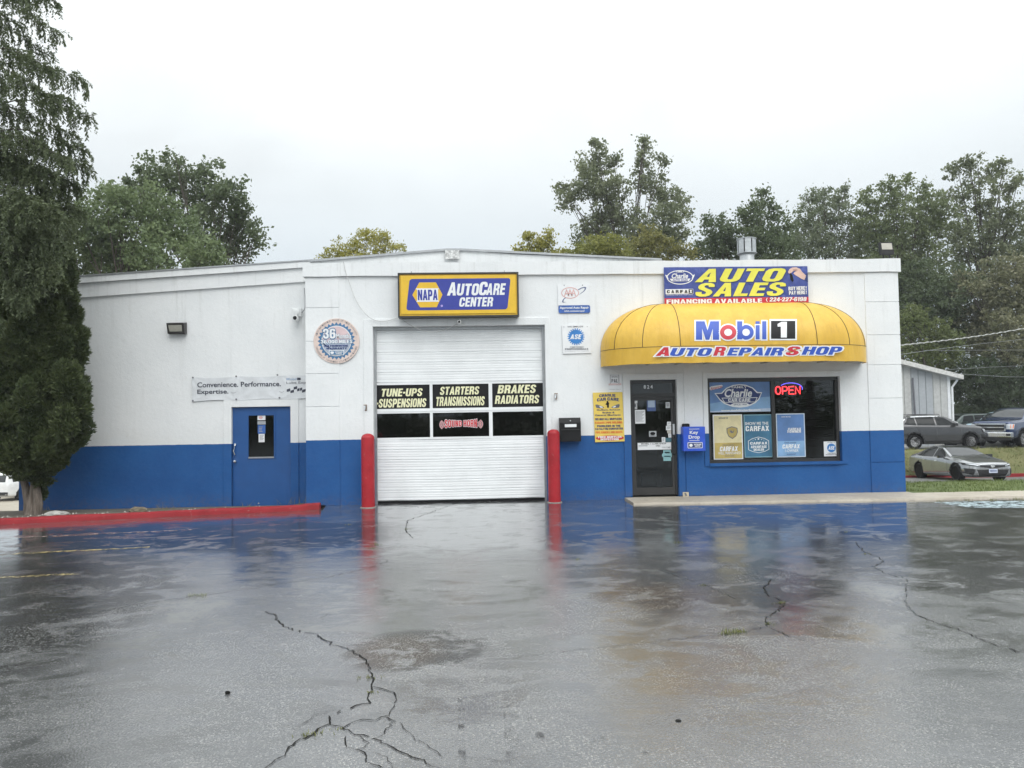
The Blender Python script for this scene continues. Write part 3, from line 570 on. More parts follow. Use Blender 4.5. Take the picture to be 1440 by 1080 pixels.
for w_, L in ((.030, [(372, 860), (388, 866), (394, 878), (413, 886), (445, 893), (470, 907), (500, 918), (515, 930), (521, 945), (524, 958), (520, 972), (517, 983), (520, 990), (508, 991), (480, 1000), (463, 1010), (462, 1020), (440, 1030), (415, 1045), (395, 1062), (372, 1084)]),
              (.022, [(462, 1020), (480, 1023), (500, 1033), (520, 1037), (548, 1050), (580, 1066), (620, 1080)]), (.022, [(524, 966), (545, 970), (557, 978), (556, 995), (542, 1007), (518, 1013), (495, 1018), (478, 1026)]),
              (.020, [(542, 1007), (553, 1014), (546, 1026), (532, 1038), (520, 1042)]), (.020, [(486, 1036), (485, 1046), (500, 1053), (514, 1060), (513, 1070), (540, 1082)]), (.015, [(505, 1034), (517, 1045), (512, 1054), (498, 1055)]),
              (.010, [(518, 1058), (545, 1066), (556, 1080)]), (.010, [(418, 1024), (440, 1008), (470, 998), (505, 991)]), (.010, [(560, 1016), (580, 1036), (600, 1050), (622, 1066)]), (.008, [(640, 1065), (690, 1068), (730, 1071)]),
              (.028, [(640, 708), (605, 721), (573, 732), (570, 745), (580, 757)]), (.014, [(575, 748), (597, 748)]), (.016, [(548, 787), (530, 796), (500, 803), (460, 812), (400, 820), (350, 828), (280, 838), (200, 848), (130, 861), (60, 872), (-20, 886)]),
              (.012, [(720, 925), (780, 918), (850, 910), (905, 905)]), (.016, [(905, 905), (960, 897), (1040, 890), (1080, 881)]), (.030, [(1080, 881), (1078, 870), (1090, 861), (1101, 851), (1095, 842), (1080, 836), (1073, 828), (1085, 815)]),
              (.018, [(1082, 882), (1110, 895), (1150, 907)]), (.015, [(1035, 842), (990, 822), (960, 812), (925, 800)]), (.026, [(1203, 762), (1213, 775), (1236, 784), (1243, 790), (1227, 797), (1245, 806), (1275, 814)]),
              (.016, [(1275, 814), (1274, 850), (1290, 866), (1310, 875)]), (.024, [(1290, 866), (1320, 877), (1350, 885), (1385, 902), (1430, 916), (1460, 920)]), (.010, [(1275, 814), (1340, 820), (1400, 826), (1470, 833)]),
              (.010, [(600, 792), (720, 787), (800, 786), (900, 784), (1010, 781)]), (.010, [(830, 727), (960, 729), (1100, 728), (1260, 726)]), (.012, [(900, 754), (930, 762), (945, 770), (958, 766)]), (.010, [(1190, 748), (1230, 752), (1262, 760), (1310, 772)]),
              (.010, [(450, 872), (456, 866), (460, 862)]), (.008, [(1100, 700+60), (1140, 752), (1155, 745)])):
    strip(m, L, w_*.38, 0.005, CRK, jit=0.009)
tag(m.build('pavement_cracks'), kind='structure')
TYRE = worn_paint('tyre_mark', (0.035, 0.035, 0.038), 0.5, 0.75)
m = MB()
for a, b, w_ in (((724, 1000), (722, 1076), .05), ((740, 1000), (765, 1045), .045), ((648, 980), (650, 1078), .04), ((845, 1036), (832, 1054), .06), ((918, 1042), (908, 1060), .05), ((756, 1012), (790, 1048), .03), ((712, 985), (716, 1078), .04)):
    strip(m, [a, b], w_, 0.004, TYRE, taper=False)
tag(m.build('tyre_marks'), kind='structure')
GT0 = leaf_mat('weed_leaf', (0.10, 0.13, 0.03), (0.24, 0.24, 0.08), 0.2)
def blades(spots, n, hgt, spread, wid, name, mat):
    V = []; F = []
    for (x, y, z, s) in spots:
        for _ in range(int(n*s)):
            a = random.uniform(0, 6.28); px, py = x+random.gauss(0, spread[0]*s), y+random.gauss(0, spread[1]*s)
            h = hgt*random.uniform(.4, 1.2)*s; lx, ly = random.gauss(0, .5)*h, random.gauss(0, .5)*h; c, d = math.cos(a)*wid, math.sin(a)*wid
            b = len(V); V += [(px-c, py-d, z), (px+c, py+d, z), (px+lx*.5+c*.6, py+ly*.5+d*.6, z+h*.6), (px+lx*.5-c*.6, py+ly*.5-d*.6, z+h*.6), (px+lx, py+ly, z+h)]
            F += [(b, b+1, b+2, b+3), (b+3, b+2, b+4, b+4)]
    V = np.array(V); me = bpy.data.meshes.new(name); me.from_pydata(V.tolist(), [], [f if f[2] != f[3] else f[:3] for f in F])
    me.materials.append(mat); o = bpy.data.objects.new(name, me); COL.objects.link(o); o['kind'] = 'stuff'; return o
sp = [(*gnd(u, v)[:2], 0, s) for u, v, s in ((278, 838, .8), (519, 953, .6), (437, 1034, .7), (477, 1025, .4), (1030, 890, 1.0), (1022, 892, .7), (1040, 889, .6), (1083, 878, .5), (1098, 848, .6), (530, 766, .7), (525, 771, .5), (572, 744, .5), (520, 974, .4), (1190, 748, .4), (990, 823, .4), (812, 787, .5), (1218, 779, .4), (1360, 703, .7), (1430, 702, 1.0), (1395, 703, .8), (1320, 704, .6), (955, 763, .6), (488, 738, .5))]
blades(sp, 38, 0.04, (.06, .022), .003, 'weeds', GT0)
sp = [(random.uniform(8.95, 15.5), random.uniform(-.2, 2.6), 0.03, random.uniform(.8, 1.1)) for _ in range(900)]
sp = [(x, y, float(H(x, y))+0.03, s) for x, y, z, s in sp]
blades(sp, 9, 0.058, (.08, .08), .006, 'grass', leaf_mat('lawn_blade', (0.105, 0.15, 0.04), (0.20, 0.24, 0.08), 0.25))
sp = [(random.uniform(18.5, 29), random.uniform(17.5, 18.85), 0, random.uniform(.7, 1.2)) for _ in range(650)]
sp = [(x, y, float(H(x, y))+0.01, s) for x, y, z, s in sp]
blades(sp, 8, 0.13, (.12, .1), .011, 'grass', leaf_mat('bank_blade', (0.12, 0.14, 0.045), (0.26, 0.23, 0.10), 0.25))
# dry weeds and pebbles in the planting bed
sp = [(x, -.1+random.uniform(-.5, .75), -.03, random.uniform(.6, 1.2)) for x in (-3.7, -4.1, -4.3, -4.6, -4.9, -6.1, -6.2, -6.4, -8.8, -9.0)]
blades(sp, 14, 0.16, (.1, .06), .004, 'weeds', leaf_mat('dry_weed', (0.16, 0.14, 0.06), (0.34, 0.29, 0.16), 0.2))
def rock(name, x, y, z, r, mat, label, cat, sq=.6, group=None):
    bm = bmesh.new(); bmesh.ops.create_icosphere(bm, subdivisions=2, radius=1)
    for v in bm.verts:
        k = 1+0.28*math.sin(v.co.x*3.1+r*50)*math.cos(v.co.y*4.3+1)+random.uniform(-.07, .07); v.co = Vector((v.co.x*k*r*1.5, v.co.y*k*r, v.co.z*k*r*sq))
    me = bpy.data.meshes.new(name); bm.to_mesh(me); bm.free(); me.materials.append(mat)
    o = bpy.data.objects.new(name, me); COL.objects.link(o); o.location = (x, y, z+r*sq*.7); tag(o, label, cat, group); return o
p = at(212, 716, -0.2); rock('rock', p[0], -0.75, .03, .11, P('mossy_stone', (0.16, 0.13, 0.09), .9, var=.4, scale=14, bump=.6), 'small brown mossy rock in bed behind red kerb below blue wall', 'rock')
p = at(88, 722, -0.9); rock('rock', p[0]-.05, -1.05, .04, .15, P('pale_stone', (0.42, 0.41, 0.38), .9, var=.25, scale=14, bump=.5), 'flat pale grey stone beside trunk of clipped evergreen', 'rock', .35)
q = gnd(320, 976); rock('asphalt_lump', q[0], q[1], 0, .012, CRK, 'small black lump lying alone on wet asphalt in left foreground', 'debris', 1.0)
m = MB(); q = gnd(954, 1014); m.lathe((q[0], q[1], 0), [(.018, .002), (.017, .004), (.008, .005), (.003, .005)], CRK, 12); tag(m.build('rubber_scrap', loc=(q[0], q[1], 0)), 'flat dark scrap lying on asphalt in right foreground', 'debris')
PEB = P('pebble', (0.44, 0.41, 0.37), .9, var=.35, scale=30)
V = []; F = []
for _ in range(500):
    t = random.random(); s = cum[-1]*t*.62; x = np.interp(s, cum, [p_[0] for p_ in kp]); y = np.interp(s, cum, [p_[1] for p_ in kp])+.17+abs(random.gauss(0, .35)); r = random.uniform(.008, .024)
    if x > -4.5: continue
    z = .07-.05*min(1, (y+1.5)/1.5); b = len(V)
    V += [(x-r, y, z), (x, y-r, z), (x+r, y, z), (x, y+r, z), (x+r*.2, y, z+r*1.2)]; F += [(b, b+1, b+4, b+4), (b+1, b+2, b+4, b+4), (b+2, b+3, b+4, b+4), (b+3, b, b+4, b+4)]
me = bpy.data.meshes.new('gravel'); me.from_pydata(V, [], [f[:3] for f in F]); me.materials.append(PEB); o = bpy.data.objects.new('gravel', me); COL.objects.link(o); o['kind'] = 'stuff'

# ================================================================== BUILDING
XL, XR, HT = -3.585, 8.8814, 4.968
bay = rc(524, 458, 771, 707, 0); bayL, bayR, bayT = at(525.5, 600, 0)[0], at(768.5, 600, 0)[0], at(645, 458, 0)[2]
dL, dR, dT = at(887.5, 615, 0)[0], at(953, 615, 0)[0], at(920, 534, 0)[2]
wL, wR, wB, wT = at(996, 590, 0)[0], at(1182, 590, 0)[0], at(1090, 650, 0)[2], at(1090, 530.5, 0)[2]
bld = thing('auto_repair_building', 'white painted block garage with blue painted base, one large bay door and lower left wing', 'building', (0, 0, 0))
def wall_face(m, x0, x1, z0, z1, holes, y, depth, mat):
    xs = sorted({x0, x1, *[h[0] for h in holes], *[h[1] for h in holes]}); zs = sorted({z0, z1, *[h[2] for h in holes], *[h[3] for h in holes]})
    for a, b in zip(xs, xs[1:]):
        for c, d in zip(zs, zs[1:]):
            if any(h[0] <= a and b <= h[1] and h[2] <= c and d <= h[3] for h in holes): continue
            m.poly([(a, y, c), (b, y, c), (b, y, d), (a, y, d)], mat)
    for h in holes:
        a, b, c, d = h
        m.poly([(a, y, c), (a, y, d), (a, y+depth, d), (a, y+depth, c)], mat); m.poly([(b, y, d), (b, y, c), (b, y+depth, c), (b, y+depth, d)], mat)
        m.poly([(a, y, d), (b, y, d), (b, y+depth, d), (a, y+depth, d)], mat)
        if c > z0+.05: m.poly([(a, y, c), (b, y, c), (b, y+depth, c), (a, y+depth, c)], mat)
holes = [(bayL, bayR, -.05, bayT), (dL, dR, -.05, dT), (wL, wR, wB, wT)]
BACK = 11.0; Zc0 = at(840, 386, 0)[2]
m = MB()
wall_face(m, XL, XR, -.05, Zc0, holes, 0, .24, WALL)
for x in (XL, XR): m.poly([(x, 0, -.05), (x, BACK, -.9), (x, BACK, HT), (x, 0, HT)], WALL)
m.poly([(XL, BACK, -.9), (XR, BACK, -.9), (XR, BACK, HT), (XL, BACK, HT)], WALL)
m.build('wall', bld)
m = MB(); m.poly([(XL, .05, HT-.25), (XR, .05, HT-.25), (XR, BACK, HT-.25), (XL, BACK, HT-.25)], P('roof_felt', (0.12, 0.12, 0.12), .9)); m.build('roof', bld)
# parapet band with slightly chipped upper edge, wraps the right corner
m = MB(); nseg = 46
top = [HT+random.uniform(-.012, .008) for _ in range(nseg+1)]; bot = [Zc0+random.uniform(-.006, .006) for _ in range(nseg+1)]
for i in range(nseg):
    a, b = XL-.05+(XR-XL+.1)*i/nseg, XL-.05+(XR-XL+.1)*(i+1)/nseg
    m.poly([(a, -.055, bot[i]), (b, -.055, bot[i+1]), (b, -.055, top[i+1]), (a, -.055, top[i])], WALL)
    m.poly([(a, -.055, top[i]), (b, -.055, top[i+1]), (b, .26, top[i+1]), (a, .26, top[i])], WALL)
    m.poly([(a, .02, bot[i]), (b, .02, bot[i+1]), (b, -.055, bot[i+1]), (a, -.055, bot[i])], WALL)
for x in (XL-.05, XR+.05): m.poly([(x, -.055, Zc0), (x, BACK, Zc0), (x, BACK, HT), (x, -.055, HT)], WALL)
m.poly([(XR, 0, Zc0), (XR+.05, -.055, Zc0), (XR+.05, BACK, Zc0), (XR, BACK, Zc0)], WALL)
m.build('parapet', bld)
# corner pilasters: proud blocks with open joints
def pil(px0, px1, grooves, right):
    m = MB(); x0 = XL if not right else at(px0, 500, 0)[0]; x1 = at(px1, 500, 0)[0] if not right else XR+.006
    zs = [Zc0-.012]+[at((px0+px1)/2, g, 0)[2] for g in grooves]+[.0]
    for a, b in zip(zs, zs[1:]): m.box(x0-(.006 if not right else 0), x1, -.016, .012, b+(.006 if b > .02 else 0), a-.006, WALL)
    m.build('pilaster', bld, bevel=.004)
pil(428, 477, (433, 480, 525.5, 572), False); pil(1219, 1260, (424.5, 471, 513, 560, 650), True)
# raised bands around the openings
def trim(name, o, wl, wr, wt, wb=None, y=-.025):
    a, b, c, d = o; m = MB()
    m.box(a-wl, a-.001, y, .01, c if wb is None else c-wb, d+wt, WALL); m.box(b+.001, b+wr, y, .01, c if wb is None else c-wb, d+wt, WALL)
    m.box(a-.001, b+.001, y+.001, .01, d+.001, d+wt-.001, WALL)
    if wb: m.box(a-.001, b+.001, y-.03, .01, c-wb, c-.001, WALL)
    m.build(name, bld, bevel=.004)
trim('bay_surround', (bayL, bayR, 0, bayT), .19, .10, .15); trim('door_surround', (dL, dR, .056, dT), .15, .13, .13); trim('window_surround', (wL, wR, wB, wT), .10, .12, .12, .06)
m = MB(); m.box(at(955, 600, 0)[0]+.12, wL-.11, -.012, .01, .056, at(975, 512, 0)[2], WALL); m.build('wall_panel', bld, bevel=.003)
# low gabled fascia of the roof behind the parapet
m = MB(); Yg = 0.55
g = [at(u, v, Yg) for u, v in ((436, 367.5), (628, 352), (648, 352), (722, 357.5), (930, 366), (930, 376), (440, 380))]
m.prism([(p_[0], p_[2]) for p_ in g], Yg, Yg+.12, WALL)
m.prism([(at(u, v, Yg)[0], at(u, v, Yg)[2]) for u, v in ((436, 365.8), (628, 350), (648, 350), (930, 364), (930, 366.5), (648, 353), (628, 353), (436, 368.8))], Yg-.05, Yg+6, GREY)
rgf = m.build('roof_gable', bld)
m = MB(); x0, x1, z0, z1 = rc(626, 352, 646, 364.5, Yg-.05)
m.box(x0, x1, Yg-.075, Yg-.052, z0, z1, plain('flaked_metal', (0.55, 0.55, 0.54), .6, .0, .5, 22)); m.build('gable_plate', bld)
# ---- wing, set back and lower
YW = 0.8
wx0, wx1 = at(27, 650, YW)[0], XL-.01
tl, tr = at(110, 391, YW), at(428, 369, YW); sl_ = (tr[2]-tl[2])/(tr[0]-tl[0])
def ztop(x, d=0): return tl[2]+(x-tl[0])*sl_-d
wd = rc(326, 572, 409, 710, YW); ddL, ddR, ddT = wd[0], wd[1], wd[3]
m = MB()
wall_face(m, wx0, wx1, -.35, ztop(wx0, .45), [(ddL, ddR, -.35, ddT)], YW, .2, WALLW)
m.poly([(wx0, YW, ztop(wx0, .45)), (wx1, YW, ztop(wx0, .45)), (wx1, YW, ztop(wx1, .3)), (wx0, YW, ztop(wx0, .3))], WALLW)
m.poly([(wx0, YW, -.5), (wx0, BACK, -1.3), (wx0, BACK, ztop(wx0, .3)), (wx0, YW, ztop(wx0, .3))], WALLW)
m.build('wing_wall', bld)
m = MB()
def sl_box(d0, d1, y0, y1, mat):
    a, b = wx0-.06, wx1
    v = [(x, y, ztop(x, d)) for x in (a, b) for y in (y0, y1) for d in (d0, d1)]
    m.add(v, [(0, 1, 3, 2), (4, 6, 7, 5), (0, 4, 5, 1), (2, 3, 7, 6), (0, 2, 6, 4), (1, 5, 7, 3)], mat)
sl_box(.135, .43, YW-.05, YW+.02, WALLW); sl_box(.0, .13, YW-.11, YW+.3, WALLW); sl_box(-.03, -.002, YW-.13, BACK, GREY)
m.build('wing_parapet', bld)
m = MB()
for a, b in ((ddL-.17, ddL-.001), (ddR+.001, ddR+.17)): m.box(a, b, YW-.025, YW+.01, -.1, ddT+.16, WALLW)
m.box(ddL-.001, ddR+.001, YW-.024, YW+.01, ddT+.001, ddT+.158, WALLW); m.build('wing_door_surround', bld, bevel=.004)
m = MB()
S = Sgn((326, 572, 409, 710), YW+.05, (260, 515, 5.268)); Sx = S
gl, gr_, gb, gt = rc(349, 583.5, 386, 643, YW+.05)
x0, x1, z0, z1 = ddL+.005, ddR-.005, -.08, ddT-.005
m.box(x0, gl, YW+.05, YW+.09, z0, z1, BLUEP); m.box(gr_, x1, YW+.05, YW+.09, z0, z1, BLUEP); m.box(gl, gr_, YW+.05, YW+.09, z0, gb, BLUEP); m.box(gl, gr_, YW+.05, YW+.09, gt, z1, BLUEP)
sd = m.build('side_door', bld)
m = MB(); m.box(gl, gr_, YW+.06, YW+.07, gb, gt, DGLASS); m.build('door_window', sd)
m = MB()
for a, b, c, d in ((gl-.02, gl+.01, gb-.02, gt+.02), (gr_-.01, gr_+.02, gb-.02, gt+.02)): m.box(a, b, YW+.035, YW+.058, c, d, BLUEP)
m.box(gl+.01, gr_-.01, YW+.036, YW+.058, gt-.01, gt+.02, BLUEP); m.box(gl+.01, gr_-.01, YW+.03, YW+.058, gb-.02, gb+.01, GREY); m.build('glazing_bead', sd)
m = MB(); hx, hz = S(375, 625)
m.tube([(hx, YW+.05, hz+.13), (hx, YW-.01, hz+.11), (hx-.02, YW-.02, hz), (hx, YW-.005, hz-.08), (hx, YW+.05, hz-.09)], .014, CHROME); m.lathe((hx, YW+.03, hz-.22), [(.03, .02), (.03, 0), (.02, -.03), (.026, -.045), (.0, -.05)], CHROME, 12, 'y'); m.lathe((hx, YW+.03, hz+.14), [(.022, .02), (.022, -.01), (0, -.012)], CHROME, 10, 'y'); m.build('handle', sd)
m = MB(); m.box(wx0+.05, wx1, YW+.18, YW+.22, -.3, 4.2, plain('gloom', (.05, .047, .043), .8)); m.build('wing_gloom_sheet', bld)  # added dark sheet behind the door glass, its colour standing for the unlit inside

# ---- bay door: ribbed white sections and two rows of lights
YD = 0.17
def zz(v): return at(648, v, YD)[2]
def ribbed(m, za, zb, x0, x1):
    pr = []; z = zb
    n = max(1, round((zb-za)/.203)); h = (zb-za)/n
    for i in range(n):
        b = zb-i*h
        for dz, dy in ((0, .014), (.012, .0), (.048, .0), (.056, .0025), (.066, 0), (.094, 0), (.101, .004), (.110, 0), (.142, .0), (.150, .0025), (.160, 0), (h-.014, 0), (h-.004, .014)): pr.append((b-dz, YD+dy))
    pr.append((za, YD+.014))
    nx = 40; base = len(pr); vs = []
    for k in range(nx+1):
        x = x0+(x1-x0)*k/nx
        for z_, y_ in pr:
            t = (x-x0)/(x1-x0); dent = 0.0
            if z_ < .55: dent = .03*math.exp(-((t-.12+z_*.1)/.05)**2)*max(0, 1-z_/.5)+.035*math.exp(-((t-.93)/.04)**2)*max(0, 1-z_/.3)
            vs.append((x, y_+dent+.003*math.sin(x*2.3+z_*3), z_+.004*math.sin(x*1.9)))
    m.add(vs, [(k*base+j, k*base+j+1, (k+1)*base+j+1, (k+1)*base+j) for k in range(nx) for j in range(base-1)], DOORW)
x0, x1 = bayL+.03, bayR-.03
z_sill, z_a0, z_a1, z_b0, z_b1 = zz(617), zz(614), zz(580), zz(573.5), zz(540)
ztopd = zz(537)
m = MB(); ribbed(m, .045, z_sill, x0, x1); ribbed(m, ztopd, bayT+.1, x0, x1); bd = m.build('bay_door', bld, smooth=True, angle=20)
cols = [(528.5, 604.5), (608.5, 687.5), (692.5, 764.5)]
def xz(u): return at(u, 577, YD)[0]
m = MB()
xe = [x0]+[e for c in cols for e in (xz(c[0]), xz(c[1]))]+[x1]
for i in range(0, 8, 2): m.box(xe[i], xe[i+1], YD-.004, YD+.035, z_sill+.001, ztopd-.001, DOORW)
for i in range(3):
    a, b = xe[1+2*i], xe[2+2*i]
    for c, d in ((z_sill+.001, z_a0), (z_a1, z_b0), (z_b1, ztopd-.001)): m.box(a, b, YD-.0035, YD+.035, c, d, DOORW)
m.box(x0, x1, YD-.012, YD-.005, (z_a1+z_b0)/2-.012, (z_a1+z_b0)/2+.006, DOORW)
m.build('sash_frame', bd)
SB = Sgn((515, 530, 800, 720), YD, (515, 530, 5.053))
words = ((('TUNE-UPS', (112, 76, 402, 132)), ('-SUSPENSIONS', (74, 148, 428, 210))), (('STARTERS', (524, 68, 806, 126)), ('TRANSMISSIONS', (498, 140, 843, 205))), (('BRAKES', (934, 62, 1213, 122)), ('RADIATORS', (914, 136, 1234, 196))))
for i in range(3):
    a, b = xe[1+2*i], xe[2+2*i]
    m = MB(); m.box(a+.002, b-.002, YD+.008, YD+.02, z_b0+.002, z_b1-.002, BLACK)
    for t, bx in words[i]: m.text(t, SB, bx, YD+.005, CREAM, .035, .22)
    m.build('lettered_panel', bd)
    m = MB(); m.box(a+.002, b-.002, YD+.008, YD+.014, z_a0+.002, z_a1-.002, DGLASS)
    if i == 1:
        m.text('SOUND HORN', SB, (556, 304, 786, 360), YD+.003, RED, .03, outline=(.055, SIGNW), space=1.6, warp=lambda a_, b_: (a_, 332+(b_-332)*(.72+.34*(abs(a_-671)/115)**1.5)))
        for cx, s in ((570, 1), (776, -1)):
            for r in (26, 38, 50):
                for mat, wd_, yy in ((SIGNW, 8, YD+.005), (RED, 4, YD+.003)):
                    for q in ring(cx, 338, r+wd_/2-2, (r*.82)+wd_/2-2, wd_, 180-48 if s > 0 else -48, 180+48 if s > 0 else 48, 12): m.flat(SB.pts(q), yy, mat)
    m.build('door_light', bd)
m = MB(); m.box(bayL+.001, bayL+.05, YD-.05, YD-.014, .0, bayT-.001, GREY); m.box(bayR-.05, bayR-.001, YD-.05, YD-.014, .0, bayT-.001, GREY); m.box(bayL+.05, bayR-.05, YD-.05, YD-.014, bayT-.06, bayT-.001, GREY); m.build('door_track', bd)
m = MB(); m.box(x0, x1, YD-.004, YD+.04, .005, .044, RUBBER); m.build('bottom_seal', bd)
m = MB(); m.box(bayL-.5, bayR+.5, YD+.9, YD+.95, 0, 4, plain('bay_gloom', (.22, .20, .17), .8, 0, .6, 1.6)); m.build('bay_gloom_sheet', bld)  # added sheet behind the door lights, coloured as the dim inside of the bay
# ---- glazed entrance door with numbered transom
YE = .10
ed = None; m = MB()
zt0, zt1, zd = at(920, 556, YE)[2], at(920, 551, YE)[2], at(920, 557.5, YE)[2]
a, b = dL+.004, dR-.004
m.box(a, a+.045, YE-.03, YE+.05, .06, dT-.003, DARKM); m.box(b-.045, b, YE-.03, YE+.05, .06, dT-.003, DARKM); m.box(a+.045, b-.045, YE-.029, YE+.05, dT-.075, dT-.003, DARKM); m.box(a+.045, b-.045, YE-.029, YE+.05, zt0-.03, zt0+.045, DARKM)
ed = m.build('entrance_door', bld)
m = MB(); c, d = a+.05, b-.05; zl = zt0-.035
m.box(c, c+.055, YE-.015, YE+.03, .07, zl, DARKM); m.box(d-.055, d, YE-.015, YE+.03, .07, zl, DARKM); m.box(c+.055, d-.055, YE-.014, YE+.03, zl-.07, zl, DARKM); m.box(c+.055, d-.055, YE-.014, YE+.03, .07, .22, DARKM); m.build('door_leaf', ed)
m = MB(); m.box(c+.055, d-.055, YE+.005, YE+.011, .22, zl-.07, GLASS); m.build('door_glass', ed)
m = MB(); m.box(a+.045, b-.045, YE+.005, YE+.011, zt0+.045, dT-.075, GLASS); m.build('transom_light', ed)
SD = Sgn((880, 525, 1000, 705), YE, (880, 525, 6))
m = MB(); m.text('824', SD, (160, 97, 236, 128), YE-.004, SIGNW, .02, space=1.5); m.build('house_number', ed)
m = MB(); px_, pz = SD(402, 470); m.box(px_-.02, px_+.02, YE-.035, YE-.016, pz-.12, pz+.1, ALU)
px_, pz = SD(400, 620); m.tube([(px_-.01, YE-.02, pz+.18), (px_-.01, YE-.09, pz+.15), (px_-.01, YE-.09, pz-.13), (px_-.01, YE-.02, pz-.16)], .013, DARKM); m.build('pull_handle', ed)
# ---- shop window
YS = .10
m = MB(); a, b, c, d = wL+.003, wR-.003, wB+.003, wT-.003; mx = at(1087, 590, YS)[0]
m.box(a, a+.06, YS-.04, YS+.05, c, d, DARKM); m.box(b-.06, b, YS-.04, YS+.05, c, d, DARKM); m.box(a+.06, b-.06, YS-.039, YS+.05, d-.075, d, DARKM); m.box(a+.06, b-.06, YS-.039, YS+.05, c, c+.06, DARKM); m.box(mx-.035, mx+.035, YS-.038, YS+.05, c+.06, d-.075, DARKM)
sw = m.build('shop_window', bld)
for p0, p1 in ((a+.06, mx-.035), (mx+.035, b-.06)):
    m = MB(); m.box(p0, p1, YS+.004, YS+.010, c+.06, d-.075, GLASS); m.build('window_pane', sw)
# room behind the glass
INT = P('interior_wall', (0.42, 0.40, 0.37), .8); m = MB()
m.box(dL-.4, wR+.4, 3.6, 3.65, -.02, 3.2, INT); m.box(dL-.45, dL-.4, .25, 3.6, -.02, 3.2, INT); m.box(wR+.4, wR+.45, .25, 3.6, -.02, 3.2, INT); m.box(dL-.4, wR+.4, .25, 3.6, 3.2, 3.25, INT); m.box(dL-.4, wR+.4, .25, 3.6, -.02, .03, P('lino', (0.17, .155, .13), .35)); m.build('room', bld)
m = MB(); SLAT = P('blind_slat', (0.34, 0.33, 0.31), .6); zz_ = wT-.1
while zz_ > wB+.3:
    m.add([(mx+.06, .2, zz_), (wR-.08, .2, zz_), (wR-.08, .223, zz_-.012), (mx+.06, .223, zz_-.012)], [(0, 1, 2, 3)], SLAT); zz_ -= .05
bl = m.build('window_blind', bld)
# interior furniture seen through the door glass
m = MB(); m.box(3.25, 5.6, 2.3, 2.9, .03, 1.05, P('counter_wood', (0.17, .12, .08), .5)); m.box(3.2, 5.65, 2.25, 2.95, 1.05, 1.1, P('counter_top', (.3, .29, .27), .3)); tag(m.build('counter', bevel=.008, loc=(4.4, 2.6, .03)), 'brown service counter inside the shop seen through entrance door', 'counter')
ch = thing('chair', 'grey upholstered chair inside the shop behind entrance door glass', 'chair', (3.75, 1.3, .03))
CF = P('chair_fabric', (.22, .23, .25), .8)
for nm, bx in (('seat', (3.5, 4.0, 1.05, 1.55, .42, .5)), ('backrest', (3.5, 4.0, 1.52, 1.6, .55, .95))): m = MB(); m.box(*bx, CF); m.build(nm, ch, bevel=.02)
for x, y in ((3.53, 1.08), (3.97, 1.08), (3.53, 1.55), (3.97, 1.55)): m = MB(); m.tube([(x, y, .03), (x, y, .44 if y < 1.3 else .6)], .014, CHROME); m.build('leg', ch)
br = thing('broom', 'broom leaning inside entrance door at left edge of glass', 'broom', (3.2, .5, .03))
x_, z_ = SD(85, 700); x2, z2 = SD(105, 880)
m = MB(); m.tube([(x_, .42, 1.5), (x2, .5, .2)], .013, P('broom_handle', (.45, .42, .36), .6)); m.build('handle', br)
m = MB(); m.prism([(x2-.05, .2), (x2+.05, .2), (x2+.11, .035), (x2-.07, .035)], .46, .54, P('bristles', (.4, .36, .27), .9)); m.build('brush', br)

# ================================================================== SIGNS
def boxed(S, m, mat, d, inset=0, px=None):
    x0, x1, z0, z1 = S.X0, S.X1, S.Z0, S.Z1; m.box(x0+inset, x1-inset, S.Y, S.Y+d, z0+inset, z1-inset, mat)
# -- light-box sign over the bay
YN = -.26
S = Sgn((559.5, 383, 729.5, 445.5), YN, (540, 370, 6.857))
nap = thing('lightbox_sign', 'yellow and blue light-box sign in dark frame mounted above the garage bay door', 'sign', S.base())
S2 = lambda a_, b_: S(a_, b_-(a_-715)*0.0)
m = MB(); x0, x1, z0, z1 = S.X0, S.X1, S.Z0, S.Z1; t = .03
m.box(x0, x0+t, YN, -.03, z0, z1, BRONZE); m.box(x1-t, x1, YN, -.03, z0, z1, BRONZE); m.box(x0+t, x1-t, YN+.001, -.03, z1-t, z1, BRONZE); m.box(x0+t, x1-t, YN+.001, -.03, z0, z0+t, BRONZE); m.box(x0+t, x1-t, -.06, -.035, z0+t, z1-t, BRONZE)
for u in (256, 1166): a_, b_ = S(u, 85); m.tube([(a_, -.06, b_-.02), (a_, -.06, b_+.06)], .008, GREY)
m.build('cabinet', nap)
m = MB(); m.prism([(x0+t, z0+t), (x1-t, z0+t), (x1-t, z1-t), (x0+t, z1-t)], YN+.03, YN+.05, YEL); m.prism([(x0+t+.03, z0+t+.035), (x1-t-.03, z0+t+.035), (x1-t-.03, z1-t-.03), (x0+t+.03, z1-t-.03)], YN+.012, YN+.029, YEL)
yf = YN+.009
def para(x0_, y0_, x1_, y1_, sh, r=26):
    L = rrect(x0_, y0_, x1_, y1_, r); return [(a_+sh*(y1_-b_)/(y1_-y0_), b_) for a_, b_ in L]
m.flat(S.pts(para(212, 148, 1187, 450, 36)), yf, SIGNB); fp = m.build('face', nap, bevel=.006)
m = MB(); hexa = [(272, 302), (340, 183), (500, 183), (562, 302), (505, 423), (345, 423)]
m.flat(S.pts(hexa), yf-.003, YEL); m.flat(S.pts([(304, 240), (530, 240), (554, 290), (562, 302), (530, 370), (308, 370), (272, 302)][:1]+[(528, 240), (520, 256), (520, 356), (530, 370), (310, 370), (318, 356), (318, 256)]), yf-.006, SIGNW)
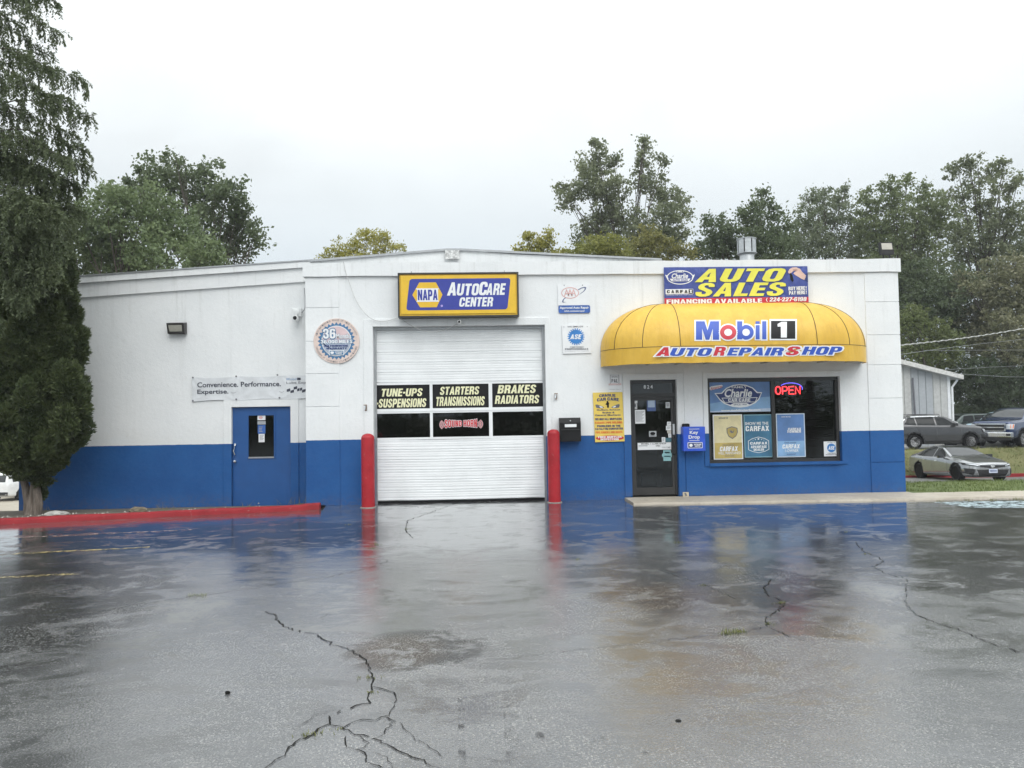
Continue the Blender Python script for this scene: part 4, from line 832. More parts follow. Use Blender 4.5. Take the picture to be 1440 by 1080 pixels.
m.text('NAPA', S, (325, 254, 515, 354), yf-.009, SIGNB, .03); m.flat(S.pts(ell(554, 410, 11, 11, n=16)), yf-.003, P('pale_violet', (.45, .36, .75), .4)); m.build('emblem', nap)
m = MB(); sh = lambda c: (lambda a_, b_: (a_+(c-b_)*.16, b_))
for t_, bx in (('A', (604, 184, 690, 312)), ('UTO', (694, 198, 905, 312)), ('C', (908, 182, 985, 312)), ('ARE', (980, 198, 1160, 310))): m.text(t_, S, bx, yf-.004, SIGNW, .05, warp=sh(312))
m.text('CENTER', S, (718, 330, 1042, 420), yf-.004, SIGNW, .05, warp=sh(420)); m.build('lettering', nap)
# -- round warranty plaque
S = Sgn((441, 447, 507, 512), -.03, (435, 440, 13.5)); S.X0, S.X1 = S.X0, S.X1
pl = thing('round_plaque', 'round pink and blue gear-edged warranty plaque reading 36 months on left pilaster', 'sign', ((S.X0+S.X1)/2, -.03, S.Z0))
m = MB(); c0 = (515, 533)
m.prism(S.pts(ell(*c0, 436, 428, n=56)), -.03, -.018, PEACH); m.build('disc', pl)
m = MB()
m.flat(S.pts(gear(515, 533, 358, 312, 28)), -.033, STEEL); m.flat(S.pts(ell(515, 533, 284, 290)), -.036, SIGNW); m.flat(S.pts(ell(515, 533, 272, 278)), -.039, P('pink_ink', (.72, .55, .56), .5))
m.flat(S.pts([(a_, b_) for a_, b_ in ell(515, 533, 272, 278) if b_ > 560] and [(250, 585)]+[p_ for p_ in ell(515, 533, 270, 276, 175, 5, 24)][::1]), -.041, P('grey_blue_ink', (.42, .48, .58), .5)); m.build('gear', pl)
m = MB()
m.text('36', S, (262, 300, 500, 488), -.047, SIGNW, .06, outline=(.06, STEEL)); m.text('Months', S, (508, 398, 798, 490), -.045, SIGNW, .05, outline=(.05, STEEL)); m.text('36,000 MILES', S, (218, 512, 822, 592), -.046, SIGNW, .06, outline=(.09, STEEL))
m.text('NATIONWIDE', S, (285, 608, 740, 645), -.045, NAVY, .03); m.text('WARRANTY', S, (320, 658, 715, 695), -.045, NAVY, .03)
m.flat(S.pts(rrect(372, 712, 660, 806, 8)), -.043, SIGNW); m.flat(S.pts(rrect(386, 724, 646, 794, 6)), -.046, STEEL); m.flat(S.pts(ell(434, 757, 38, 26, n=6)), -.049, SIGNW); m.text('AUTOCARE', S, (486, 735, 636, 755), -.049, SIGNW, .03); m.text('CENTER', S, (505, 762, 615, 782), -.049, SIGNW, .03)
def arc_text(m, txt, S, cx, cy, r, h, a0, a1, Y, mat, out=True, bold=.0):
    n = len(txt)
    for i, c in enumerate(txt):
        if c == ' ': continue
        a = math.radians(a0+(a1-a0)*(i+.5)/n); w_ = abs(a1-a0)/n*math.pi/180*r*.72
        s_ = 1 if out else -1
        def wp(x, y, a=a, s_=s_): px, py = x*s_, y*s_; return (cx+(r-py*1)*math.cos(a)*1 - px*math.sin(a)*-1*1, 0)
        def W2(x, y, a=a):
            rr = r-y if out else r+y
            t = x if out else -x
            ax, ay = cx+rr*math.cos(a)-t*math.sin(a), cy+rr*math.sin(a)+t*math.cos(a)
            return S(ax, ay)
        m.text(c, W2, (-w_/2, -h/2, w_/2, h/2), Y, mat, bold)
arc_text(m, 'WITH NATIONWIDE PEACE OF MIND WARRANTY', S, 515, 533, 396, 34, 195, 345, -.034, INKG)
arc_text(m, 'THOUSANDS OF CONVENIENT LOCATIONS NATIONWIDE', S, 515, 533, 396, 34, 165, 15, -.034, INKG, out=False)
m.build('lettering', pl)
# -- approved repair plate
S = Sgn((785, 399, 830, 440.5), -.03, (775, 390, 9))
ap = thing('repair_plate', 'faded white plate with red oval emblem and blue Approved Auto Repair bar', 'sign', S.base())
m = MB(); m.prism(S.pts([(86, 92), (490, 92), (490, 352), (86, 352)]), -.02, -.01, SIGNW); m.build('upper_plate', ap)
m = MB(); m.prism(S.pts(rrect(92, 354, 492, 452, 22)), -.022, -.01, P('bar_blue', (.05, .13, .42), .4)); m.build('blue_bar', ap)
m = MB()
for q in ring(242, 196, 112, 72, 10): m.flat(S.pts(q), -.023, AAAR)
for x in (165, 208, 252): m.text('A', S, (x, 150, x+68, 236), -.023, AAAR, .01)
for q in ring(0, 0, 175, 62, 12, -62, 28, 14)+ring(0, 0, 170, 58, 7, 28, 80, 8)+ring(0, 0, 172, 60, 13, 140, 205, 12): m.flat(S.pts([(292+a_*.88+b_*.45, 218-a_*.50+b_*.95) for a_, b_ in q]), -.0225, P('swoosh', (.12, .15, .26), .5)) if 0 else None
sw_ = [(340, 155), (385, 130), (430, 120), (449, 128), (440, 155), (415, 182), (375, 210), (345, 224), (372, 206), (408, 178), (428, 152), (430, 138), (415, 134), (385, 142), (350, 162)]
m.flat(S.pts(sw_), -.0235, P('swoosh', (.10, .13, .24), .5)); m.flat(S.pts([(180, 252), (152, 275), (138, 300), (142, 314), (160, 318), (195, 310), (160, 310), (154, 300), (164, 278), (188, 258)]), -.0235, MATS['swoosh'])
m.text('Approved Auto Repair', S, (108, 368, 476, 406), -.025, SIGNW, .025); m.text('AAA.com/autorepair', S, (162, 414, 424, 442), -.025, SIGNW, .02)
for x in (168, 400): m.flat(S.pts(ell(x, 100, 5, 9, n=10)), -.0232, INKG)
m.build('lettering', ap)
# -- gear certified plate
S = Sgn((790.5, 456.5, 831, 497), -.03, (775, 390, 9))
ase = thing('certification_plate', 'square white plate with toothed blue gear emblem below the oval emblem plate', 'sign', S.base())
m = MB(); m.prism(S.pts([(140, 600), (498, 600), (504, 960), (148, 966)]), -.025, -.012, SIGNW); m.build('plate', ase)
m = MB(); m.flat(S.pts(gear(316, 752, 108, 88, 22, True)), -.028, ASEB); m.text('ASE', S, (240, 722, 388, 782), -.031, SIGNW, .05, .25); m.build('emblem', ase)
m = MB(); m.text('WE EMPLOY', S, (208, 614, 412, 634), -.028, INKG, .02); m.text('CERTIFIED', S, (235, 874, 410, 892), -.028, INKG, .02); m.text('PROFESSIONALS', S, (172, 897, 468, 918), -.028, INKG, .03); m.text('Let us show you their credentials', S, (170, 928, 475, 940), -.028, GREY)
for x in (165, 460): m.flat(S.pts(ell(x, 626, 5, 6, n=8)), -.028, INKG)
m.build('lettering', ase)
# -- sales banner
YB = -.075
S = Sgn((934, 375.5, 1136, 427.5), YB, (925, 365, 6.545))
x0, x1, z0, z1 = S.X0, S.X1, S.Z0, S.Z1
bn = thing('sales_banner', 'wide blue vinyl banner with yellow AUTO SALES letters above the awning', 'banner', S.base())
def wave(x, z): return .005*math.sin(x*5.3+z*3)+.002*math.sin(x*11-z*7)
def cloth(m, S, a0, b0, a1, b1, mat, nx=60, nz=14, dy=0):
    vs = []
    for i in range(nx+1):
        for j in range(nz+1):
            x, z = S(a0+(a1-a0)*i/nx, b0+(b1-b0)*j/nz); vs.append((x, S.Y+wave(x, z)+dy, z))
    m.add(vs, [(i*(nz+1)+j, i*(nz+1)+j+1, (i+1)*(nz+1)+j+1, (i+1)*(nz+1)+j) for i in range(nx) for j in range(nz)], mat)
m = MB(); cloth(m, S, 59, 66, 1383, 350, BANB); cloth(m, S, 59, 350, 1383, 404, BANR, nz=3); m.build('cloth', bn, smooth=True)
def WY(S, dy): return lambda a_, b_: (lambda x, z: (x, S.Y+wave(x, z)+dy, z))(*S(a_, b_))
m = MB(); W3 = WY(S, -.011); W4 = WY(S, -.006)
for t_, bx in (('AUTO', (338, 84, 1180, 206)), ('SALES', (340, 214, 1178, 338))):
    m.text(t_, WY(S, -.006), (bx[0]+9, bx[1]+7, bx[2]+9, bx[3]+7), 0, NAVY, .09, .3); m.text(t_, W3, bx, 0, LEMON, .09, .3)
m.text('FINANCING AVAILABLE', W3, (76, 362, 952, 400), 0, SIGNW, .06, space=1.05); m.text('224-227-6198', W3, (1020, 352, 1364, 390), 0, SIGNW, .05, .2); m.text('(', W3, (988, 356, 1004, 392), 0, SIGNW, .05)
m.text('BUY HERE', W3, (1198, 256, 1352, 290), 0, SIGNW, .03, warp=lambda a_, b_: (a_, b_-(a_-1198)*.03)); m.text('!', W3, (1358, 252, 1366, 285), 0, SIGNW, .02); m.text('!', W3, (1358, 291, 1366, 325), 0, SIGNW, .02); m.text('PAY HERE', W3, (1202, 296, 1352, 330), 0, SIGNW, .03, warp=lambda a_, b_: (a_, b_-(a_-1198)*.03))
m.build('lettering', bn)
m = MB()
for q in ring(205, 160, 122, 66, 8): m.poly([W4(*p_) for p_ in q], SIGNW)
m.text('Charlie', W3, (128, 124, 278, 170), 0, SIGNW, .03, .3); m.poly([W4(*p_) for p_ in [(110, 172), (300, 172), (284, 196), (126, 196)]], SIGNW); m.text('AUTO SALES', W3, (136, 176, 274, 192), 0, SIGNB, .02); m.text('FAMILY', W3, (168, 102, 246, 116), 0, SIGNW, .03)
for s_ in (-1, 1): m.poly([W4(205+s_*a_, b_) for a_, b_ in ((118, 140), (136, 134), (126, 160), (112, 180), (106, 172))], SIGNW)
m.poly([W4(*p_) for p_ in [(70, 268), (322, 266), (322, 312), (70, 314)]], SIGNW); m.poly([W3(*p_) for p_ in [(280, 270), (318, 270), (318, 310), (280, 310)]], BLACK)
for i, c in enumerate('CARFA'): m.text(c, W3, (82+i*40, 276, 108+i*40, 304), 0, BLACK, .03)
m.text('X', WY(S, -.015), (286, 276, 312, 306), 0, SIGNW, .03); m.text('VEHICLE HISTORY REPORTS', W3, (76, 317, 318, 325), 0, SIGNW, .01)
m.build('emblem', bn)
m = MB(); W5 = WY(S, -.006)
m.poly([W5(*p_) for p_ in [(1200, 118), (1214, 92), (1240, 78), (1278, 76), (1312, 90), (1330, 118), (1352, 140), (1366, 154), (1352, 194), (1322, 184), (1296, 166), (1268, 150), (1250, 134), (1262, 118), (1280, 112), (1268, 106), (1246, 112), (1232, 126), (1212, 134), (1202, 128)]], SKIN)
m.poly([W5(*p_) for p_ in [(1352, 140), (1383, 130), (1383, 214), (1346, 196), (1362, 170)]], NAVY); m.poly([W5(*p_) for p_ in [(1214, 132), (1226, 130), (1240, 150), (1250, 200), (1238, 212), (1220, 190)]], BLACK)
m.poly([WY(S, -.010)(*p_) for p_ in [(1244, 96), (1276, 92), (1292, 104), (1276, 108), (1250, 108)]], P('hand_shade_print', (.5, .3, .25), .5)); m.build('hand_print', bn)
# -- slogan banner on the wing (runs on behind the corner)
S = Sgn((271, 528, 431, 563), YW-.03, (260, 515, 5.268))
cb = thing('slogan_banner', 'creased white banner reading Convenience Performance Expertise above blue side door', 'banner', S.base())
def wave2(x, z):
    u, v = (x-S.X0)/(S.X1-S.X0), (z-S.Z0)/(S.Z1-S.Z0); s_ = 0
    for cu, cv in ((0, 0), (0, 1), (.38, 1), (.38, 0), (.76, 0), (.76, 1)):
        dx, dz = (u-cu)*4.5, v-cv; r = math.hypot(dx, dz); s_ += .004*math.sin(9*math.atan2(dz, dx+1e-6))*math.exp(-r*1.5)*min(1, r*4)
    return s_
m = MB(); vs = []; nx, nz = 90, 20
for i in range(nx+1):
    for j in range(nz+1):
        a_ = 54+(1000-54)*i/nx; b_ = 76+(256-76)*j/nz+(8*math.sin(math.pi*((i/nx*2.6) % 1)) if j in (0, nz) else 0)*(1 if j == 0 else -1)
        x, z = S(a_, b_-(a_-54)*.008); vs.append((x, S.Y+wave2(x, z), z))
m.add(vs, [(i*(nz+1)+j, i*(nz+1)+j+1, (i+1)*(nz+1)+j+1, (i+1)*(nz+1)+j) for i in range(nx) for j in range(nz)], BANW); m.build('cloth', cb, smooth=True)
m = MB(); WB = lambda a_, b_: (lambda x, z: (x, S.Y+wave2(x, z)-.005, z))(*S(a_, b_))
DK = P('dark_slate_ink', (.045, .05, .075), .5)
m.text('Convenience. Performance.', WB, (92, 114, 710, 152), 0, DK, .018); m.text('Expertise.', WB, (92, 168, 322, 210), 0, DK, .018)
m.text('Mobil', WB, (752, 90, 828, 108), 0, P('pale_ink', (.35, .45, .6), .5), .01); m.poly([WB(*p_) for p_ in [(832, 90), (858, 90), (858, 108), (832, 108)]], DK); m.text('Lube Express', WB, (752, 118, 962, 140), 0, INKG, .005)
for i, (a_, b_) in enumerate(((754, 168), (782, 178), (806, 152), (832, 166), (852, 162), (868, 176), (884, 170), (898, 182))): 
    w_ = 26 if i < 3 else 17; m.poly([WB(*p_) for p_ in [(a_, b_+8), (a_+w_, b_), (a_+w_, b_+20), (a_, b_+26)]], DK)
for a_ in (360, 716):
    for q in ring(a_, 184, 20, 14, 3, 20, 160, 8): m.poly([WB(*p_) for p_ in q], GREY)
m.build('lettering', cb)
m = MB()
for a_, b_ in ((60, 78), (380, 76), (686, 73), (60, 250), (380, 246), (700, 242)): x, z = S(a_, b_-(a_-54)*.008); m.lathe((x, S.Y, z), [(.018, -.004), (.018, -.014), (.008, -.014)], INKG, 10, 'y')
m.build('grommets', cb)
# -- yellow services board
S = Sgn((834.5, 552, 876.5, 621.5), -.03, (825, 515, 9.385))
yb = thing('services_board', 'tall yellow board listing muffler and exhaust services left of entrance door', 'sign', S.base())
m = MB(); m.prism(S.pts([(88, 346), (478, 344), (494, 994), (106, 1000)]), -.03, -.014, YSIGN); m.build('board', yb)
m = MB(); SK = lambda a_, b_: S(a_+(b_-346)*.026, b_)
arcw = lambda a_, b_: (a_, b_+((a_-282)/150)**2*14)
for t_, bx, mt, bo in (('CHARLIE', (170, 364, 386, 400), NAVY, .03), ('CAR CARE', (138, 412, 428, 452), NAVY, .03)): m.text(t_, SK, bx, -.034, mt, bo, warp=arcw)
for t_, bx, mt in (('Mufflers, Exhaust', (130, 566, 438, 588), NAVY), ('Brakes &', (204, 600, 362, 622), NAVY), ('General Mechanic', (104, 632, 440, 656), NAVY), ('WE INSTALL MUFFLERS', (102, 684, 452, 712), NAVY), ('EXHAUST PIPE WELDING', (98, 730, 456, 758), ORANGE), ('PROBLEMS IN THE', (122, 776, 432, 802), NAVY), ('CATALYTIC CONVERTER', (98, 812, 462, 840), NAVY), ('PIPE KNOCKS AND DENTS', (100, 858, 454, 886), ORANGE)): m.text(t_, SK, bx, -.034, mt, .03 if bx[1] > 670 else .02)
m.flat([SK(a_, b_) for a_, b_ in ell(284, 948, 186, 34, n=30)], -.0335, RED); m.text('FREE MUFFLER', SK, (130, 922, 438, 948), -.0365, SIGNW, .03); m.text('INSPECTION', SK, (160, 952, 400, 978), -.0365, SIGNW, .03); m.build('lettering', yb)
m = MB()
for s_ in (-1, 1):
    m.flat([SK(275+s_*a_, b_) for a_, b_ in ((46, 548), (60, 532), (84, 524), (110, 512), (140, 502), (160, 506), (158, 526), (150, 548), (110, 554), (70, 552))], -.0335, INKG); m.flat([SK(275+s_*a_, b_) for a_, b_ in ((62, 538), (88, 528), (112, 522), (100, 544), (70, 548))], -.0352, SIGNW)
m.flat([SK(a_, b_) for a_, b_ in ((268, 458), (284, 458), (288, 476), (298, 490), (292, 512), (290, 548), (266, 548), (268, 514), (246, 504), (262, 484))], -.0335, BLACK); m.build('car_drawing', yb)
# -- small white PAL notice
S = Sgn((855, 526, 874.5, 551), -.03, (825, 515, 9.385))
pn = thing('parts_notice', 'small white notice with boxed black letters and red bar above yellow board', 'sign', S.base())
m = MB(); m.prism(S.pts([(285, 104), (462, 104), (466, 338), (290, 338)]), -.02, -.012, SIGNW); m.build('plate', pn)
m = MB()
for q in ([(310, 114), (430, 114), (430, 119), (310, 119)], [(310, 114), (316, 114), (316, 230), (310, 230)], [(424, 114), (430, 114), (430, 230), (424, 230)]): m.flat(S.pts(q), -.0225, INKG)
m.text('GENUINE', S, (328, 130, 412, 150), -.0225, INKG, .01); m.text('PAL', S, (328, 168, 412, 216), -.0225, INKG, .03); m.flat(S.pts([(292, 228), (456, 228), (456, 250), (292, 250)]), -.0225, AAAR); m.text('GUARANTEED', S, (300, 231, 450, 247), -.0255, SIGNW, .02); m.text('MEMBER SERVICE', S, (298, 298, 454, 312), -.0225, GREY); m.build('lettering', pn)

# ================================================================== AWNING
YP = 1.0
AX0, AX1 = at(849.5, 500, -.45)[0], at(1227, 497, -.45)[0]
zr = at(1035, 486, -YP)[2]; zv = at(1035, 509.5, -YP)[2]; zt = at(1035, 427.5, 0)[2]; HA = zt-zr
RX = at(937, 428, 0)[0]-AX0
AWN, t, b = new_mat('awning_vinyl')
pos = t.node('ShaderNodeNewGeometry').outputs['Position']
n1 = t.noise(t.scale(pos, (1.5, 1.5, .5)), 2.5, 5, .6); n2 = t.noise(pos, 10, 4)
c = t.mix(t.ramp(n1, .3, .7), (.66, .395, .042), (.74, .46, .06)); c = t.mix(t.ramp(n2, .55, .8, 0, .35), c, (.55, .34, .065)); n3 = t.noise(t.scale(pos, (6, 6, .6)), 1.8, 5, .65); c = t.mix(t.ramp(n3, .52, .75, 0, .45), c, (.50, .29, .05))
t.put(b.inputs['Base Color'], c); b.inputs['Roughness'].default_value = .42
t.put(b.inputs['Normal'], t.node('ShaderNodeBump', Height=n1, Strength=.4, Distance=.06).outputs[0])
def plan(s):        # s 0..1 along the plan outline from the left wall point round to the right one: gives spine x, direction
    if s < .25: a = s/.25*math.pi/2; return AX0+RX, -math.cos(a), -math.sin(a)
    if s > .75: a = (1-s)/.25*math.pi/2; return AX1-RX, math.cos(a), -math.sin(a)
    return AX0+RX+(s-.25)/.5*(AX1-AX0-2*RX), 0.0, -1.0
def awp(s, phi, e=0.0):
    xs_, dx, dy = plan(s); k = math.cos(phi)**.9; return (xs_+dx*(RX+e)*k, dy*(YP+e)*k-.02, zr+(HA+e)*math.sin(phi)**.94)
SS = [i/24*.25 for i in range(24)]+[.25+i/30*.5 for i in range(30)]+[.75+i/24*.25 for i in range(25)]
aw = thing('awning', 'long yellow dome-ended awning with valance over entrance door and shop window', 'awning', ((AX0+AX1)/2, 0, zv))
m = MB(); NP = 18
vs = [awp(s_, math.pi/2*j/NP) for s_ in SS for j in range(NP+1)]
m.add(vs, [(i*(NP+1)+j, (i+1)*(NP+1)+j, (i+1)*(NP+1)+j+1, i*(NP+1)+j+1) for i in range(len(SS)-1) for j in range(NP)], AWN); m.build('canopy', aw, smooth=True)
m = MB(); vs = []
for s_ in SS: p_ = awp(s_, 0); vs += [(p_[0], p_[1], zr+.002), (p_[0], p_[1], zv+.004*math.sin(s_*60))]
m.add(vs, [(2*i, 2*i+1, 2*i+3, 2*i+2) for i in range(len(SS)-1)], AWN); m.build('valance', aw, smooth=True)
SEAM = P('seam', (.12, .08, .03), .6); m = MB()
for s_ in (.085, .165, .25, .75, .835, .915): m.tube([awp(s_, math.pi/2*(j/14)**1.0*.97, .002) for j in range(15)], .007, SEAM, 5)
m.tube([awp(s_, 0, .0) for s_ in SS], .006, SEAM, 5); m.build('seams', aw)
m = MB(); FRM = P('awning_tube', (.5, .5, .48), .5, .3)
m.tube([(awp(s_, 0, -.03)[0], awp(s_, 0, -.03)[1], zv+.03) for s_ in SS], .02, FRM, 6)
for i in range(9):
    x = AX0+.35+(AX1-AX0-.7)*i/8; yy = -YP*.9 if 0 < i < 8 else -YP*.55
    m.tube([(x, -.02, zv+.04), (x, yy, zv+.04)], .018, FRM, 6)
m.build('frame', aw)
def awY(z):
    q = min(.999, max(0, (z-zr)/HA))**(1/.94); return -YP*math.sqrt(1-q*q)**.9-.02 if z > zr else -YP-.02
def awW(e):
    def f(a_, b_):
        u, v = 840+a_/3.692, 420+b_/3.692; Y = -.9
        for _ in range(6): p_ = at(u, v, Y-e); Y = awY(p_[2])
        return (p_[0], Y-e, p_[2])
    return f
def aw_text(name, items):
    m = MB()
    for t_, bx, mt, bo, sh_, ol, e in items:
        k = MB(); k.text(t_, lambda a_, b_: (a_, b_), bx, 0, mt, bo, sh_, outline=ol and (ol, SIGNW))
        vs = [(p_[0], p_[2]) for p_ in k.v]
        bm = bmesh.new(); yl = bm.verts.layers.float.new('y'); bv = [bm.verts.new((a_, b_, 0)) for a_, b_ in vs]
        for b_, p_ in zip(bv, k.v): b_[yl] = p_[1]
        for f_, mi_ in zip(k.f, k.m):
            try: ff = bm.faces.new([bv[i] for i in f_]); ff.material_index = mi_
            except ValueError: pass
        y0, y1 = min(v_[1] for v_ in vs), max(v_[1] for v_ in vs); c = y0
        while c < y1:
            bmesh.ops.bisect_plane(bm, geom=bm.verts[:]+bm.edges[:]+bm.faces[:], plane_co=(0, c, 0), plane_no=(0, 1, 0)); c += 9
        bm.verts.index_update(); bm.faces.index_update()
        fy = {f_.index: (sum(v_[yl] for v_ in f_.verts)/len(f_.verts)-.002)/.0006 for f_ in bm.faces}
        for f_ in bm.faces:
            lay = e+(.004 if k.mats[f_.material_index] is not SIGNW or not ol else -.0016*fy.get(f_.index, 0))
            m.poly([awW(lay)(v_.co.x, v_.co.y) for v_ in f_.verts], k.mats[f_.material_index])
        bm.free()
    return m.build(name, aw)
MOB = P('letter_blue', (.03, .09, .46), .4); MRED = P('letter_red', (.58, .03, .05), .4)
aw_text('lettering', [('M', (512, 117, 632, 213), MOB, .07, 0, .06, .006), ('o', (637, 136, 722, 213), MRED, .07, 0, .06, .010), ('b', (726, 117, 812, 213), MOB, .07, 0, .06, .006), ('I', (822, 117, 843, 131), MOB, .07, 0, 0, .010), ('I', (822, 137, 843, 211), MOB, .07, 0, .06, .010), ('l', (856, 117, 878, 211), MOB, .07, 0, .06, .006)])
m = MB()
for bx, mt, e in (((898, 106, 1036, 216), SIGNW, .006), ((906, 115, 1028, 208), BLACK, .010)):
    n = 8
    for i in range(n): m.poly([awW(e)(a_, b_) for a_, b_ in [(bx[0]-4+i*0, bx[1]+(bx[3]-bx[1])*i/n), (bx[2], bx[1]+(bx[3]-bx[1])*i/n), (bx[2], bx[1]+(bx[3]-bx[1])*(i+1)/n), (bx[0]-4, bx[1]+(bx[3]-bx[1])*(i+1)/n)]], mt)
m.build('numeral_panel', aw); aw_text('numeral', [('1', (936, 120, 984, 202), SIGNW, .07, 0, 0, .012)])
def vtxt(t_, bx, mt, big=False): return (t_, bx, mt, .07, .28, .07, .006)
aw_text('valance_lettering', [('A', (302, 252, 372, 297), MRED, .08, .25, .10, .006), ('UTO', (377, 256, 597, 297), MOB, .08, .25, .10, .009), ('R', (601, 250, 668, 296), MRED, .08, .25, .10, .006), ('EPAIR', (672, 254, 970, 295), MOB, .08, .25, .10, .009), ('S', (978, 248, 1055, 294), MRED, .08, .25, .10, .006), ('HOP', (1060, 249, 1273, 291), MOB, .08, .25, .10, .009)])

# ================================================================== WINDOW DISPLAYS
S = Sgn((990, 525, 1190, 655), YS, (990, 525, 7.2)); WINZ = S
def panel(name, label, px, mat, y=YS-.002, cat='poster', border=None):
    o = thing(name, label, cat, (*[(S(px[0], px[3])[0]+S(px[2], px[3])[0])/2, y], S(px[0], px[3])[1])); m = MB()
    m.prism(S.pts([(px[0], px[1]), (px[2], px[1]), (px[2], px[3]), (px[0], px[3])]), y-.002, y+.003, border or mat)
    if border: m.flat(S.pts([(px[0]+10, px[1]+10), (px[2]-10, px[1]+10), (px[2]-10, px[3]-10), (px[0]+10, px[3]-10)]), y-.0045, mat)
    m.build('sheet', o); return o
yw = YS-.008
o = panel('window_graphic', 'blue winged-emblem graphic filling upper left pane of shop window', (46, 84, 672, 386), MIDB)
m = MB(); m.flat(S.pts([(46, 300), (300, 262), (672, 235), (672, 386), (46, 386)]), yw, SKYB); m.flat(S.pts([(46, 376), (672, 352), (672, 386), (46, 386)]), yw-.001, P('pale_print', (.5, .6, .75), .4))
m.flat(S.pts([(110, 192), (180, 190), (230, 140), (300, 112), (365, 106), (430, 112), (500, 142), (545, 186), (592, 190), (560, 262), (520, 300), (440, 334), (365, 342), (290, 334), (205, 302), (160, 262)]), yw-.003, SIGNW)
m.flat(S.pts([(125, 200), (186, 200), (236, 150), (305, 122), (365, 116), (425, 122), (492, 150), (538, 198), (580, 200), (550, 258), (515, 290), (440, 322), (365, 330), (290, 322), (212, 292), (168, 256)]), yw-.005, NAVY)
m.flat(S.pts([(180, 240), (545, 240), (522, 290), (205, 290)]), yw-.007, SIGNW); m.flat(S.pts([(190, 247), (534, 247), (516, 284), (212, 284)]), yw-.009, NAVY); m.flat(S.pts([(250, 322), (300, 296), (430, 296), (480, 322), (365, 342)]), yw-.007, SIGNW); m.build('emblem', o)
m = MB(); m.text('FAMILY', S, (285, 124, 440, 146), yw-.007, SIGNW, .02); m.text('Charlie', S, (212, 152, 488, 236), yw-.011, SIGNW, .03, .25); m.text('CAR CARE', S, (246, 250, 470, 282), yw-.011, SIGNW, .03); m.text('SINCE 1999', S, (300, 304, 430, 320), yw-.009, NAVY, .01)
m.text('www.mobil1charlie.com', S, (172, 356, 570, 378), yw-.003, SIGNW, .02); m.flat(S.pts([(56, 140), (80, 122), (188, 108), (198, 122), (170, 142), (70, 164)]), yw-.002, SIGNW); m.text('American', S, (70, 120, 190, 152), yw-.005, RED, .01, .3, warp=lambda a_, b_: (a_, b_-(a_-130)*.2)); m.build('lettering', o)
def poster(name, label, px, top, botm, bord, lines, split=None):
    o = panel(name, label, px, top, border=bord); m = MB()
    if split: m.flat(S.pts([(px[0]+10, split), (px[2]-10, split), (px[2]-10, px[3]-10), (px[0]+10, px[3]-10)]), yw-.0005, botm)
    for t_, bx, mt, bo, sh_ in lines: m.text(t_, S, bx, yw-.003, mt, bo, sh_)
    m.build('lettering', o); return o
o = poster('gold_poster', 'gold poster with shield standing in lower left of shop window', (88, 410, 384, 862), PALEG, GOLD, SIGNW, (('SHOW ME THE', (146, 438, 240, 454), INKG, .02, 0), ('Check out our', (178, 708, 296, 724), INKG, .01, 0), ('CARFAX', (148, 732, 332, 780), SIGNW, .04, .15), ('WELL MAINTAINED', (132, 786, 358, 812), SIGNW, .01, 0), ('inventory!', (200, 820, 290, 836), INKG, .02, 0)), 695)
m = MB(); sh_ = [(222, 548), (276, 530), (332, 546), (336, 590), (318, 630), (280, 658), (240, 632), (224, 594)]
m.flat(S.pts(sh_), yw-.002, INKG); m.flat(S.pts([(279+(a_-279)*.86, 593+(b_-593)*.86) for a_, b_ in sh_]), yw-.004, GOLD); m.flat(S.pts([(250, 575), (270, 570), (282, 584), (300, 566), (290, 596), (268, 598)]), yw-.006, INKG); m.build('shield', o)
o = poster('teal_poster', 'dark teal poster with white badge in middle of shop window', (398, 414, 684, 848), TEAL, TEAL, P('teal_edge', (.2, .36, .42), .5), (('SHOW ME THE', (410, 490, 646, 520), SIGNW, .02, 0), ('CARFAX', (414, 530, 652, 582), SIGNW, .04, 0), ('ADVANTAGE', (462, 728, 622, 754), SIGNW, .03, 0), ('DEALER', (490, 758, 594, 782), SIGNW, .03, 0), ('CARFAX', (456, 692, 630, 718), SIGNW, .03, 0)))
m = MB(); bz = [(436, 680), (478, 656), (540, 640), (604, 656), (646, 680), (646, 770), (604, 790), (540, 804), (478, 790), (436, 770)]
for p_, q in zip(bz, bz[1:]+bz[:1]): m.flat(S.pts([p_, q, (541+(q[0]-541)*.95, 722+(q[1]-722)*.94), (541+(p_[0]-541)*.95, 722+(p_[1]-722)*.94)]), yw-.002, SIGNW)
for a_, b_, r in ((541, 662, 13), (510, 668, 7), (572, 668, 7), (486, 674, 5), (596, 674, 5)): m.flat(S.pts([(a_+(r if k % 2 == 0 else r*.45)*math.sin(k*math.pi/5), b_-(r if k % 2 == 0 else r*.45)*math.cos(k*math.pi/5)) for k in range(10)]), yw-.002, SIGNW)
m.build('badge', o)
poster('blue_poster', 'light blue poster in lower right pane of shop window below neon sign', (724, 410, 1016, 852), MIDB, SKYB, P('pale_edge', (.6, .68, .76), .5), (('SHOW ME THE', (778, 436, 872, 450), SIGNW, .01, 0), ('CARFAX', (842, 556, 976, 580), SIGNW, .03, .1), ('1-OWNER', (834, 580, 974, 606), SIGNW, .04, .1), ('Check out our', (800, 696, 922, 712), NAVY, .01, 0), ('CARFAX', (780, 722, 958, 764), SIGNW, .03, .15), ('1-OWNER', (806, 772, 942, 800), SIGNW, .01, .1), ('inventory!', (824, 814, 912, 830), NAVY, .02, 0)), 688)
o = panel('certification_sticker', 'small white sticker with round blue emblem in window corner', (1202, 700, 1354, 850), SIGNW, cat='sticker')
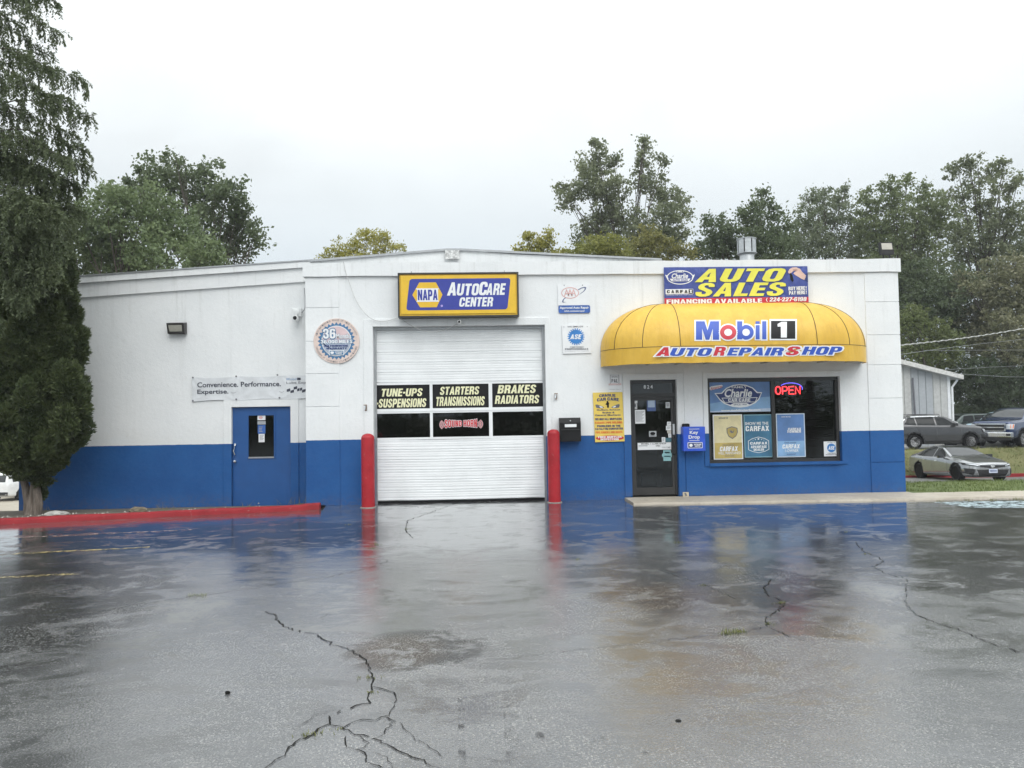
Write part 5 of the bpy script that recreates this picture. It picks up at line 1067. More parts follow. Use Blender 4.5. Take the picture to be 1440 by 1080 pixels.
m = MB(); m.flat(S.pts(ell(1278, 766, 44, 44, n=28)), yw, ASEB); m.text('ASE', S, (1246, 748, 1310, 784), yw-.003, SIGNW, .05, .2); m.text('CERTIFIED', S, (1236, 816, 1322, 826), yw, INKG, .02); m.text('PROFESSIONALS', S, (1218, 829, 1340, 839), yw, INKG, .02); m.text('WE EMPLOY', S, (1236, 706, 1320, 714), yw, INKG, .01); m.build('emblem', o)
# neon OPEN
o = thing('neon_sign', 'red neon OPEN sign with blue arc hanging in upper right window pane', 'sign', (*[S(860, 218)[0], YS-.03], S(860, 218)[1]))
def neon(L, nm, mat, r=.011):
    m = MB()
    for pl_ in L: m.tube([(lambda p_: (p_[0], YS-.025, p_[1]))(S(*p_)) for p_ in pl_], r, mat, 8)
    return m.build(nm, o)
neon([ell(752, 174, 26, 38, n=24)+[(778, 174)], [(796, 214), (796, 138), (830, 136), (846, 150), (846, 166), (830, 180), (800, 182)], [(912, 136), (862, 140), (862, 212), (914, 212)], [(862, 176), (904, 174)], [(928, 214), (928, 138), (974, 212), (974, 136)]], 'letters', NEON)
neon([ell(880, 158, 118, 58, 215, 372, 26)], 'blue_arc', NEONB, .009)
m = MB()
for a_ in (790, 960): p_, q = S(a_, 96), S(a_, 140); m.tube([(p_[0], YS-.012, p_[1]), (q[0], YS-.012, q[1])], .004, BLACK, 5)
m.build('hanger', o)
# door stickers and notices, each a thing of its own
S = SD; yd = YE-.002
def notice(name, label, px, mat, cat='sticker', lines=(), extra=()):
    c = S((px[0]+px[2])/2, px[3]); m = MB(); o = None
    m.prism(S.pts([(px[0], px[1]), (px[2], px[1]), (px[2], px[3]), (px[0], px[3])]), yd-.002, yd+.003, mat)
    for q, mt in extra: m.flat(S.pts(q), yd-.004, mt)
    for t_, bx, mt in lines: m.text(t_, S, bx, yd-.006, mt, .01)
    return tag(m.build(name, loc=(c[0], yd, c[1])), label, cat)
TL = P('faint_text', (.35, .36, .38), .6)
def textlines(x0, x1, y0, y1, n): return [([(x0, y0+(y1-y0)*i/n), (x1-(i*37 % 11)*(x1-x0)*.03, y0+(y1-y0)*i/n), (x1-(i*37 % 11)*(x1-x0)*.03, y0+(y1-y0)*(i+.45)/n), (x0, y0+(y1-y0)*(i+.45)/n)], TL) for i in range(n)]
notice('paper_notice', 'white printed sheet taped to left of entrance door glass', (78, 306, 168, 422), SIGNW, 'notice', extra=textlines(88, 160, 318, 408, 10))
notice('hours_sticker', 'blue framed opening hours sticker at top centre of entrance door', (184, 214, 258, 318), P('hours_blue', (.07, .12, .3), .4), extra=[([(192, 222), (250, 222), (250, 286), (192, 286)], P('pale_blue_card', (.42, .52, .66), .4))])
notice('push_strip', 'long white strip with black print across middle of entrance door', (98, 584, 380, 644), SIGNW, 'notice', extra=textlines(106, 180, 606, 622, 1), lines=(('MOBIL 1 LUBE SHOP', (128, 587, 340, 599), BLACK), ('OPEN', (250, 606, 286, 618), BLACK), ('WELCOME', (300, 620, 372, 632), TL)))
notice('card_sticker', 'small white sticker in top left corner of entrance door glass', (66, 208, 104, 246), SIGNW, extra=textlines(72, 98, 216, 238, 3))
notice('smoke_sticker', 'small grey sticker just under the corner one on door glass', (68, 248, 102, 300), P('pale_grey', (.55, .56, .57), .5), extra=[([(78, 256), (92, 256), (92, 280), (78, 280)], INKG)])
notice('shield_sticker', 'white shield sticker in top right of entrance door glass', (342, 244, 378, 294), P('pale_grey2', (.6, .62, .63), .5), extra=[([(348, 252), (372, 252), (370, 276), (360, 284), (350, 276)], TL)])
notice('emblem_sticker', 'grey square sticker with black emblem at centre of entrance door', (196, 486, 258, 534), P('pale_grey3', (.45, .47, .48), .5), extra=[(ell(227, 508, 22, 14, n=16), BLACK), ([(204, 524), (250, 524), (250, 530), (204, 530)], INKG)])
for i, (px, lab) in enumerate((((350, 410, 384, 442), 'topmost sticker of the column by entrance door handle'), ((340, 444, 384, 482), 'second sticker down the column by entrance door handle'), ((350, 484, 384, 508), 'third narrow cream sticker of column by door handle'), ((358, 510, 384, 544), 'white sticker just above the teal bar by door handle'), ((302, 540, 332, 582), 'white sticker left of teal bar on door glass'))):
    o = notice('payment_sticker', lab, px, SIGNW if i != 2 else P('cream_card', (.6, .57, .5), .5), extra=textlines(px[0]+6, px[2]-6, px[1]+8, px[3]-6, 3)); o['group'] = 'payment stickers by the door handle'
notice('teal_bar_sticker', 'dark teal bar sticker above the white strip on door', (334, 546, 392, 580), P('dark_teal', (.06, .16, .2), .4))
o = notice('open_tag', 'pale teal car-shaped sticker below white strip on entrance door', (312, 650, 376, 740), P('pale_teal', (.26, .48, .5), .4), extra=[(ell(344, 692, 44, 30, n=20), MATS['pale_teal']), ([(320, 664), (368, 664), (362, 676), (326, 676)], TEAL), ([(316, 698), (372, 698), (372, 706), (316, 706)], TEAL)])
notice('wall_tag', 'small cream tag on wall at foot of entrance door frame', (454, 1000, 504, 1038), P('cream_tag', (.55, .48, .36), .6), 'tag', extra=[([(466, 1008), (480, 1006), (492, 1030), (474, 1032)], INKG)]).location.y -= YE+.03
# side door stickers
S = Sx; yd = YW+.055
notice('emblem_sticker', 'white sticker with small red oval at top of side door window', (538, 364, 596, 400), SIGNW, extra=[(ell(562, 381, 16, 10, n=14), AAAR)])
notice('grey_sticker', 'grey striped sticker second from top in side door window', (538, 408, 598, 432), P('pale_grey4', (.42, .44, .46), .5), extra=textlines(544, 592, 414, 428, 2))
notice('hours_sticker', 'blue hours sticker in the middle of side door window', (540, 436, 596, 500), P('mid_blue_card', (.04, .13, .42), .4), extra=textlines(548, 576, 448, 492, 4))
notice('torn_notice', 'torn white paper at bottom of sticker stack on side door', (546, 502, 590, 564), SIGNW, 'notice', extra=textlines(554, 584, 510, 552, 5))

# ================================================================== WALL FIXTURES
S = Sgn((961, 600, 992, 634.5), -.2, (880, 525, 6)); S.Y = -.2
kd = thing('key_drop_box', 'blue metal Key Drop box on wall between entrance door and shop window', 'drop box', S.base())
m = MB(); m.box(S.X0, S.X1, -.2, -.027, S.Z0, S.Z1, KEYB); m.build('box', kd, bevel=.012)
m = MB(); m.text('Key', S, (540, 484, 612, 520), -.206, SIGNW, .03); m.text('Drop', S, (530, 522, 624, 560), -.206, SIGNW, .03)
for b_ in (470, 567): m.flat(S.pts([(536, b_-2), (622, b_-2), (622, b_+2), (536, b_+2)]), -.204, SIGNW)
m.flat(S.pts(rrect(520, 582, 646, 632, 5)), -.203, SIGNW); m.flat(S.pts(rrect(525, 587, 641, 627, 4)), -.206, NAVY); m.flat(S.pts(ell(548, 607, 16, 14, n=6)), -.209, SIGNW); m.text('AUTOCARE', S, (572, 594, 634, 606), -.209, SIGNW, .03); m.text('CENTER', S, (580, 609, 626, 620), -.209, SIGNW, .03); m.build('lettering', kd)
m = MB(); a_, b_ = S(522, 444); m.tube([(a_-.07, -.08, b_-.06), (a_-.07, -.08, b_+.03), (a_+.07, -.08, b_+.03), (a_+.07, -.08, b_-.06)], .016, BLACK); m.box(a_-.055, a_+.055, -.1, -.05, b_-.03, b_+.05, BLACK); m.build('hasp', kd)
S = Sgn((787.5, 587.5, 817, 621), -.2)
mb = thing('mail_box', 'black metal mail slot box with white label left of yellow board', 'mail box', S.base())
m = MB(); x0, x1, z0, z1 = S.X0, S.X1, S.Z0, S.Z1
m.add([(x0, -.2, z0), (x1, -.2, z0), (x1, -.2, z1-.1), (x0, -.2, z1-.1), (x0, -.01, z0), (x1, -.01, z0), (x1, -.01, z1), (x0, -.01, z1), (x0, -.14, z1), (x1, -.14, z1)], [(0, 1, 2, 3), (3, 2, 9, 8), (8, 9, 6, 7), (0, 3, 8, 7, 4), (1, 5, 6, 9, 2), (4, 5, 1, 0)], BLACK); m.build('box', mb, bevel=.006)
m = MB(); m.flat([(x0+.1, z1-.19), (x1-.09, z1-.19), (x1-.09, z1-.13), (x0+.1, z1-.13)], -.203, SIGNW); m.build('label_plate', mb)
m = MB(); m.box(x0+.03, x1-.03, -.212, -.2, z1-.25, z1-.235, DARKM); m.lathe(((x0+x1)/2, -.2, z1-.06), [(.014, 0), (.014, -.012), (0, -.014)], GREY, 8, 'y'); m.build('flap', mb)
# bollards
def bollard(u, vb, vt, r, label):
    p_ = gnd(u, vb); ztop_ = at(u, vt, p_[1])[2]; o = thing('bollard', label, 'bollard', (p_[0], p_[1], 0), 'red bollards beside the bay door')
    m = MB(); pr = [(r, 0), (r, ztop_-r*.75)]+[(r*math.cos(a_), ztop_-r*.75+r*.75*math.sin(a_)) for a_ in np.linspace(.15, 1.5, 8)]
    m.lathe((p_[0], p_[1], 0), pr, REDP, 28); m.build('sleeve', o, smooth=True)
    m = MB(); m.lathe((p_[0], p_[1], 0), [(r+.03, -.02), (r+.03, .012), (r, .014)], P('bollard_footing', (.3, .29, .27), .8), 20); m.build('footing', o)
bollard(518, 713.5, 609.5, .131, 'red steel bollard with domed top at left of garage bay door'); bollard(780, 706.5, 603.5, .125, 'red steel bollard with domed top at right of garage bay door')
# wing wall light
S = Sgn((233, 452, 257.5, 468.5), YW-.22)
wl = thing('wall_light', 'dark bronze wall pack light high on white wing wall', 'wall light', (((S.X0+S.X1)/2), YW-.02, S.Z0))
m = MB(); x0, x1, z0, z1 = S.X0, S.X1, S.Z0, S.Z1
m.add([(x0, YW-.2, z1-.03), (x1, YW-.2, z1-.03), (x1, YW-.02, z1), (x0, YW-.02, z1), (x0, YW-.13, z0), (x1, YW-.13, z0), (x1, YW-.02, z0), (x0, YW-.02, z0)], [(0, 3, 2, 1), (4, 5, 6, 7), (0, 4, 7, 3), (1, 2, 6, 5), (0, 1, 5, 4)], BRONZE); m.build('housing', wl, bevel=.008)
m = MB(); m.add([(x0+.04, YW-.198, z1-.075), (x1-.04, YW-.198, z1-.075), (x1-.05, YW-.148, z0+.045), (x0+.05, YW-.148, z0+.045)], [(0, 1, 2, 3)], LENS); m.build('lens', wl)
# security cameras
def seccam(u, v, Y, label, big):
    p_ = at(u, v, Y); o = thing('security_camera', label, 'camera', (p_[0], Y, p_[2])); m = MB(); s_ = 1.0 if big else .62
    if big: m.box(p_[0]-.1, p_[0]+.1, Y-.09, Y, p_[2]+.02, p_[2]+.2, WHITE); m.build('junction_box', o, bevel=.012); m = MB(); m.lathe((p_[0], Y-.09, p_[2]+.11), [(.06, 0), (.06, -.03), (.045, -.035)], WHITE, 18, 'y'); m.build('mount', o, smooth=True); m = MB()
    c = (p_[0], Y-.14*s_, p_[2]-.03); m.tube([(c[0], Y-.02, c[2]+.1*s_), (c[0], c[1], c[2]+.06*s_)], .022*s_, WHITE); m.lathe((c[0], c[1]-.04*s_, c[2]), [(.012, .11*s_), (.055*s_, .10*s_), (.06*s_, 0), (.06*s_, -.05*s_), (.05*s_, -.055*s_)], WHITE, 16, 'y'); m.build('body', o, smooth=True)
    m = MB(); m.lathe((c[0], c[1]-.096*s_, c[2]), [(.045*s_, .01), (.04*s_, -.004), (0, -.006)], BLACK, 14, 'y'); m.build('lens', o)
seccam(418.5, 447, YW-.01, 'white security camera on square box at right end of wing wall', True); seccam(646, 451.5, -.06, 'tiny white security camera below light-box sign over bay', False)
def cable(name, label, pts, r, mat, cat='cable'):
    m = MB(); m.tube(pts, r, mat, 6); return tag(m.build(name, smooth=True, loc=pts[0]), label, cat)
def spl(pts, n=10):
    P_ = [np.array(p_) for p_ in pts]; P_ = [2*P_[0]-P_[1]]+P_+[2*P_[-1]-P_[-2]]; out = []
    for i in range(1, len(P_)-2):
        for k in range(n):
            t = k/n; a_, b_, c_, d_ = P_[i-1:i+3]; out.append(tuple(.5*((2*b_)+(-a_+c_)*t+(2*a_-5*b_+4*c_-d_)*t*t+(-a_+3*b_-3*c_+d_)*t**3)))
    return out+[tuple(P_[-2])]
WIRE = P('pale_wire', (.55, .55, .54), .5)
cable('cable', 'thin pale wire sagging from light-box sign to small camera', spl([at(u, v, y) for u, v, y in ((564, 448, -.06), (575, 456, -.05), (590, 463, -.05), (605, 467, -.05), (622, 465, -.05), (640, 457, -.06), (645, 452, -.09))]), .006, WIRE)
cable('cable', 'thin pale wire running down left parapet to light-box sign', spl([at(u, v, -.065) for u, v in ((483, 368), (486, 382), (492, 400), (502, 425), (518, 445), (537, 452), (560, 447))]), .006, WIRE)
cable('cable', 'dark wire looping from wing parapet to white camera box', spl([at(u, v, YW-.06) for u, v in ((428, 405), (429, 420), (428.5, 434), (424, 440))]), .007, INKG)
for (u, v), lab in (((514.5, 573), 'rusty hose bracket on white wall left of garage bay'), ((782, 557), 'rusty hose bracket on white wall right of garage bay')):
    p_ = at(u, v, -.03); m = MB(); c = P('rusty_metal', (.3, .24, .2), .7, .3, .5, 40)
    m.box(p_[0]-.022, p_[0]+.022, -.03, -.012, p_[2]-.07, p_[2]+.06, c); m.tube([(p_[0], -.03, p_[2]+.03), (p_[0]-.01, -.08, p_[2]+.03), (p_[0]-.02, -.09, p_[2]-.05)], .014, CHROME); m.tube([(p_[0]-.04, -.075, p_[2]+.05), (p_[0]+.03, -.075, p_[2]+.05)], .01, c)
    tag(m.build('hose_bracket', loc=(p_[0], -.02, p_[2])), lab, 'bracket', 'hose brackets beside the bay door')
# roof vent and floodlight
YV = 2.2; p_ = at(1050.5, 366, YV); zt_, zm = at(1050.5, 337, YV)[2], at(1050.5, 356.5, YV)[2]
rv = thing('roof_vent', 'galvanised round roof ventilator standing on the flat roof behind banner', 'roof vent', (p_[0], YV, HT-.25)); GALV = P('galvanised', (.52, .54, .55), .4, .5, .15, 8)
m = MB(); m.lathe((p_[0], YV, 0), [(.17, HT-.3), (.17, zm-.05), (.15, zm)], GALV, 20); m.build('stack', rv, smooth=True)
R0 = .225; m = MB(); n = 8
for i in range(n):
    a0, a1 = 2*math.pi*(i+.08)/n+.2, 2*math.pi*(i+.92)/n+.2; m.poly([(p_[0]+R0*math.cos(a_), YV+R0*math.sin(a_), z_) for a_, z_ in ((a0, zm), (a1, zm), (a1, zt_), (a0, zt_))], GALV)
m.build('baffles', rv); m = MB(); m.lathe((p_[0], YV, 0), [(.15, zm-.01), (.17, zm+.02), (.17, zt_-.04)], P('vent_core', (.08, .08, .08), .7), 16); m.build('core', rv)
m = MB(); m.lathe((p_[0], YV, 0), [(.235, zt_), (.235, zt_+.015), (.05, zt_+.045)], GALV, 16); m.lathe((p_[0], YV, 0), [(.16, zm-.02), (.235, zm-.01), (.235, zm+.004)], GALV, 16); m.build('cap', rv)
S = Sgn((1236, 340, 1254.5, 358.5), .08); x0, x1, z0, z1 = S.X0, S.X1, S.Z0, S.Z1
fl = thing('floodlight', 'black square floodlight tilted forward on right corner of parapet', 'floodlight', ((x0+x1)/2, .1, HT))
m = MB(); m.add([(x0, .0, z0), (x1, 0, z0), (x1+.03, .1, z1), (x0+.03, .1, z1), (x0, .07, z0-.01), (x1, .07, z0-.01), (x1+.03, .17, z1-.01), (x0+.03, .17, z1-.01)], [(0, 1, 2, 3), (4, 7, 6, 5), (0, 4, 5, 1), (3, 2, 6, 7), (0, 3, 7, 4), (1, 5, 6, 2)], BLACK); m.build('housing', fl, bevel=.008)
m = MB(); k = lambda a_, b_: (x0+(x1-x0)*a_+.03*b_, .1*b_-.006, z0+(z1-z0)*b_); m.poly([k(.1, .38), (k(.9, .38)), k(.9, .9), k(.1, .9)], P('warm_lens', (.34, .32, .27), .2)); m.build('lens', fl)
m = MB(); m.tube([((x0+x1)/2-.06, .06, HT-.02), ((x0+x1)/2-.06, .09, z0+.08)], .014, DARKM); m.tube([((x0+x1)/2+.08, .06, HT-.02), ((x0+x1)/2+.08, .09, z0+.08)], .014, DARKM); m.build('bracket', fl)
# ================================================================== SHED, FENCE, OVERHEAD CABLES
YH = 25.6
s0, s1 = at(1264, 508, YH), at(1348, 529, YH); xw = at(1336.5, 560, YH)[0]; ksl = (s1[2]-s0[2])/(s1[0]-s0[0]); zg = float(H(xw, YH))
shd = thing('metal_shed', 'pale ribbed metal shed with sloping white roof behind grey car', 'shed', (xw-3, YH, zg))
PALE = P('shed_panel', (.50, .50, .485), .5, var=.1); BLUISH = P('shed_panel_blue', (.40, .42, .44), .5, var=.06)
m = MB(); x = xw-.16; k_ = 0; bx0, bx1 = at(1286, 560, YH)[0], at(1311, 560, YH)[0]
while x > xw-6.5:
    a_ = x-.42; mt = BLUISH if bx0 < (a_+x)/2 < bx1 else PALE; zt_ = lambda q: s1[2]+(q-s1[0])*ksl-.16
    m.add([(a_+.05, YH, zg-.2), (x-.012, YH, zg-.2), (x-.012, YH, zt_(x)), (a_+.05, YH, zt_(a_)), (a_+.012, YH+.05, zg-.2), (a_+.012, YH+.05, zt_(a_)), (x, YH+.05, zg-.2), (x, YH+.05, zt_(x))], [(0, 1, 2, 3), (4, 0, 3, 5), (1, 6, 7, 2)], mt); x -= .42
m.poly([(xw-7, YH+.06, zg-.2), (xw-.01, YH+.06, zg-.2), (xw-.01, YH+.06, s1[2]-.1), (xw-7, YH+.06, s1[2]+(-7)*ksl)], INKG)
m.poly([(xw, YH, zg-.2), (xw, YH+9, zg-.2), (xw, YH+9, s1[2]-.1), (xw, YH, s1[2]-.1)], PALE); m.build('wall', shd)
m = MB(); m.box(xw-.16, xw+.01, YH-.02, YH+.07, zg-.2, s1[2]-.02, SIGNW); m.build('corner_trim', shd)
m = MB(); zr_ = lambda q: s1[2]+(q-s1[0])*ksl
v = [(q, y_, zr_(q)+d_) for q in (xw-7.5, s1[0]) for y_ in (YH-.45, YH+9.4) for d_ in (-.2, 0.05)]
m.add(v, [(0, 1, 3, 2), (4, 6, 7, 5), (0, 4, 5, 1), (2, 3, 7, 6), (0, 2, 6, 4), (1, 5, 7, 3)], P('shed_roof', (.62, .61, .58), .5, var=.15)); m.build('roof', shd)
m = MB(); m.tube([(s1[0]-.15, YH-.1, s1[2]-.22), (s1[0]-.25, YH-.08, s1[2]-.36), (xw+.08, YH-.06, s1[2]-.62), (xw+.06, YH-.06, zg)], .06, SIGNW); m.build('downpipe', shd)
m = MB(); a_, b_ = at(1283.5, 531, YH-.1), at(1287, 583, YH-.1); m.tube([tuple(a_), tuple(b_)], .05, INKG); m.build('vent_pipe', shd)
bf = MB(); FB = P('brown_boards', (.10, .075, .06), .8, var=.3, scale=8); pp = at(30, 640, 42)
x = pp[0]+2.5
while x > pp[0]-8: bf.box(x-.19, x, 42, 42.03, -3.6, 1.8+random.uniform(-.03, .03), FB); x -= .2
fn = thing('board_fence', 'dark brown board fence far behind white car at left edge', 'fence', (pp[0]-2, 42, -3.3)); bf.build('boards', fn)
m = MB()
for q in range(5): m.box(pp[0]+2.2-q*2.2, pp[0]+2.3-q*2.2, 42.03, 42.12, -3.6, 1.6, FB)
m.build('post', fn)
def wire(pxs, r, label, mat):
    pts = spl([at(u, v, y) for u, v, y in pxs], 14); cable('overhead_cable', label, pts, r, mat)
tw = [(1262, 486, .4), (1300, 482, 1.2), (1340, 477.5, 2.0), (1380, 472, 2.8), (1420, 465.5, 3.6), (1480, 455, 4.8), (1560, 440, 6.4)]
PW = P('cable_white', (.42, .42, .40), .6); DW = P('cable_grey', (.20, .21, .21), .5)
pts = spl([at(*q) for q in tw], 30); m = MB()
m.tube(pts, .010, PW, 6); m.tube([(p_[0], p_[1]+.016*math.cos(i*.8), p_[2]+.016*math.sin(i*.8)) for i, p_ in enumerate(pts)], .009, PW, 5)
tag(m.build('overhead_cable', smooth=True, loc=pts[0]), 'thick pale twisted service cable leaving right corner of building', 'cable')
wire([(1262, 499, 1), (1350, 487, 8), (1440, 477, 14), (1560, 466, 20)], .007, 'thin grey overhead cable just below thick twisted one', DW)
wire([(1300, 493, 20), (1360, 492.5, 22), (1440, 492, 24), (1560, 490, 26)], .010, 'thin level overhead cable second below thick twisted one', DW)
wire([(1330, 520, 22), (1380, 517, 23), (1440, 514, 24), (1560, 506, 26)], .010, 'thin overhead cable rising right just above shed roof edge', DW)
wire([(1340, 525, 24), (1400, 529, 24.5), (1440, 530, 25), (1560, 528, 26)], .012, 'lowest overhead cable beyond the shed roof edge', DW)

# ================================================================== VEHICLES
def paint(name, col, metal=.55, rough=.2):
    m, t, b = new_mat(name); pos = t.node('ShaderNodeNewGeometry').outputs['Position']
    n = t.noise(pos, 3.0, 4, .6); t.put(b.inputs['Base Color'], t.mix(t.ramp(n, .3, .7), tuple(c*.93 for c in col), tuple(min(1, c*1.05) for c in col)))
    b.inputs['Metallic'].default_value = metal; b.inputs['Roughness'].default_value = rough; b.inputs['Coat Weight'].default_value = .9; b.inputs['Coat Roughness'].default_value = .04; return m
TRIM = P('black_trim', (.018, .018, .02), .55)
class Car:
    """body lofted through cross-sections, wheel arches cut out, lights, glass and trim laid on its real surface"""
    def __init__(s, name, label, cat, pos, rz, L, W, st, wheels, wr, mat, group=None, tilt=(0, 0), roofmat=None):
        s.root = thing(name, label, cat, pos, group, rz); s.root.rotation_euler = (tilt[0], tilt[1], rz)
        s.L, s.W = L, W; s.mat = mat
        st = np.array(st, float); xs_ = [0, .03, .1, .22, .4]+list(np.arange(.65, L-.5, .25))+[L-.4, L-.22, L-.1, L-.03, L]
        vs = []; np_ = 0
        for x in xs_:
            zb, zl, zr_, ws, wb, wt = [np.interp(x, st[:, 0], st[:, k]) for k in range(1, 7)]
            half = [(0, zb), (ws*.86, zb), (ws*.99, zb+.07), (ws*1.0, zb+.22), (ws*1.005, (zb+zl)/2+.04), (wb, zl-.10), (wb-.02, zl-.015), (wb-.05, zl+.02*(zr_ > zl+.1)), (wb-.05+(wt-wb+.05)*.5, zl+(zr_-zl)*.5), (wt+.02, zl+(zr_-zl)*.88), (wt-.06, zr_-.012*(zr_ > zl+.1)), (wt*.5, zr_+.012), (0, zr_+.02)]
            ring_ = [(y, z) for y, z in half]+[(-y, z) for y, z in half[-2:0:-1]]; np_ = len(ring_)
            vs += [(L/2-x, y, z) for y, z in ring_]
        n = len(xs_); F = [(i*np_+k, i*np_+(k+1) % np_, (i+1)*np_+(k+1) % np_, (i+1)*np_+k) for i in range(n-1) for k in range(np_)]
        F += [tuple(range(np_-1, -1, -1)), tuple(range((n-1)*np_, n*np_))]
        m = MB(); m.add(vs, F, mat); o = m.build('body', s.root, local=True)
        bm = bmesh.new(); bm.from_mesh(o.data); bmesh.ops.recalc_face_normals(bm, faces=bm.faces); bm.to_mesh(o.data); bm.free()
        md = o.modifiers.new('s', 'SUBSURF'); md.levels = 2; md.render_levels = 2
        cut = MB()
        for wx in wheels:
            for sd in (-1, 1):
                c = []; N_ = 26; y0, y1 = sd*(W/2-.34), sd*(W/2+.2); r = wr+.055
                for y in (y0, y1): c += [(L/2-wx+r*math.cos(2*math.pi*k/N_), y, wr+.02+r*math.sin(2*math.pi*k/N_)) for k in range(N_)]
                cut.add(c, [tuple(range(N_)), tuple(range(2*N_-1, N_-1, -1))]+[(k, N_+k, N_+(k+1) % N_, (k+1) % N_) for k in range(N_)], TRIM)
        co = cut.build('cutter'); bm = bmesh.new(); bm.from_mesh(co.data); bmesh.ops.recalc_face_normals(bm, faces=bm.faces); bm.to_mesh(co.data); bm.free()
        pr = s.root.matrix_basis.copy(); s.root.matrix_basis = Matrix.Identity(4); bpy.context.view_layer.update()
        b2 = o.modifiers.new('b', 'BOOLEAN'); b2.object = co; b2.operation = 'DIFFERENCE'; b2.solver = 'EXACT'
        dg = bpy.context.evaluated_depsgraph_get(); dg.update(); me = bpy.data.meshes.new_from_object(o.evaluated_get(dg)); o.modifiers.clear(); old = o.data; o.data = me; bpy.data.meshes.remove(old)
        me.name = 'body'; me.materials.clear(); me.materials.append(mat); me.materials.append(TRIM)
        bpy.data.objects.remove(co); s.root.matrix_basis = pr
        for p_ in me.polygons:
            p_.use_smooth = True; c = p_.center; p_.material_index = 0
            for wx in wheels:
                if abs(math.hypot(c.x-(L/2-wx), c.z-wr-.02)-(wr+.055)) < .02 and abs(c.y) > W/2-.36: p_.material_index = 1
                if math.hypot(c.x-(L/2-wx), c.z-wr-.02) < wr+.05 and abs(abs(c.y)-(W/2-.34)) < .02: p_.material_index = 1
        bm = bmesh.new(); bm.from_mesh(me)
        for e in bm.edges: e.smooth = not (len(e.link_faces) == 2 and e.calc_face_angle(0) > math.radians(32))
        s.bvh = BVHTree.FromBMesh(bm); bm.to_mesh(me); bm.free(); s.body = o
        for wx in wheels:
            for sd in (-1, 1): s.wheel(L/2-wx, sd*(W/2-.02), wr, sd)
    def wheel(s, x, y, r, sd, rim=None):
        rim = rim or s.rim if hasattr(s, 'rim') else ALU
        m = MB(); w_ = .21; pr = [(r*.66, 0), (r*.9, -.012), (r*.98, .02), (r, .05), (r, w_-.05), (r*.97, w_), (r*.6, w_)]
        wo = MB(); wo.lathe((x, y, r), [(q, -sd*z) for q, z in pr], RUBBER, 28, 'y'); t_ = wo.build('wheel', s.root, local=True, smooth=True)
        s.wheels = getattr(s, 'wheels', [])+[(t_, x, y, r, sd)]
    def rims(s, mat, n=5, back=None):
        for t_, x, y, r, sd in s.wheels:
            m = MB(); R_ = r*.68; m.lathe((x, y, r), [(R_, .0*sd), (R_*.93, -.012*sd), (R_*.92, -.06*sd)], mat, 28, 'y'); yb = y-.07*sd
            m.lathe((x, yb, r), [(R_*.93, 0), (.01, -.001)], back or TRIM, 24, 'y')
            for k in range(n):
                a_ = 2*math.pi*k/n+.3; c, d = math.cos(a_), math.sin(a_); w0, w1 = .028 if n > 6 else .06, .035 if n > 6 else .115
                q = [(-w0, .02), (w0, .02), (w1, R_*.95), (-w1, R_*.95)]
                for yy in (-.018,): m.poly([(x+u*(-d)+v_*c, y+sd*yy, r+u*c+v_*d) for u, v_ in q], mat)
                m.add([(x+u*(-d)+v_*c, y+sd*yy, r+u*c+v_*d) for u, v_ in q for yy in (-.018, -.05)], [(0, 1, 7, 6), (2, 3, 5, 4)], mat)
            m.lathe((x, y, r), [(R_*.24, -.05*sd), (R_*.22, -.008*sd), (0.005, -.006*sd)], mat, 14, 'y'); m.build('rim', t_, local=True)
    def patch(s, name, polys, axis, mat, off=.006, cell=.05, parent=None):
        """convex outlines given on a side (x,z), the front/back (y,z) or from above (x,y), laid on the body surface"""
        m = MB()
        for P_ in polys:
            bm = bmesh.new(); a = [p_[0] for p_ in P_]; b = [p_[1] for p_ in P_]
            nx, nz = max(1, int((max(a)-min(a))/cell)), max(1, int((max(b)-min(b))/cell)); g = [[bm.verts.new((min(a)+(max(a)-min(a))*i/nx, min(b)+(max(b)-min(b))*j/nz, 0)) for j in range(nz+1)] for i in range(nx+1)]
            for i in range(nx):
                for j in range(nz): bm.faces.new((g[i][j], g[i+1][j], g[i+1][j+1], g[i][j+1]))
            area = sum(P_[i][0]*P_[(i+1) % len(P_)][1]-P_[(i+1) % len(P_)][0]*P_[i][1] for i in range(len(P_)))
            Q = P_ if area > 0 else P_[::-1]
            for p_, q in zip(Q, Q[1:]+Q[:1]):
                d = (q[0]-p_[0], q[1]-p_[1])
                if math.hypot(*d) < 1e-6: continue
                bmesh.ops.bisect_plane(bm, geom=bm.verts[:]+bm.edges[:]+bm.faces[:], plane_co=(p_[0], p_[1], 0), plane_no=(d[1], -d[0], 0), clear_outer=True)
            bm.verts.index_update()
            for f_ in bm.faces:
                out = []
                for v_ in f_.verts:
                    u, w_ = v_.co.x, v_.co.y
                    if axis in ('L', 'R'): sg = 1 if axis == 'L' else -1; o_, d_ = Vector((u, 3*sg, w_)), Vector((0, -sg, 0))
                    elif axis in ('F', 'B'): sg = 1 if axis == 'F' else -1; o_, d_ = Vector((5*sg, u, w_)), Vector((-sg, 0, 0))
                    else: o_, d_ = Vector((u, w_, 5)), Vector((0, 0, -1))
                    h, nn, _, _ = s.bvh.ray_cast(o_, d_)
                    if h is None: out = None; break
                    if nn.dot(d_) > 0: nn = -nn
                    out.append(tuple(h+nn*off))
                if out: m.poly(out, mat)
            bm.free()
        return m.build(name, parent or s.root, local=True, smooth=True, angle=60)
    def both(s, name, polys, mat, **k):
        for ax in ('L', 'R'):
            for P_ in polys: s.patch(name, [P_], ax, mat, **k)
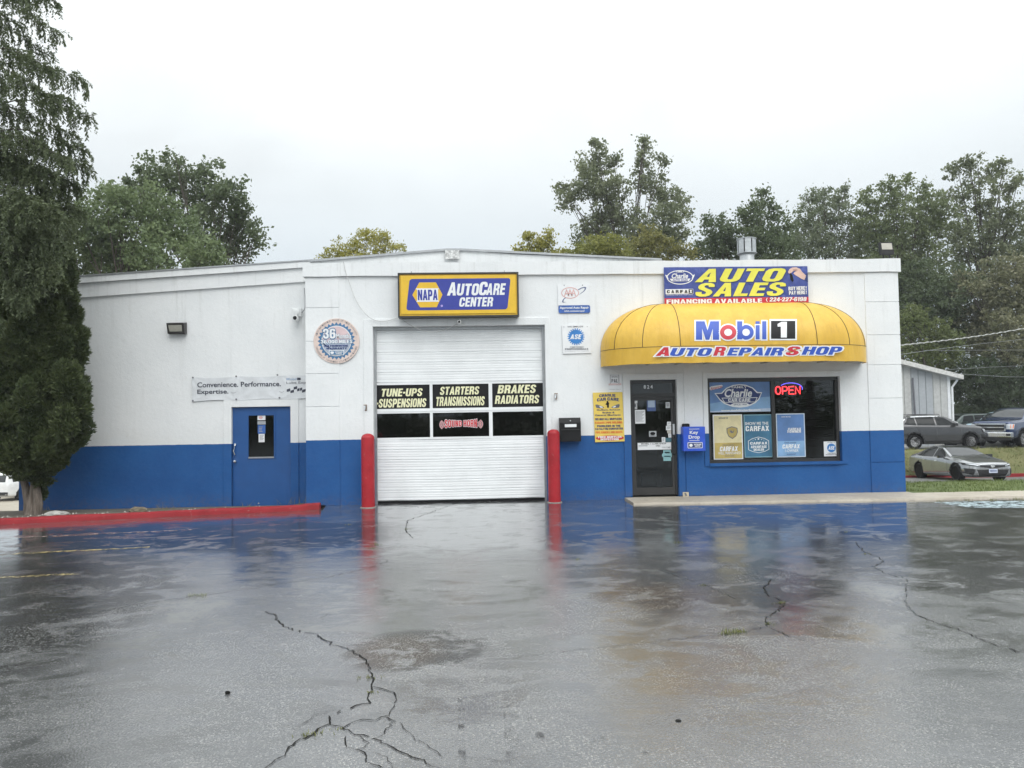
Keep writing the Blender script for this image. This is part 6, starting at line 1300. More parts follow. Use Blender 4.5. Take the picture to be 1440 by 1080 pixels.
    def mirror(s, x, z, mat, y=None):
        for sd in (-1, 1):
            y_ = sd*(y or s.W/2-.02); m = MB(); c = (x, y_+sd*.08, z)
            m.add([(c[0]+a*.08, c[1]+b*.10, c[2]+d*.065) for a in (-1, 1) for b in (-1, 1) for d in (-1, 1)], [(0, 1, 3, 2), (4, 6, 7, 5), (0, 4, 5, 1), (2, 3, 7, 6), (0, 2, 6, 4), (1, 5, 7, 3)], mat); m.tube([(x, y_-sd*.08, z-.05), c], .025, TRIM); m.build('wing_mirror', s.root, local=True, bevel=.03, smooth=True)
    def line(s, polys, ax, w_=.012, mat=None, name='door_seam'):
        P_ = []
        for a, b in polys:
            d = Vector((b[0]-a[0], b[1]-a[1])); n = Vector((-d.y, d.x)).normalized()*w_/2; P_.append([(a[0]+n.x, a[1]+n.y), (b[0]+n.x, b[1]+n.y), (b[0]-n.x, b[1]-n.y), (a[0]-n.x, a[1]-n.y)])
        return s.patch(name, P_, ax, mat or TRIM, .004, .15)
def mir(L): return L+[[(-a, b) for a, b in P_] for P_ in L]
# -- silver sedan, nose towards the camera
SIL = paint('silver_paint', (.36, .37, .38), .7, .16)
st = [(0, .34, .66, .70, .62, .58, .46), (.06, .24, .70, .745, .74, .72, .58), (.25, .19, .735, .79, .84, .80, .66), (.6, .18, .80, .865, .89, .86, .72), (1.1, .18, .875, .945, .91, .89, .76), (1.45, .18, .915, .985, .915, .89, .76), (1.9, .18, .935, 1.20, .915, .89, .66), (2.35, .18, .95, 1.395, .915, .89, .57), (2.8, .18, .955, 1.435, .915, .89, .555), (3.3, .18, .965, 1.42, .915, .89, .55), (3.8, .19, .98, 1.30, .91, .88, .57), (4.3, .2, 1.0, 1.10, .90, .87, .66), (4.6, .22, 1.0, 1.06, .88, .85, .70), (4.82, .3, .93, 1.0, .80, .78, .66), (4.88, .42, .86, .92, .74, .72, .6)]
px_ = 20.0; z0 = -1.375
car = Car('silver_sedan', 'silver saloon car with black roof and black wheels facing camera below grass bank', 'car', (19.85, 15.0, -1.26), math.radians(-94), 4.88, 1.84, st, (.96, 3.785), .34, SIL, tilt=(0, math.radians(-2.6)))
X = lambda x: 2.44-x
BLKR = P('black_roof', (.015, .016, .018), .12, spec=.7)
car.patch('roof_panel', [[(X(2.28), -.52), (X(2.28), .52), (X(3.55), .5), (X(3.55), -.5)]], 'T', BLKR, .007)
car.patch('windscreen', [[(X(1.5), -.66), (X(1.5), .66), (X(2.26), .53), (X(2.26), -.53)]], 'T', CGLASS, .008, .06); car.patch('rear_window', [[(X(3.6), -.5), (X(3.6), .5), (X(4.28), .6), (X(4.28), -.6)]], 'T', CGLASS, .008, .06)
car.both('side_window', [[(X(1.75), .985), (X(2.62), .975), (X(2.62), 1.36), (X(2.35), 1.34), (X(1.95), 1.14)], [(X(2.68), .975), (X(3.55), .99), (X(3.62), 1.28), (X(3.2), 1.375), (X(2.68), 1.375)], [(X(3.6), 1.0), (X(4.05), 1.04), (X(3.68), 1.26)]], SGLASS, off=.007, cell=.07)
for ax in ('L', 'R'): car.line([((X(1.55), .9), (X(1.5), .3)), ((X(2.65), .95), (X(2.65), .28)), ((X(3.6), .95), (X(3.45), .6)), ((X(1.5), .3), (X(3.1), .26))], ax); car.line([((X(1.3), .58), (X(3.4), .52))], ax, .02, SIL)
car.both('door_handle', [[(X(2.45), .80), (X(2.28), .80), (X(2.28), .835), (X(2.45), .835)], [(X(3.4), .83), (X(3.23), .83), (X(3.23), .865), (X(3.4), .865)]], CHROME, off=.02)
car.patch('grille', [[(-.54, .665), (.54, .665), (.46, .60), (.12, .555), (-.12, .555), (-.46, .60)], [(-.60, .50), (.60, .50), (.54, .25), (-.54, .25)]], 'F', TRIM, .009, .06)
car.patch('side_intake', mir([[(.64, .52), (.90, .56), (.87, .36), (.70, .29)]]), 'F', TRIM, .009, .05)
car.patch('bumper_strake', mir([[(.50, .27), (.62, .50), (.665, .53), (.56, .25)], [(.50, .235), (.9, .235), (.86, .275), (.52, .27)], [(.0, .235), (.52, .235), (.52, .262), (.0, .262)]]), 'F', SIL, .016, .05)
car.patch('lower_lip', [[(-.78, .17), (.78, .17), (.78, .225), (-.78, .225)]], 'F', TRIM, .012, .08)
for sg in (-1, 1):
    hl = car.patch('headlight', [[(sg*.42, .675), (sg*.62, .715), (sg*.86, .775), (sg*.88, .685), (sg*.62, .625), (sg*.44, .615)]], 'F', TRIM, .008, .04); car.patch('lamp', [[(sg*.47, .66), (sg*.62, .695), (sg*.80, .735), (sg*.80, .70), (sg*.62, .66), (sg*.48, .635)]], 'F', LAMPG, .014, .04, parent=hl)
m = MB(); h_ = car.bvh.ray_cast(Vector((5, 0, .62)), Vector((-1, 0, 0)))[0]; m.lathe((0, 0, 0), [(.075, 0), (.07, .012), (.045, .012)], CHROME, 18, 'y'); vs = [(h_.x+.008+p_[1], p_[0]*1.15, .625+p_[2]*.75) for p_ in m.v]; m.v = vs; m.build('badge', car.root, local=True)
m = MB(); m.box(h_.x+.015, h_.x+.03, -.16, .16, .37, .52, P('licence_plate', (.55, .60, .72), .4)); pl_ = m.build('number_plate', car.root, local=True)
m = MB()
for i in range(6): m.box(h_.x+.031, h_.x+.033, -.12+i*.042, -.092+i*.042, .42, .475, NAVY)
m.build('plate_characters', pl_, local=True)
car.mirror(X(1.82), 1.0, BLKR); car.rims(BLACK, 10, INKG)
# -- grey compact SUV on the upper lot
GRYP = paint('grey_paint', (.05, .05, .053), .5, .2)
st = [(0, .42, .80, .86, .62, .60, .5), (.07, .30, .93, 1.0, .76, .74, .62), (.3, .24, 1.0, 1.07, .86, .84, .70), (.8, .22, 1.04, 1.12, .90, .885, .74), (1.15, .22, 1.06, 1.15, .905, .89, .74), (1.55, .22, 1.09, 1.40, .905, .89, .66), (1.95, .22, 1.10, 1.575, .905, .89, .60), (2.4, .22, 1.11, 1.625, .905, .89, .59), (3.2, .22, 1.13, 1.62, .905, .89, .585), (3.75, .24, 1.15, 1.585, .90, .88, .58), (4.1, .26, 1.15, 1.44, .88, .86, .6), (4.3, .32, 1.1, 1.2, .84, .82, .66), (4.39, .42, .95, 1.02, .74, .72, .6)]
zj = float(H(22, 20))
car = Car('grey_suv', 'dark grey compact SUV with silver wheels parked in front of pale shed', 'car', (22.05, 20.15, zj), math.radians(-3), 4.39, 1.82, st, (.88, 3.516), .35, GRYP)
X = lambda x: 2.195-x
car.patch('windscreen', [[(X(1.2), -.68), (X(1.2), .68), (X(1.92), .56), (X(1.92), -.56)]], 'T', CGLASS, .008, .06)
car.both('side_window', [[(X(1.5), 1.13), (X(2.42), 1.135), (X(2.42), 1.53), (X(2.0), 1.51)], [(X(2.5), 1.135), (X(3.35), 1.15), (X(3.35), 1.53), (X(2.5), 1.535)], [(X(3.42), 1.155), (X(3.95), 1.2), (X(3.7), 1.5), (X(3.42), 1.525)]], SGLASS, off=.007, cell=.08)
for ax in ('L', 'R'):
    car.line([((X(1.35), 1.58-.35), (X(1.9), 1.535)), ((X(1.9), 1.545), (X(2.6), 1.575)), ((X(2.6), 1.575), (X(3.7), 1.55)), ((X(3.7), 1.55), (X(4.05), 1.3))], ax, .035, CHROME, 'roof_strip')
    car.line([((X(1.3), 1.05), (X(1.28), .4)), ((X(2.46), 1.12), (X(2.48), .4)), ((X(3.4), 1.1), (X(3.1), .45)), ((X(1.3), .4), (X(3.05), .4))], ax)
    for wx in (.88, 3.516): car.patch('arch_trim', [[(X(wx)+r_*math.cos(a_), .37+r_*math.sin(a_)) for r_, a_ in ((.405, t0), (.47, t0), (.47, t0+.35), (.405, t0+.35))] for t0 in np.arange(-.1, 3.0, .35)], ax, TRIM, .01, .08)
    car.patch('sill_trim', [[(X(1.35), .27), (X(3.05), .27), (X(3.05), .38), (X(1.35), .38)]], ax, TRIM, .008, .12)
    car.patch('door_handle', [[(X(2.35), .98), (X(2.2), .98), (X(2.2), 1.01), (X(2.35), 1.01)], [(X(3.3), 1.0), (X(3.15), 1.0), (X(3.15), 1.03), (X(3.3), 1.03)]], ax, GRYP, .025)
car.patch('grille', [[(-.5, .86), (.5, .86), (.48, .77), (-.48, .77)], [(-.6, .52), (.6, .52), (.55, .36), (-.55, .36)]], 'F', TRIM, .009)
for sg in (-1, 1): car.patch('headlight', [[(sg*.52, .89), (sg*.80, .93), (sg*.80, .80), (sg*.54, .79)]], 'F', LAMPG, .01, .05)
for sg in (-1, 1): car.patch('tail_light', [[(sg*.5, 1.08), (sg*.78, 1.08), (sg*.76, .95), (sg*.5, .98)]], 'B', RED, .01, .05)
car.mirror(X(1.62), 1.17, GRYP); car.rims(P('bright_alloy', (.80, .80, .81), .35, .0), 5)
m = MB(); 
for sd in (-1, 1): m.tube([(X(2.1), sd*.50, 1.62), (X(2.2), sd*.50, 1.665), (X(3.6), sd*.49, 1.65), (X(3.7), sd*.49, 1.60)], .014, TRIM)
m.build('roof_rail', car.root, local=True)
# -- pickups and others
def pickup(name, label, cat, pos, rz, mat, group=None):
    st = [(0, .50, 1.08, 1.16, .80, .78, .68), (.06, .42, 1.16, 1.24, .90, .88, .76), (.3, .40, 1.19, 1.275, .97, .95, .82), (1.2, .40, 1.22, 1.31, 1.0, .98, .84), (1.55, .40, 1.24, 1.34, 1.01, .99, .84), (1.95, .40, 1.26, 1.62, 1.01, .99, .76), (2.3, .40, 1.26, 1.84, 1.01, .99, .68), (2.8, .40, 1.26, 1.89, 1.01, .99, .66), (3.7, .40, 1.26, 1.87, 1.01, .99, .66), (3.9, .40, 1.26, 1.80, 1.01, .99, .67), (4.0, .42, 1.26, 1.30, 1.01, .99, .80), (5.7, .45, 1.26, 1.30, 1.0, .98, .80), (5.8, .5, 1.22, 1.26, .96, .95, .8)]
    c = Car(name, label, cat, pos, rz, 5.8, 2.03, st, (.98, 4.62), .40, mat, group); X = lambda x: 2.9-x
    c.patch('windscreen', [[(X(1.6), -.76), (X(1.6), .76), (X(2.26), .64), (X(2.26), -.64)]], 'T', CGLASS, .008, .06)
    c.both('side_window', [[(X(1.95), 1.3), (X(2.75), 1.3), (X(2.75), 1.76), (X(2.4), 1.74)], [(X(2.85), 1.3), (X(3.65), 1.3), (X(3.65), 1.76), (X(2.85), 1.77)]], SGLASS, off=.007, cell=.08)
    c.patch('grille', [[(-.62, 1.12), (.62, 1.12), (.58, .80), (-.58, .80)]], 'F', TRIM, .012, .07)
    c.patch('grille_bar', [[(-.66, 1.10), (.66, 1.10), (.66, 1.15), (-.66, 1.15)], [(-.62, .945), (.62, .945), (.62, .985), (-.62, .985)], [(-.6, .77), (.6, .77), (.6, .81), (-.6, .81)], [(-.66, .78), (-.6, .78), (-.62, 1.14), (-.68, 1.14)], [(.66, .78), (.6, .78), (.62, 1.14), (.68, 1.14)]], 'F', CHROME, .03, .07)
    for sg in (-1, 1):
        hl = c.patch('headlight', [[(sg*.69, 1.12), (sg*.93, 1.12), (sg*.93, .88), (sg*.68, .88)]], 'F', LAMPG, .012, .05)
        c.patch('indicator', [[(sg*.84, 1.1), (sg*.92, 1.1), (sg*.92, .92), (sg*.84, .92)]], 'F', ORANGE, .017, .05, parent=hl)
    m = MB(); m.box(2.86, 3.03, -.98, .98, .50, .74, CHROME); m.build('bumper', c.root, local=True, bevel=.04); m = MB(); m.box(3.031, 3.036, -.9, -.72, .57, .67, TRIM); m.box(3.031, 3.036, .72, .9, .57, .67, TRIM); m.box(2.85, 2.99, -.9, .9, .36, .5, TRIM); m.build('lower_bumper', c.root, local=True)
    for ax in ('L', 'R'):
        c.line([((X(1.85), 1.22), (X(1.8), .55)), ((X(2.8), 1.25), (X(2.8), .55)), ((X(3.75), 1.25), (X(3.75), .55))], ax)
        for wx in (.98, 4.62): c.patch('arch_trim', [[(X(wx)+r_*math.cos(a_), .42+r_*math.sin(a_)) for r_, a_ in ((.455, t0), (.53, t0), (.53, t0+.35), (.455, t0+.35))] for t0 in np.arange(-.05, 3.0, .35)], ax, TRIM, .012, .09)
    c.mirror(X(2.0), 1.38, TRIM); c.rims(P('truck_alloy', (.74, .75, .76), .35, .0), 6); return c
fw = at(1438, 631, 19.0); hd = math.radians(212)
fl_ = Vector((fw[0], fw[1])); ax_ = Vector((math.cos(hd), math.sin(hd))); lf = Vector((-math.sin(hd), math.cos(hd)))
cc = fl_-ax_*(2.9-.98)-lf*.95
pickup('pickup_truck', 'dark blue pickup truck with chrome grille parked at right edge of photo', 'pickup truck', (cc.x, cc.y, float(H(fw[0], fw[1]))+.02), hd, paint('blue_paint', (.018, .036, .10), .4, .25))
q = at(1377, 612, 23.2); hd = math.radians(212)
cc = Vector((q[0], q[1]))-Vector((math.cos(hd), math.sin(hd)))*2.6
pickup('pickup_truck', 'pale blue pickup between grey SUV and dark blue pickup with only its nose showing', 'pickup truck', (cc.x+.3, cc.y, float(H(cc.x, cc.y))), hd, paint('pale_blue_paint', (.40, .52, .60), .3, .3))
q = at(1362, 590, 27.0); st = [(0, .42, .95, 1.02, .62, .60, .5), (.07, .34, 1.05, 1.12, .78, .76, .66), (.3, .30, 1.08, 1.16, .88, .86, .74), (1.2, .28, 1.12, 1.2, .94, .92, .8), (1.5, .28, 1.14, 1.4, .94, .92, .76), (1.85, .28, 1.16, 1.70, .94, .92, .72), (2.4, .28, 1.16, 1.78, .94, .92, .71), (4.2, .28, 1.18, 1.77, .93, .91, .70), (4.55, .3, 1.18, 1.72, .92, .90, .70), (4.7, .35, 1.15, 1.4, .88, .86, .72), (4.8, .45, 1.0, 1.1, .8, .78, .7)]
def boxy(name, label, pos, rz, mat, group=None, tails=True):
    c = Car(name, label, 'car', pos, rz, 4.8, 1.9, st, (.95, 3.75), .38, mat, group); X = lambda x: 2.4-x
    c.patch('windscreen', [[(X(1.45), -.72), (X(1.45), .72), (X(1.82), .66), (X(1.82), -.66)]], 'T', CGLASS, .01, .06)
    c.both('side_window', [[(X(1.72), 1.2), (X(2.55), 1.2), (X(2.55), 1.66), (X(1.95), 1.64)], [(X(2.65), 1.2), (X(3.5), 1.2), (X(3.5), 1.67), (X(2.65), 1.67)], [(X(3.6), 1.2), (X(4.4), 1.2), (X(4.35), 1.65), (X(3.6), 1.67)]], SGLASS, off=.007, cell=.08)
    for sg in (-1, 1): c.patch('headlight', [[(sg*.5, 1.0), (sg*.78, 1.0), (sg*.78, .84), (sg*.5, .84)]], 'F', LAMPG, .01, .05); tails and c.patch('tail_light', [[(sg*.62, 1.14), (sg*.84, 1.14), (sg*.84, .84), (sg*.66, .84)]], 'B', RED, .01, .05)
    c.patch('grille', [[(-.45, 1.0), (.45, 1.0), (.43, .82), (-.43, .82)]], 'F', TRIM, .01)
    c.patch('rear_window', [[(-.66, 1.22), (.66, 1.22), (.6, 1.62), (-.6, 1.62)]], 'B', CGLASS, .012, .08)
    c.patch('rear_bumper_trim', [[(-.8, .42), (.8, .42), (.84, .62), (-.84, .62)]], 'B', TRIM, .014, .09); c.patch('number_plate', [[(-.18, .86), (.18, .86), (.18, .98), (-.18, .98)]], 'B', P('grey_plate', (.4, .42, .46), .5), .016, .09)
    c.mirror(X(1.8), 1.26, mat); c.rims(ALU, 6); return c
boxy('green_suv', 'dark green boxy SUV parked behind grey SUV in front of the trees', (q[0]-.3, 27.3, float(H(q[0], 27))), math.radians(190), paint('green_paint', (.035, .055, .05), .4, .3))
q = at(1442, 590, 27.5); boxy('grey_van', 'pale grey vehicle behind dark blue pickup with only its cab showing', (q[0]+1.4, 27.5, float(H(q[0], 27))+.15), math.radians(196), paint('pale_grey_paint', (.42, .44, .45), .4, .3))
q = at(17, 700, 32.0); boxy('white_suv', 'white SUV seen from behind beyond corner of blue wing', (q[0]-.1, 33.4, float(H(-28, 33.4))), math.radians(82), paint('white_car_paint', (.74, .75, .76), .0, .3), tails=False)
# ================================================================== TREES
def unit(n):
    v = rng.normal(size=(n, 3)); return v/np.linalg.norm(v, axis=1, keepdims=True)
def leaf_quads(C, D, Lh, Wd):
    """rhombic leaves: centre C, axis D, random roll"""
    n = len(C); R_ = unit(n); S_ = np.cross(D, R_); S_ /= np.linalg.norm(S_, axis=1, keepdims=True)+1e-9
    Lh = np.asarray(Lh).reshape(-1, 1); Wd = np.asarray(Wd).reshape(-1, 1)
    V = np.stack([C-D*Lh*.5, C+S_*Wd*.5+D*Lh*.06, C+D*Lh*.5, C-S_*Wd*.5+D*Lh*.06], 1).reshape(-1, 3)
    return V, np.arange(4*n).reshape(-1, 4)
BARK = bark_mat('grey_bark', (.09, .075, .06), (.22, .19, .16)); BARKD = bark_mat('dark_bark', (.05, .042, .035), (.12, .10, .085))
def tree(name, label, blobs, Y, mat, leaf=.2, dens=1.0, clump=.5, spread=2.0, base=None, group='trees behind the building', bark=None, up=.3, trunk_u=None, tr=.22, asp=.62, hollow=2.4):
    pts = []; dep = Y-CAMP[1]
    for (u, v, r) in blobs:
        Yb = Y+rng.uniform(-.5, .5)*spread*r/30; c = at(u, v, Yb); pts.append((c, r*dep/FPX))
    tu = trunk_u if trunk_u is not None else np.mean([b_[0] for b_ in blobs]); xb = at(tu, 400, Y)[0]; zb = float(H(xb, Y)) if base is None else base
    root = thing(name, label, 'tree', (xb, Y, zb), group)
    Cs = []; Ds = []
    for c, r in pts:
        nc = max(6, int(dens*9*(r/clump)**2*.72)); d = unit(nc); rad = r*rng.uniform(0, 1, nc)**(1/hollow)
        cc = c+d*rad[:, None]*np.array([1, 1, .92]); k = max(10, int(34*(clump/.5)**2*(.2/leaf)**2*.95))
        P_ = np.repeat(cc, k, 0)+rng.normal(size=(nc*k, 3))*clump*.40*np.array([1, 1, .75])*rng.uniform(.5, 1.3, nc).repeat(k)[:, None]
        dd = unit(nc*k)+np.repeat(d, k, 0)*.5+np.array([0, 0, up]); dd /= np.linalg.norm(dd, axis=1, keepdims=True)
        Cs.append(P_); Ds.append(dd)
    C = np.concatenate(Cs); D = np.concatenate(Ds); s_ = leaf*rng.uniform(.6, 1.25, len(C))
    V, F = leaf_quads(C, D, s_, s_*asp); arr('crown', V, F, mat, root)
    m = MB(); top = max(pts, key=lambda p_: p_[0][2]); zt_ = top[0][2]; zm_ = zb+(zt_-zb)*.42
    sp_ = [(xb, Y, zb-.2), (xb+.1, Y, zb+(zm_-zb)*.5), (xb-.05, Y, zm_), tuple((np.array([xb, Y, zm_])+top[0])/2+np.array([.15, 0, .3])), tuple(top[0])]
    m.tube(sp_, [tr*1.25, tr, tr*.55, tr*.16, tr*.03], bark or BARKD, 9)
    for c, r in pts:
        f_ = rng.uniform(.45, .85); a_ = np.array([xb, Y, zb+(min(c[2], zt_)-zb)*f_*.9]); mid = a_*.45+np.array(c)*.55+np.array([0, 0, -.12*r])
        m.tube([tuple(a_), tuple(mid), tuple(c), tuple(np.array(c)+np.array([rng.normal()*.4*r, 0, .7*r]))], [tr*.34, tr*.2, tr*.1, tr*.03], bark or BARKD, 6)
        for _ in range(3): e = np.array(c)+unit(1)[0]*r*.85; m.tube([tuple(mid), tuple((mid+e)/2+np.array([0, 0, .1*r])), tuple(e)], [tr*.12, tr*.08, tr*.02], bark or BARKD, 5)
    m.build('trunk', root, smooth=True, angle=80); return root
LM = leaf_mat
OLIVE = LM('leaf_olive', (0.123, 0.159, 0.075), (0.251, 0.291, 0.146), .42); DARKG = LM('leaf_dark', (0.083, 0.118, 0.063), (0.167, 0.207, 0.114), .42); GREYG = LM('leaf_grey_green', (0.137, 0.171, 0.106), (0.264, 0.297, 0.192), .42)
YELG = LM('leaf_yellow_green', (.27, .27, .06), (.50, .45, .10), .42); MIDG = LM('leaf_mid', (0.126, 0.18, 0.088), (0.232, 0.289, 0.143), .42); BRNG = LM('leaf_brown_green', (0.162, 0.173, 0.098), (0.307, 0.291, 0.178), .42); DEEP = LM('leaf_deep', (0.055, 0.083, 0.046), (0.117, 0.15, 0.088), .42); COTT = LM('leaf_cottonwood', (0.134, 0.162, 0.091), (0.304, 0.329, 0.2), .42)
tree('broadleaf_tree', 'dark grey green tree with loose crown standing highest behind left wing', [(230, 243, 34), (207, 256, 28), (288, 250, 32), (318, 268, 30), (262, 278, 42), (308, 308, 42), (343, 318, 26), (354, 343, 16), (330, 352, 26), (248, 226, 15), (290, 340, 44), (190, 262, 16), (335, 290, 18), (360, 328, 12), (215, 300, 40)], 22, DARKG, .20, 1.0, .5, tr=.16)
tree('broadleaf_tree', 'rounded mid green tree in front of the darker one behind left wing', [(150, 298, 42), (115, 325, 36), (200, 296, 44), (248, 325, 44), (160, 345, 52), (228, 362, 48), (285, 362, 32), (110, 368, 40), (168, 276, 24), (60, 330, 50), (50, 380, 50), (300, 378, 22), (180, 375, 50)], 15.5, MIDG, .16, 1.15, .42, tr=.16)
tree('broadleaf_tree', 'small yellow green tree showing above parapet left of light-box sign', [(480, 350, 17), (508, 343, 19), (536, 340, 19), (558, 351, 13), (456, 358, 9), (515, 330, 9), (500, 362, 22), (540, 332, 9), (470, 362, 14), (535, 362, 20)], 26, YELG, .17, 1.1, .4, asp=.4, tr=.12)
tree('cottonwood_tree', 'tall twin-topped cottonwood standing alone behind parapet near sales banner', [(835, 232, 26), (842, 212, 14), (820, 258, 30), (798, 278, 20), (852, 268, 34), (868, 300, 36), (903, 226, 18), (908, 206, 12), (912, 255, 26), (932, 275, 28), (956, 280, 15), (938, 308, 30), (890, 330, 36), (850, 325, 36), (825, 332, 26), (950, 330, 22), (792, 264, 12), (836, 202, 8), (905, 197, 7), (930, 225, 12), (862, 228, 14), (964, 300, 10), (925, 340, 30)], 40, COTT, .25, .95, .55, tr=.17, trunk_u=885, hollow=2.0)
tree('young_tree', 'yellowish young tree left of the twin-topped cottonwood above parapet', [(750, 343, 17), (772, 346, 15), (732, 352, 10), (760, 358, 18), (742, 332, 7), (788, 358, 14), (772, 330, 7)], 27, YELG, .17, 1.1, .38, tr=.1)
tree('young_tree', 'yellow green bush in front of the twin-topped cottonwood, left of its trunk', [(838, 350, 25), (858, 345, 20), (818, 354, 18), (845, 360, 24), (870, 356, 18), (800, 358, 14)], 25, LM('leaf_lime', (.20, .22, .05), (.36, .35, .09), .42), .15, 1.15, .36, tr=.1)
tree('young_tree', 'thin yellowish tree in front of twin-topped cottonwood, right of its trunk', [(905, 345, 24), (928, 338, 18), (945, 352, 20), (892, 356, 22), (965, 354, 15), (930, 358, 24), (910, 326, 10)], 28, LM('leaf_straw', (.19, .19, .06), (.33, .30, .10), .42), .17, .85, .42, tr=.1)
tree('broadleaf_tree', 'dark dense tree with pointed top behind sales banner', [(1010, 318, 20), (1000, 342, 24), (1060, 300, 22), (1074, 284, 12), (1050, 328, 32), (1092, 325, 30), (1071, 272, 6), (1022, 348, 28), (1098, 352, 30), (1000, 308, 10), (1060, 352, 34), (985, 355, 16), (1085, 296, 12)], 30, DARKG, .2, 1.2, .5, tr=.16)
tree('broadleaf_tree', 'pale thin-crowned grey green tree between pointed dark tree and floodlight', [(1148, 284, 20), (1182, 278, 18), (1130, 306, 24), (1168, 306, 32), (1198, 306, 22), (1150, 342, 38), (1198, 346, 34), (1160, 268, 9), (1190, 266, 7), (1122, 340, 30), (1135, 278, 10)], 38, GREYG, .2, .8, .5, tr=.16, hollow=2.0)
tree('broadleaf_tree', 'dark olive tree rising behind floodlight at right end of parapet', [(1252, 264, 17), (1275, 253, 12), (1222, 290, 18), (1260, 292, 30), (1300, 284, 24), (1240, 328, 36), (1290, 330, 40), (1322, 308, 30), (1218, 272, 8), (1300, 262, 10), (1290, 375, 44), (1240, 360, 36), (1222, 320, 24)], 35, OLIVE, .21, 1.1, .5, tr=.18)
tree('cottonwood_tree', 'tall open-crowned cottonwood near right edge of photo behind cables', [(1348, 242, 20), (1375, 230, 15), (1400, 244, 22), (1422, 264, 20), (1370, 268, 30), (1338, 285, 26), (1392, 298, 32), (1426, 310, 28), (1350, 328, 36), (1402, 348, 38), (1446, 290, 22), (1440, 348, 30), (1362, 226, 7), (1412, 228, 9), (1432, 250, 10), (1370, 365, 36), (1460, 330, 28)], 37, COTT, .24, .75, .55, tr=.19, trunk_u=1385, hollow=1.9)
tree('understorey_tree', 'yellow green low tree just above the shed roof', [(1290, 455, 26), (1315, 470, 28), (1280, 485, 24), (1325, 500, 26), (1300, 505, 28), (1335, 480, 16), (1282, 440, 14), (1270, 460, 22)], 30, LM('leaf_fresh', (.11, .145, .05), (.20, .23, .09), .42), .19, 1.3, .42, tr=.14)
tree('understorey_tree', 'dark green tree filling gap above the yellow green low tree', [(1290, 400, 40), (1275, 430, 30), (1320, 425, 38), (1345, 400, 34), (1270, 385, 24), (1345, 445, 32)], 33.5, DARKG, .2, 1.2, .5, tr=.2)
tree('understorey_tree', 'brownish green tree behind overhead cables right of shed', [(1380, 430, 42), (1420, 420, 42), (1370, 475, 42), (1415, 475, 44), (1455, 450, 40), (1360, 400, 24), (1440, 500, 40), (1460, 390, 36), (1410, 385, 34)], 32, BRNG, .21, 1.15, .5, tr=.22)
tree('understorey_tree', 'deep green bushy tree at ground behind parked vehicles right of shed', [(1370, 530, 36), (1405, 545, 40), (1445, 545, 42), (1360, 570, 34), (1400, 585, 36), (1440, 590, 36), (1345, 545, 20), (1480, 540, 44), (1350, 590, 28)], 31.5, DEEP, .2, 1.3, .5, tr=.18)
# far wood behind these, one mass
Cs = []
for _ in range(1500):
    u = rng.uniform(960, 1700); lo = np.interp(u, [960, 1000, 1100, 1200, 1260, 1340, 1440, 1700], [372, 356, 345, 338, 310, 320, 300, 300]); v = rng.uniform(lo, 640); c = at(u, v, rng.uniform(42, 48)); Cs.append(c)
Cs = np.array(Cs); P_ = np.repeat(Cs, 38, 0)+rng.normal(size=(len(Cs)*38, 3))*.42; D = unit(len(P_)); s_ = .26*rng.uniform(.6, 1.3, len(P_)); V, F = leaf_quads(P_, D, s_, s_*.65); o = arr('woodland', V, F, DEEP); o['kind'] = 'stuff'
# ---- clipped evergreen by the kerb
EV = LM('evergreen_leaf', (.040, .062, .026), (.11, .135, .052), .12, .55, 2.2); YT = -.45
tb = at(45, 721, YT); ev = thing('evergreen_tree', 'dense dark conical evergreen with bare forked trunk beside red kerb', 'tree', (tb[0], YT, .02))
lob = [(58, 505, 50, 135, 0), (15, 545, 55, 112, -.25), (80, 560, 33, 78, -.3), (65, 425, 38, 82, 0), (35, 470, 45, 110, -.4), (40, 612, 52, 46, -.1), (91, 480, 22, 80, .1), (-20, 500, 60, 150, .2), (78, 380, 20, 40, .1), (92, 600, 21, 36, -.1), (60, 640, 26, 22, 0), (100, 520, 14, 60, 0), (58, 694, 7, 14, .1)]
for _ in range(190):
    L_ = lob[int(rng.integers(0, 12))]; a_ = rng.uniform(0, 6.28); hh = rng.uniform(-.95, .95); cr = math.sqrt(1-hh*hh); r_ = rng.uniform(9, 19)
    lob.append((L_[0]+L_[2]*cr*math.cos(a_)*.96, L_[1]+L_[3]*hh*.97, r_*.8, r_*rng.uniform(1.1, 1.7), L_[4]-abs(math.sin(a_))*cr*L_[2]*.0145*.95))
Cs = []; Ds = []
for u, v, rx, ry, dy in lob:
    c = at(u, v, YT+dy); k = (YT-CAMP[1])/FPX; R3 = np.array([rx*k, rx*k*.95, ry*k]); n = int(5200*R3[0]*R3[2]+60); d = unit(n)
    rad = rng.uniform(0, 1, n)**(1/6.); base_ = c+d*R3*rad[:, None]; base_ += (np.sin(base_*7.1+c)*.035)+(np.sin(base_[:, [2, 0, 1]]*17+c)*.02)
    ax = d*np.array([.8, .8, .35])+np.array([0, 0, .75])+rng.normal(size=(n, 3))*.25; ax /= np.linalg.norm(ax, axis=1, keepdims=True)
    for j in range(7):
        a_ = ax+rng.normal(size=(n, 3))*.42; a_ /= np.linalg.norm(a_, axis=1, keepdims=True); Cs.append(base_+a_*.05*rng.uniform(.2, 1.3, (n, 1))); Ds.append(a_)
C = np.concatenate(Cs); D = np.concatenate(Ds); V, F = leaf_quads(C, D, rng.uniform(.045, .13, len(C)), rng.uniform(.014, .036, len(C))); arr('crown', V, F, EV, ev)
m = MB(); EB = bark_mat('evergreen_bark', (.12, .095, .075), (.27, .225, .19)); f2 = lambda u, v, y=YT: tuple(at(u, v, y))
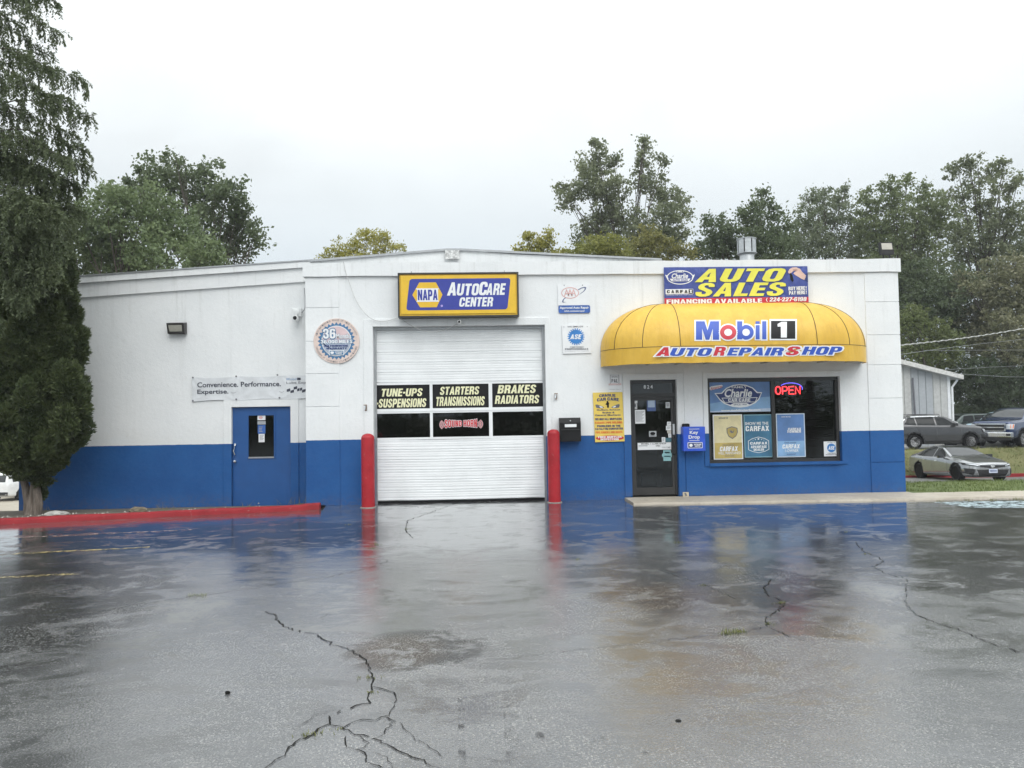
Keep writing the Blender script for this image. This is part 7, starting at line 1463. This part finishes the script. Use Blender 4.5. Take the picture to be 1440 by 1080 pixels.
m.tube([f2(45, 726), f2(46, 715), f2(49, 695), f2(51, 670), f2(56, 640), f2(60, 600), f2(62, 500)], [.155, .115, .10, .09, .085, .08, .06], EB, 12); m.tube([f2(40, 724), f2(40, 705), f2(36, 685), f2(30, 662), f2(27, 640), f2(20, 580)], [.09, .085, .07, .06, .055, .05], EB, 10); m.tube([f2(52, 724, YT-.05), f2(54, 708, YT-.06), f2(51, 690, YT-.04), f2(49, 672)], [.085, .085, .08, .04], EB, 9)
m.build('trunk', ev, smooth=True, angle=80)
# ---- feathery drooping tree overhanging from the left
FE = LM('feathery_leaf', (.075, .100, .052), (.15, .18, .095), .3, .5, 1.2); YL = -1.3
tx = at(-95, 500, YL)[0]; ft = thing('feathery_tree', 'tall feathery tree with drooping sprays at top left edge', 'tree', (tx, YL, 0.0))
ends = [(80, 3), (60, -30), (84, 47), (68, 78), (117, 113), (98, 140), (82, 100), (131, 163), (108, 192), (124, 213), (127, 238), (98, 225), (112, 262), (116, 298), (104, 330), (88, 300), (70, 268), (50, 240), (58, 200), (38, 160), (48, 118), (28, 80), (30, 38), (45, 8), (20, -22), (92, 348), (68, 360), (44, 382), (20, 340), (30, 300), (8, 415), (58, 392), (0, 380), (14, 200), (8, 120), (78, 250), (94, 280), (5, 40), (0, 280), (-10, 330), (40, 420), (15, 250), (50, 330), (75, 320), (60, 290), (25, 370), (-20, 200), (-10, 90), (-20, 10), (35, -50), (0, -60), (80, 375), (25, 440), (100, 312), (-5, 450)]
m = MB(); LC = []; LD = []; LS = []
for (u, v) in ends:
    Ye = YL+rng.uniform(-.9, .9); e = at(u, v, Ye); z0 = e[2]-rng.uniform(-.2, .6); a_ = np.array([tx, YL, z0]); mid = (a_+e)/2+np.array([0, 0, .5])
    pts = spl([tuple(a_), tuple(mid), tuple(e)], 14); m.tube(pts[::2]+[pts[-1]] if len(pts) % 2 == 0 else pts[::2], [max(.005, .02*(1-i/15.)) for i in range(len(pts[::2])+(1 if len(pts) % 2 == 0 else 0))], BARKD, 6)
    P_ = np.array(pts); ln = np.linalg.norm(P_[-1]-P_[0]); n = int(ln*(24 if v < 240 else 40)); dirb = (P_[-1]-P_[0])/ln
    for _ in range(n):
        t = 1-abs(rng.normal())*.33
        if t < .12: continue
        i = min(len(P_)-2, int(t*(len(P_)-1))); s0 = P_[i]+(P_[i+1]-P_[i])*rng.uniform(); L_ = rng.uniform(.16, .55)*(1.0 if t < .95 else .7)
        d0 = dirb*.7+unit(1)[0]*.8; d0 /= np.linalg.norm(d0); q = s0.copy(); d = d0.copy(); ns = int(L_/.028)
        for k in range(ns):
            d = d+np.array([0, 0, -.30]); d /= np.linalg.norm(d); q = q+d*.028
            for sg in (-1, 1):
                sd = np.cross(d, rng.normal(size=3)); sd /= np.linalg.norm(sd)+1e-9; ld = sd*.75+d*.55+np.array([0, 0, -.25]); ld /= np.linalg.norm(ld); LC.append(q+ld*.026); LD.append(ld); LS.append(.07)
LC = np.array(LC); LD = np.array(LD); LS = np.array(LS)*rng.uniform(.7, 1.3, len(LS)); V, F = leaf_quads(LC, LD, LS, LS*.36); arr('crown', V, F, FE, ft)
m.tube([(tx, YL, -.1), (tx+.05, YL, 2), (tx-.05, YL, 5), (tx, YL, 8), (tx+.05, YL, 12)], [.28, .24, .19, .14, .05], BARKD, 12); m.build('trunk', ft, smooth=True, angle=80)
# ---- wood across the road behind the camera, mirrored in the shop glass
Cs = []
for _ in range(900):
    x = rng.uniform(-45, 50); h_ = 2.6+1.1*math.sin(x*.31)+.8*math.sin(x*.83+1); Cs.append((x, rng.uniform(-52, -48), rng.uniform(-.5, h_)))
P_ = np.repeat(np.array(Cs), 20, 0)+rng.normal(size=(len(Cs)*20, 3))*.6; D = unit(len(P_)); s_ = .5*rng.uniform(.6, 1.3, len(P_)); V, F = leaf_quads(P_, D, s_, s_*.65); o = arr('woodland', V, F, DEEP); o['kind'] = 'stuff'

pm = at(1143, 600, 30); pole = thing('utility_pole', 'dark wooden utility pole mirrored in right pane of shop window', 'utility pole', (pm[0], -30, 0))
m = MB(); m.tube([(pm[0], -30, -.3), (pm[0], -30, 9.5)], [.24, .17], BARKD, 10); m.build('pole', pole); m = MB(); m.box(pm[0]-1.2, pm[0]+1.2, -30.3, -30.18, 8.6, 8.75, BARKD); m.build('crossarm', pole)

# ---- damp air: one closed volume round the whole place
m = MB(); m.box(-1000, 1000, -800, 1600, -5.5, 24, GLASS); hz = m.build('haze'); hz['kind'] = 'stuff'
hm = bpy.data.materials.new('damp_air'); hm.use_nodes = True; ht = NT(hm.node_tree)
for n in list(ht.n): ht.n.remove(n)
pv = ht.node('ShaderNodeVolumePrincipled', Color=(0.93, 0.96, 1.0), Density=0.0007); ht.l.new(pv.outputs[0], ht.node('ShaderNodeOutputMaterial').inputs['Volume'])
hz.data.materials.clear(); hz.data.materials.append(hm)
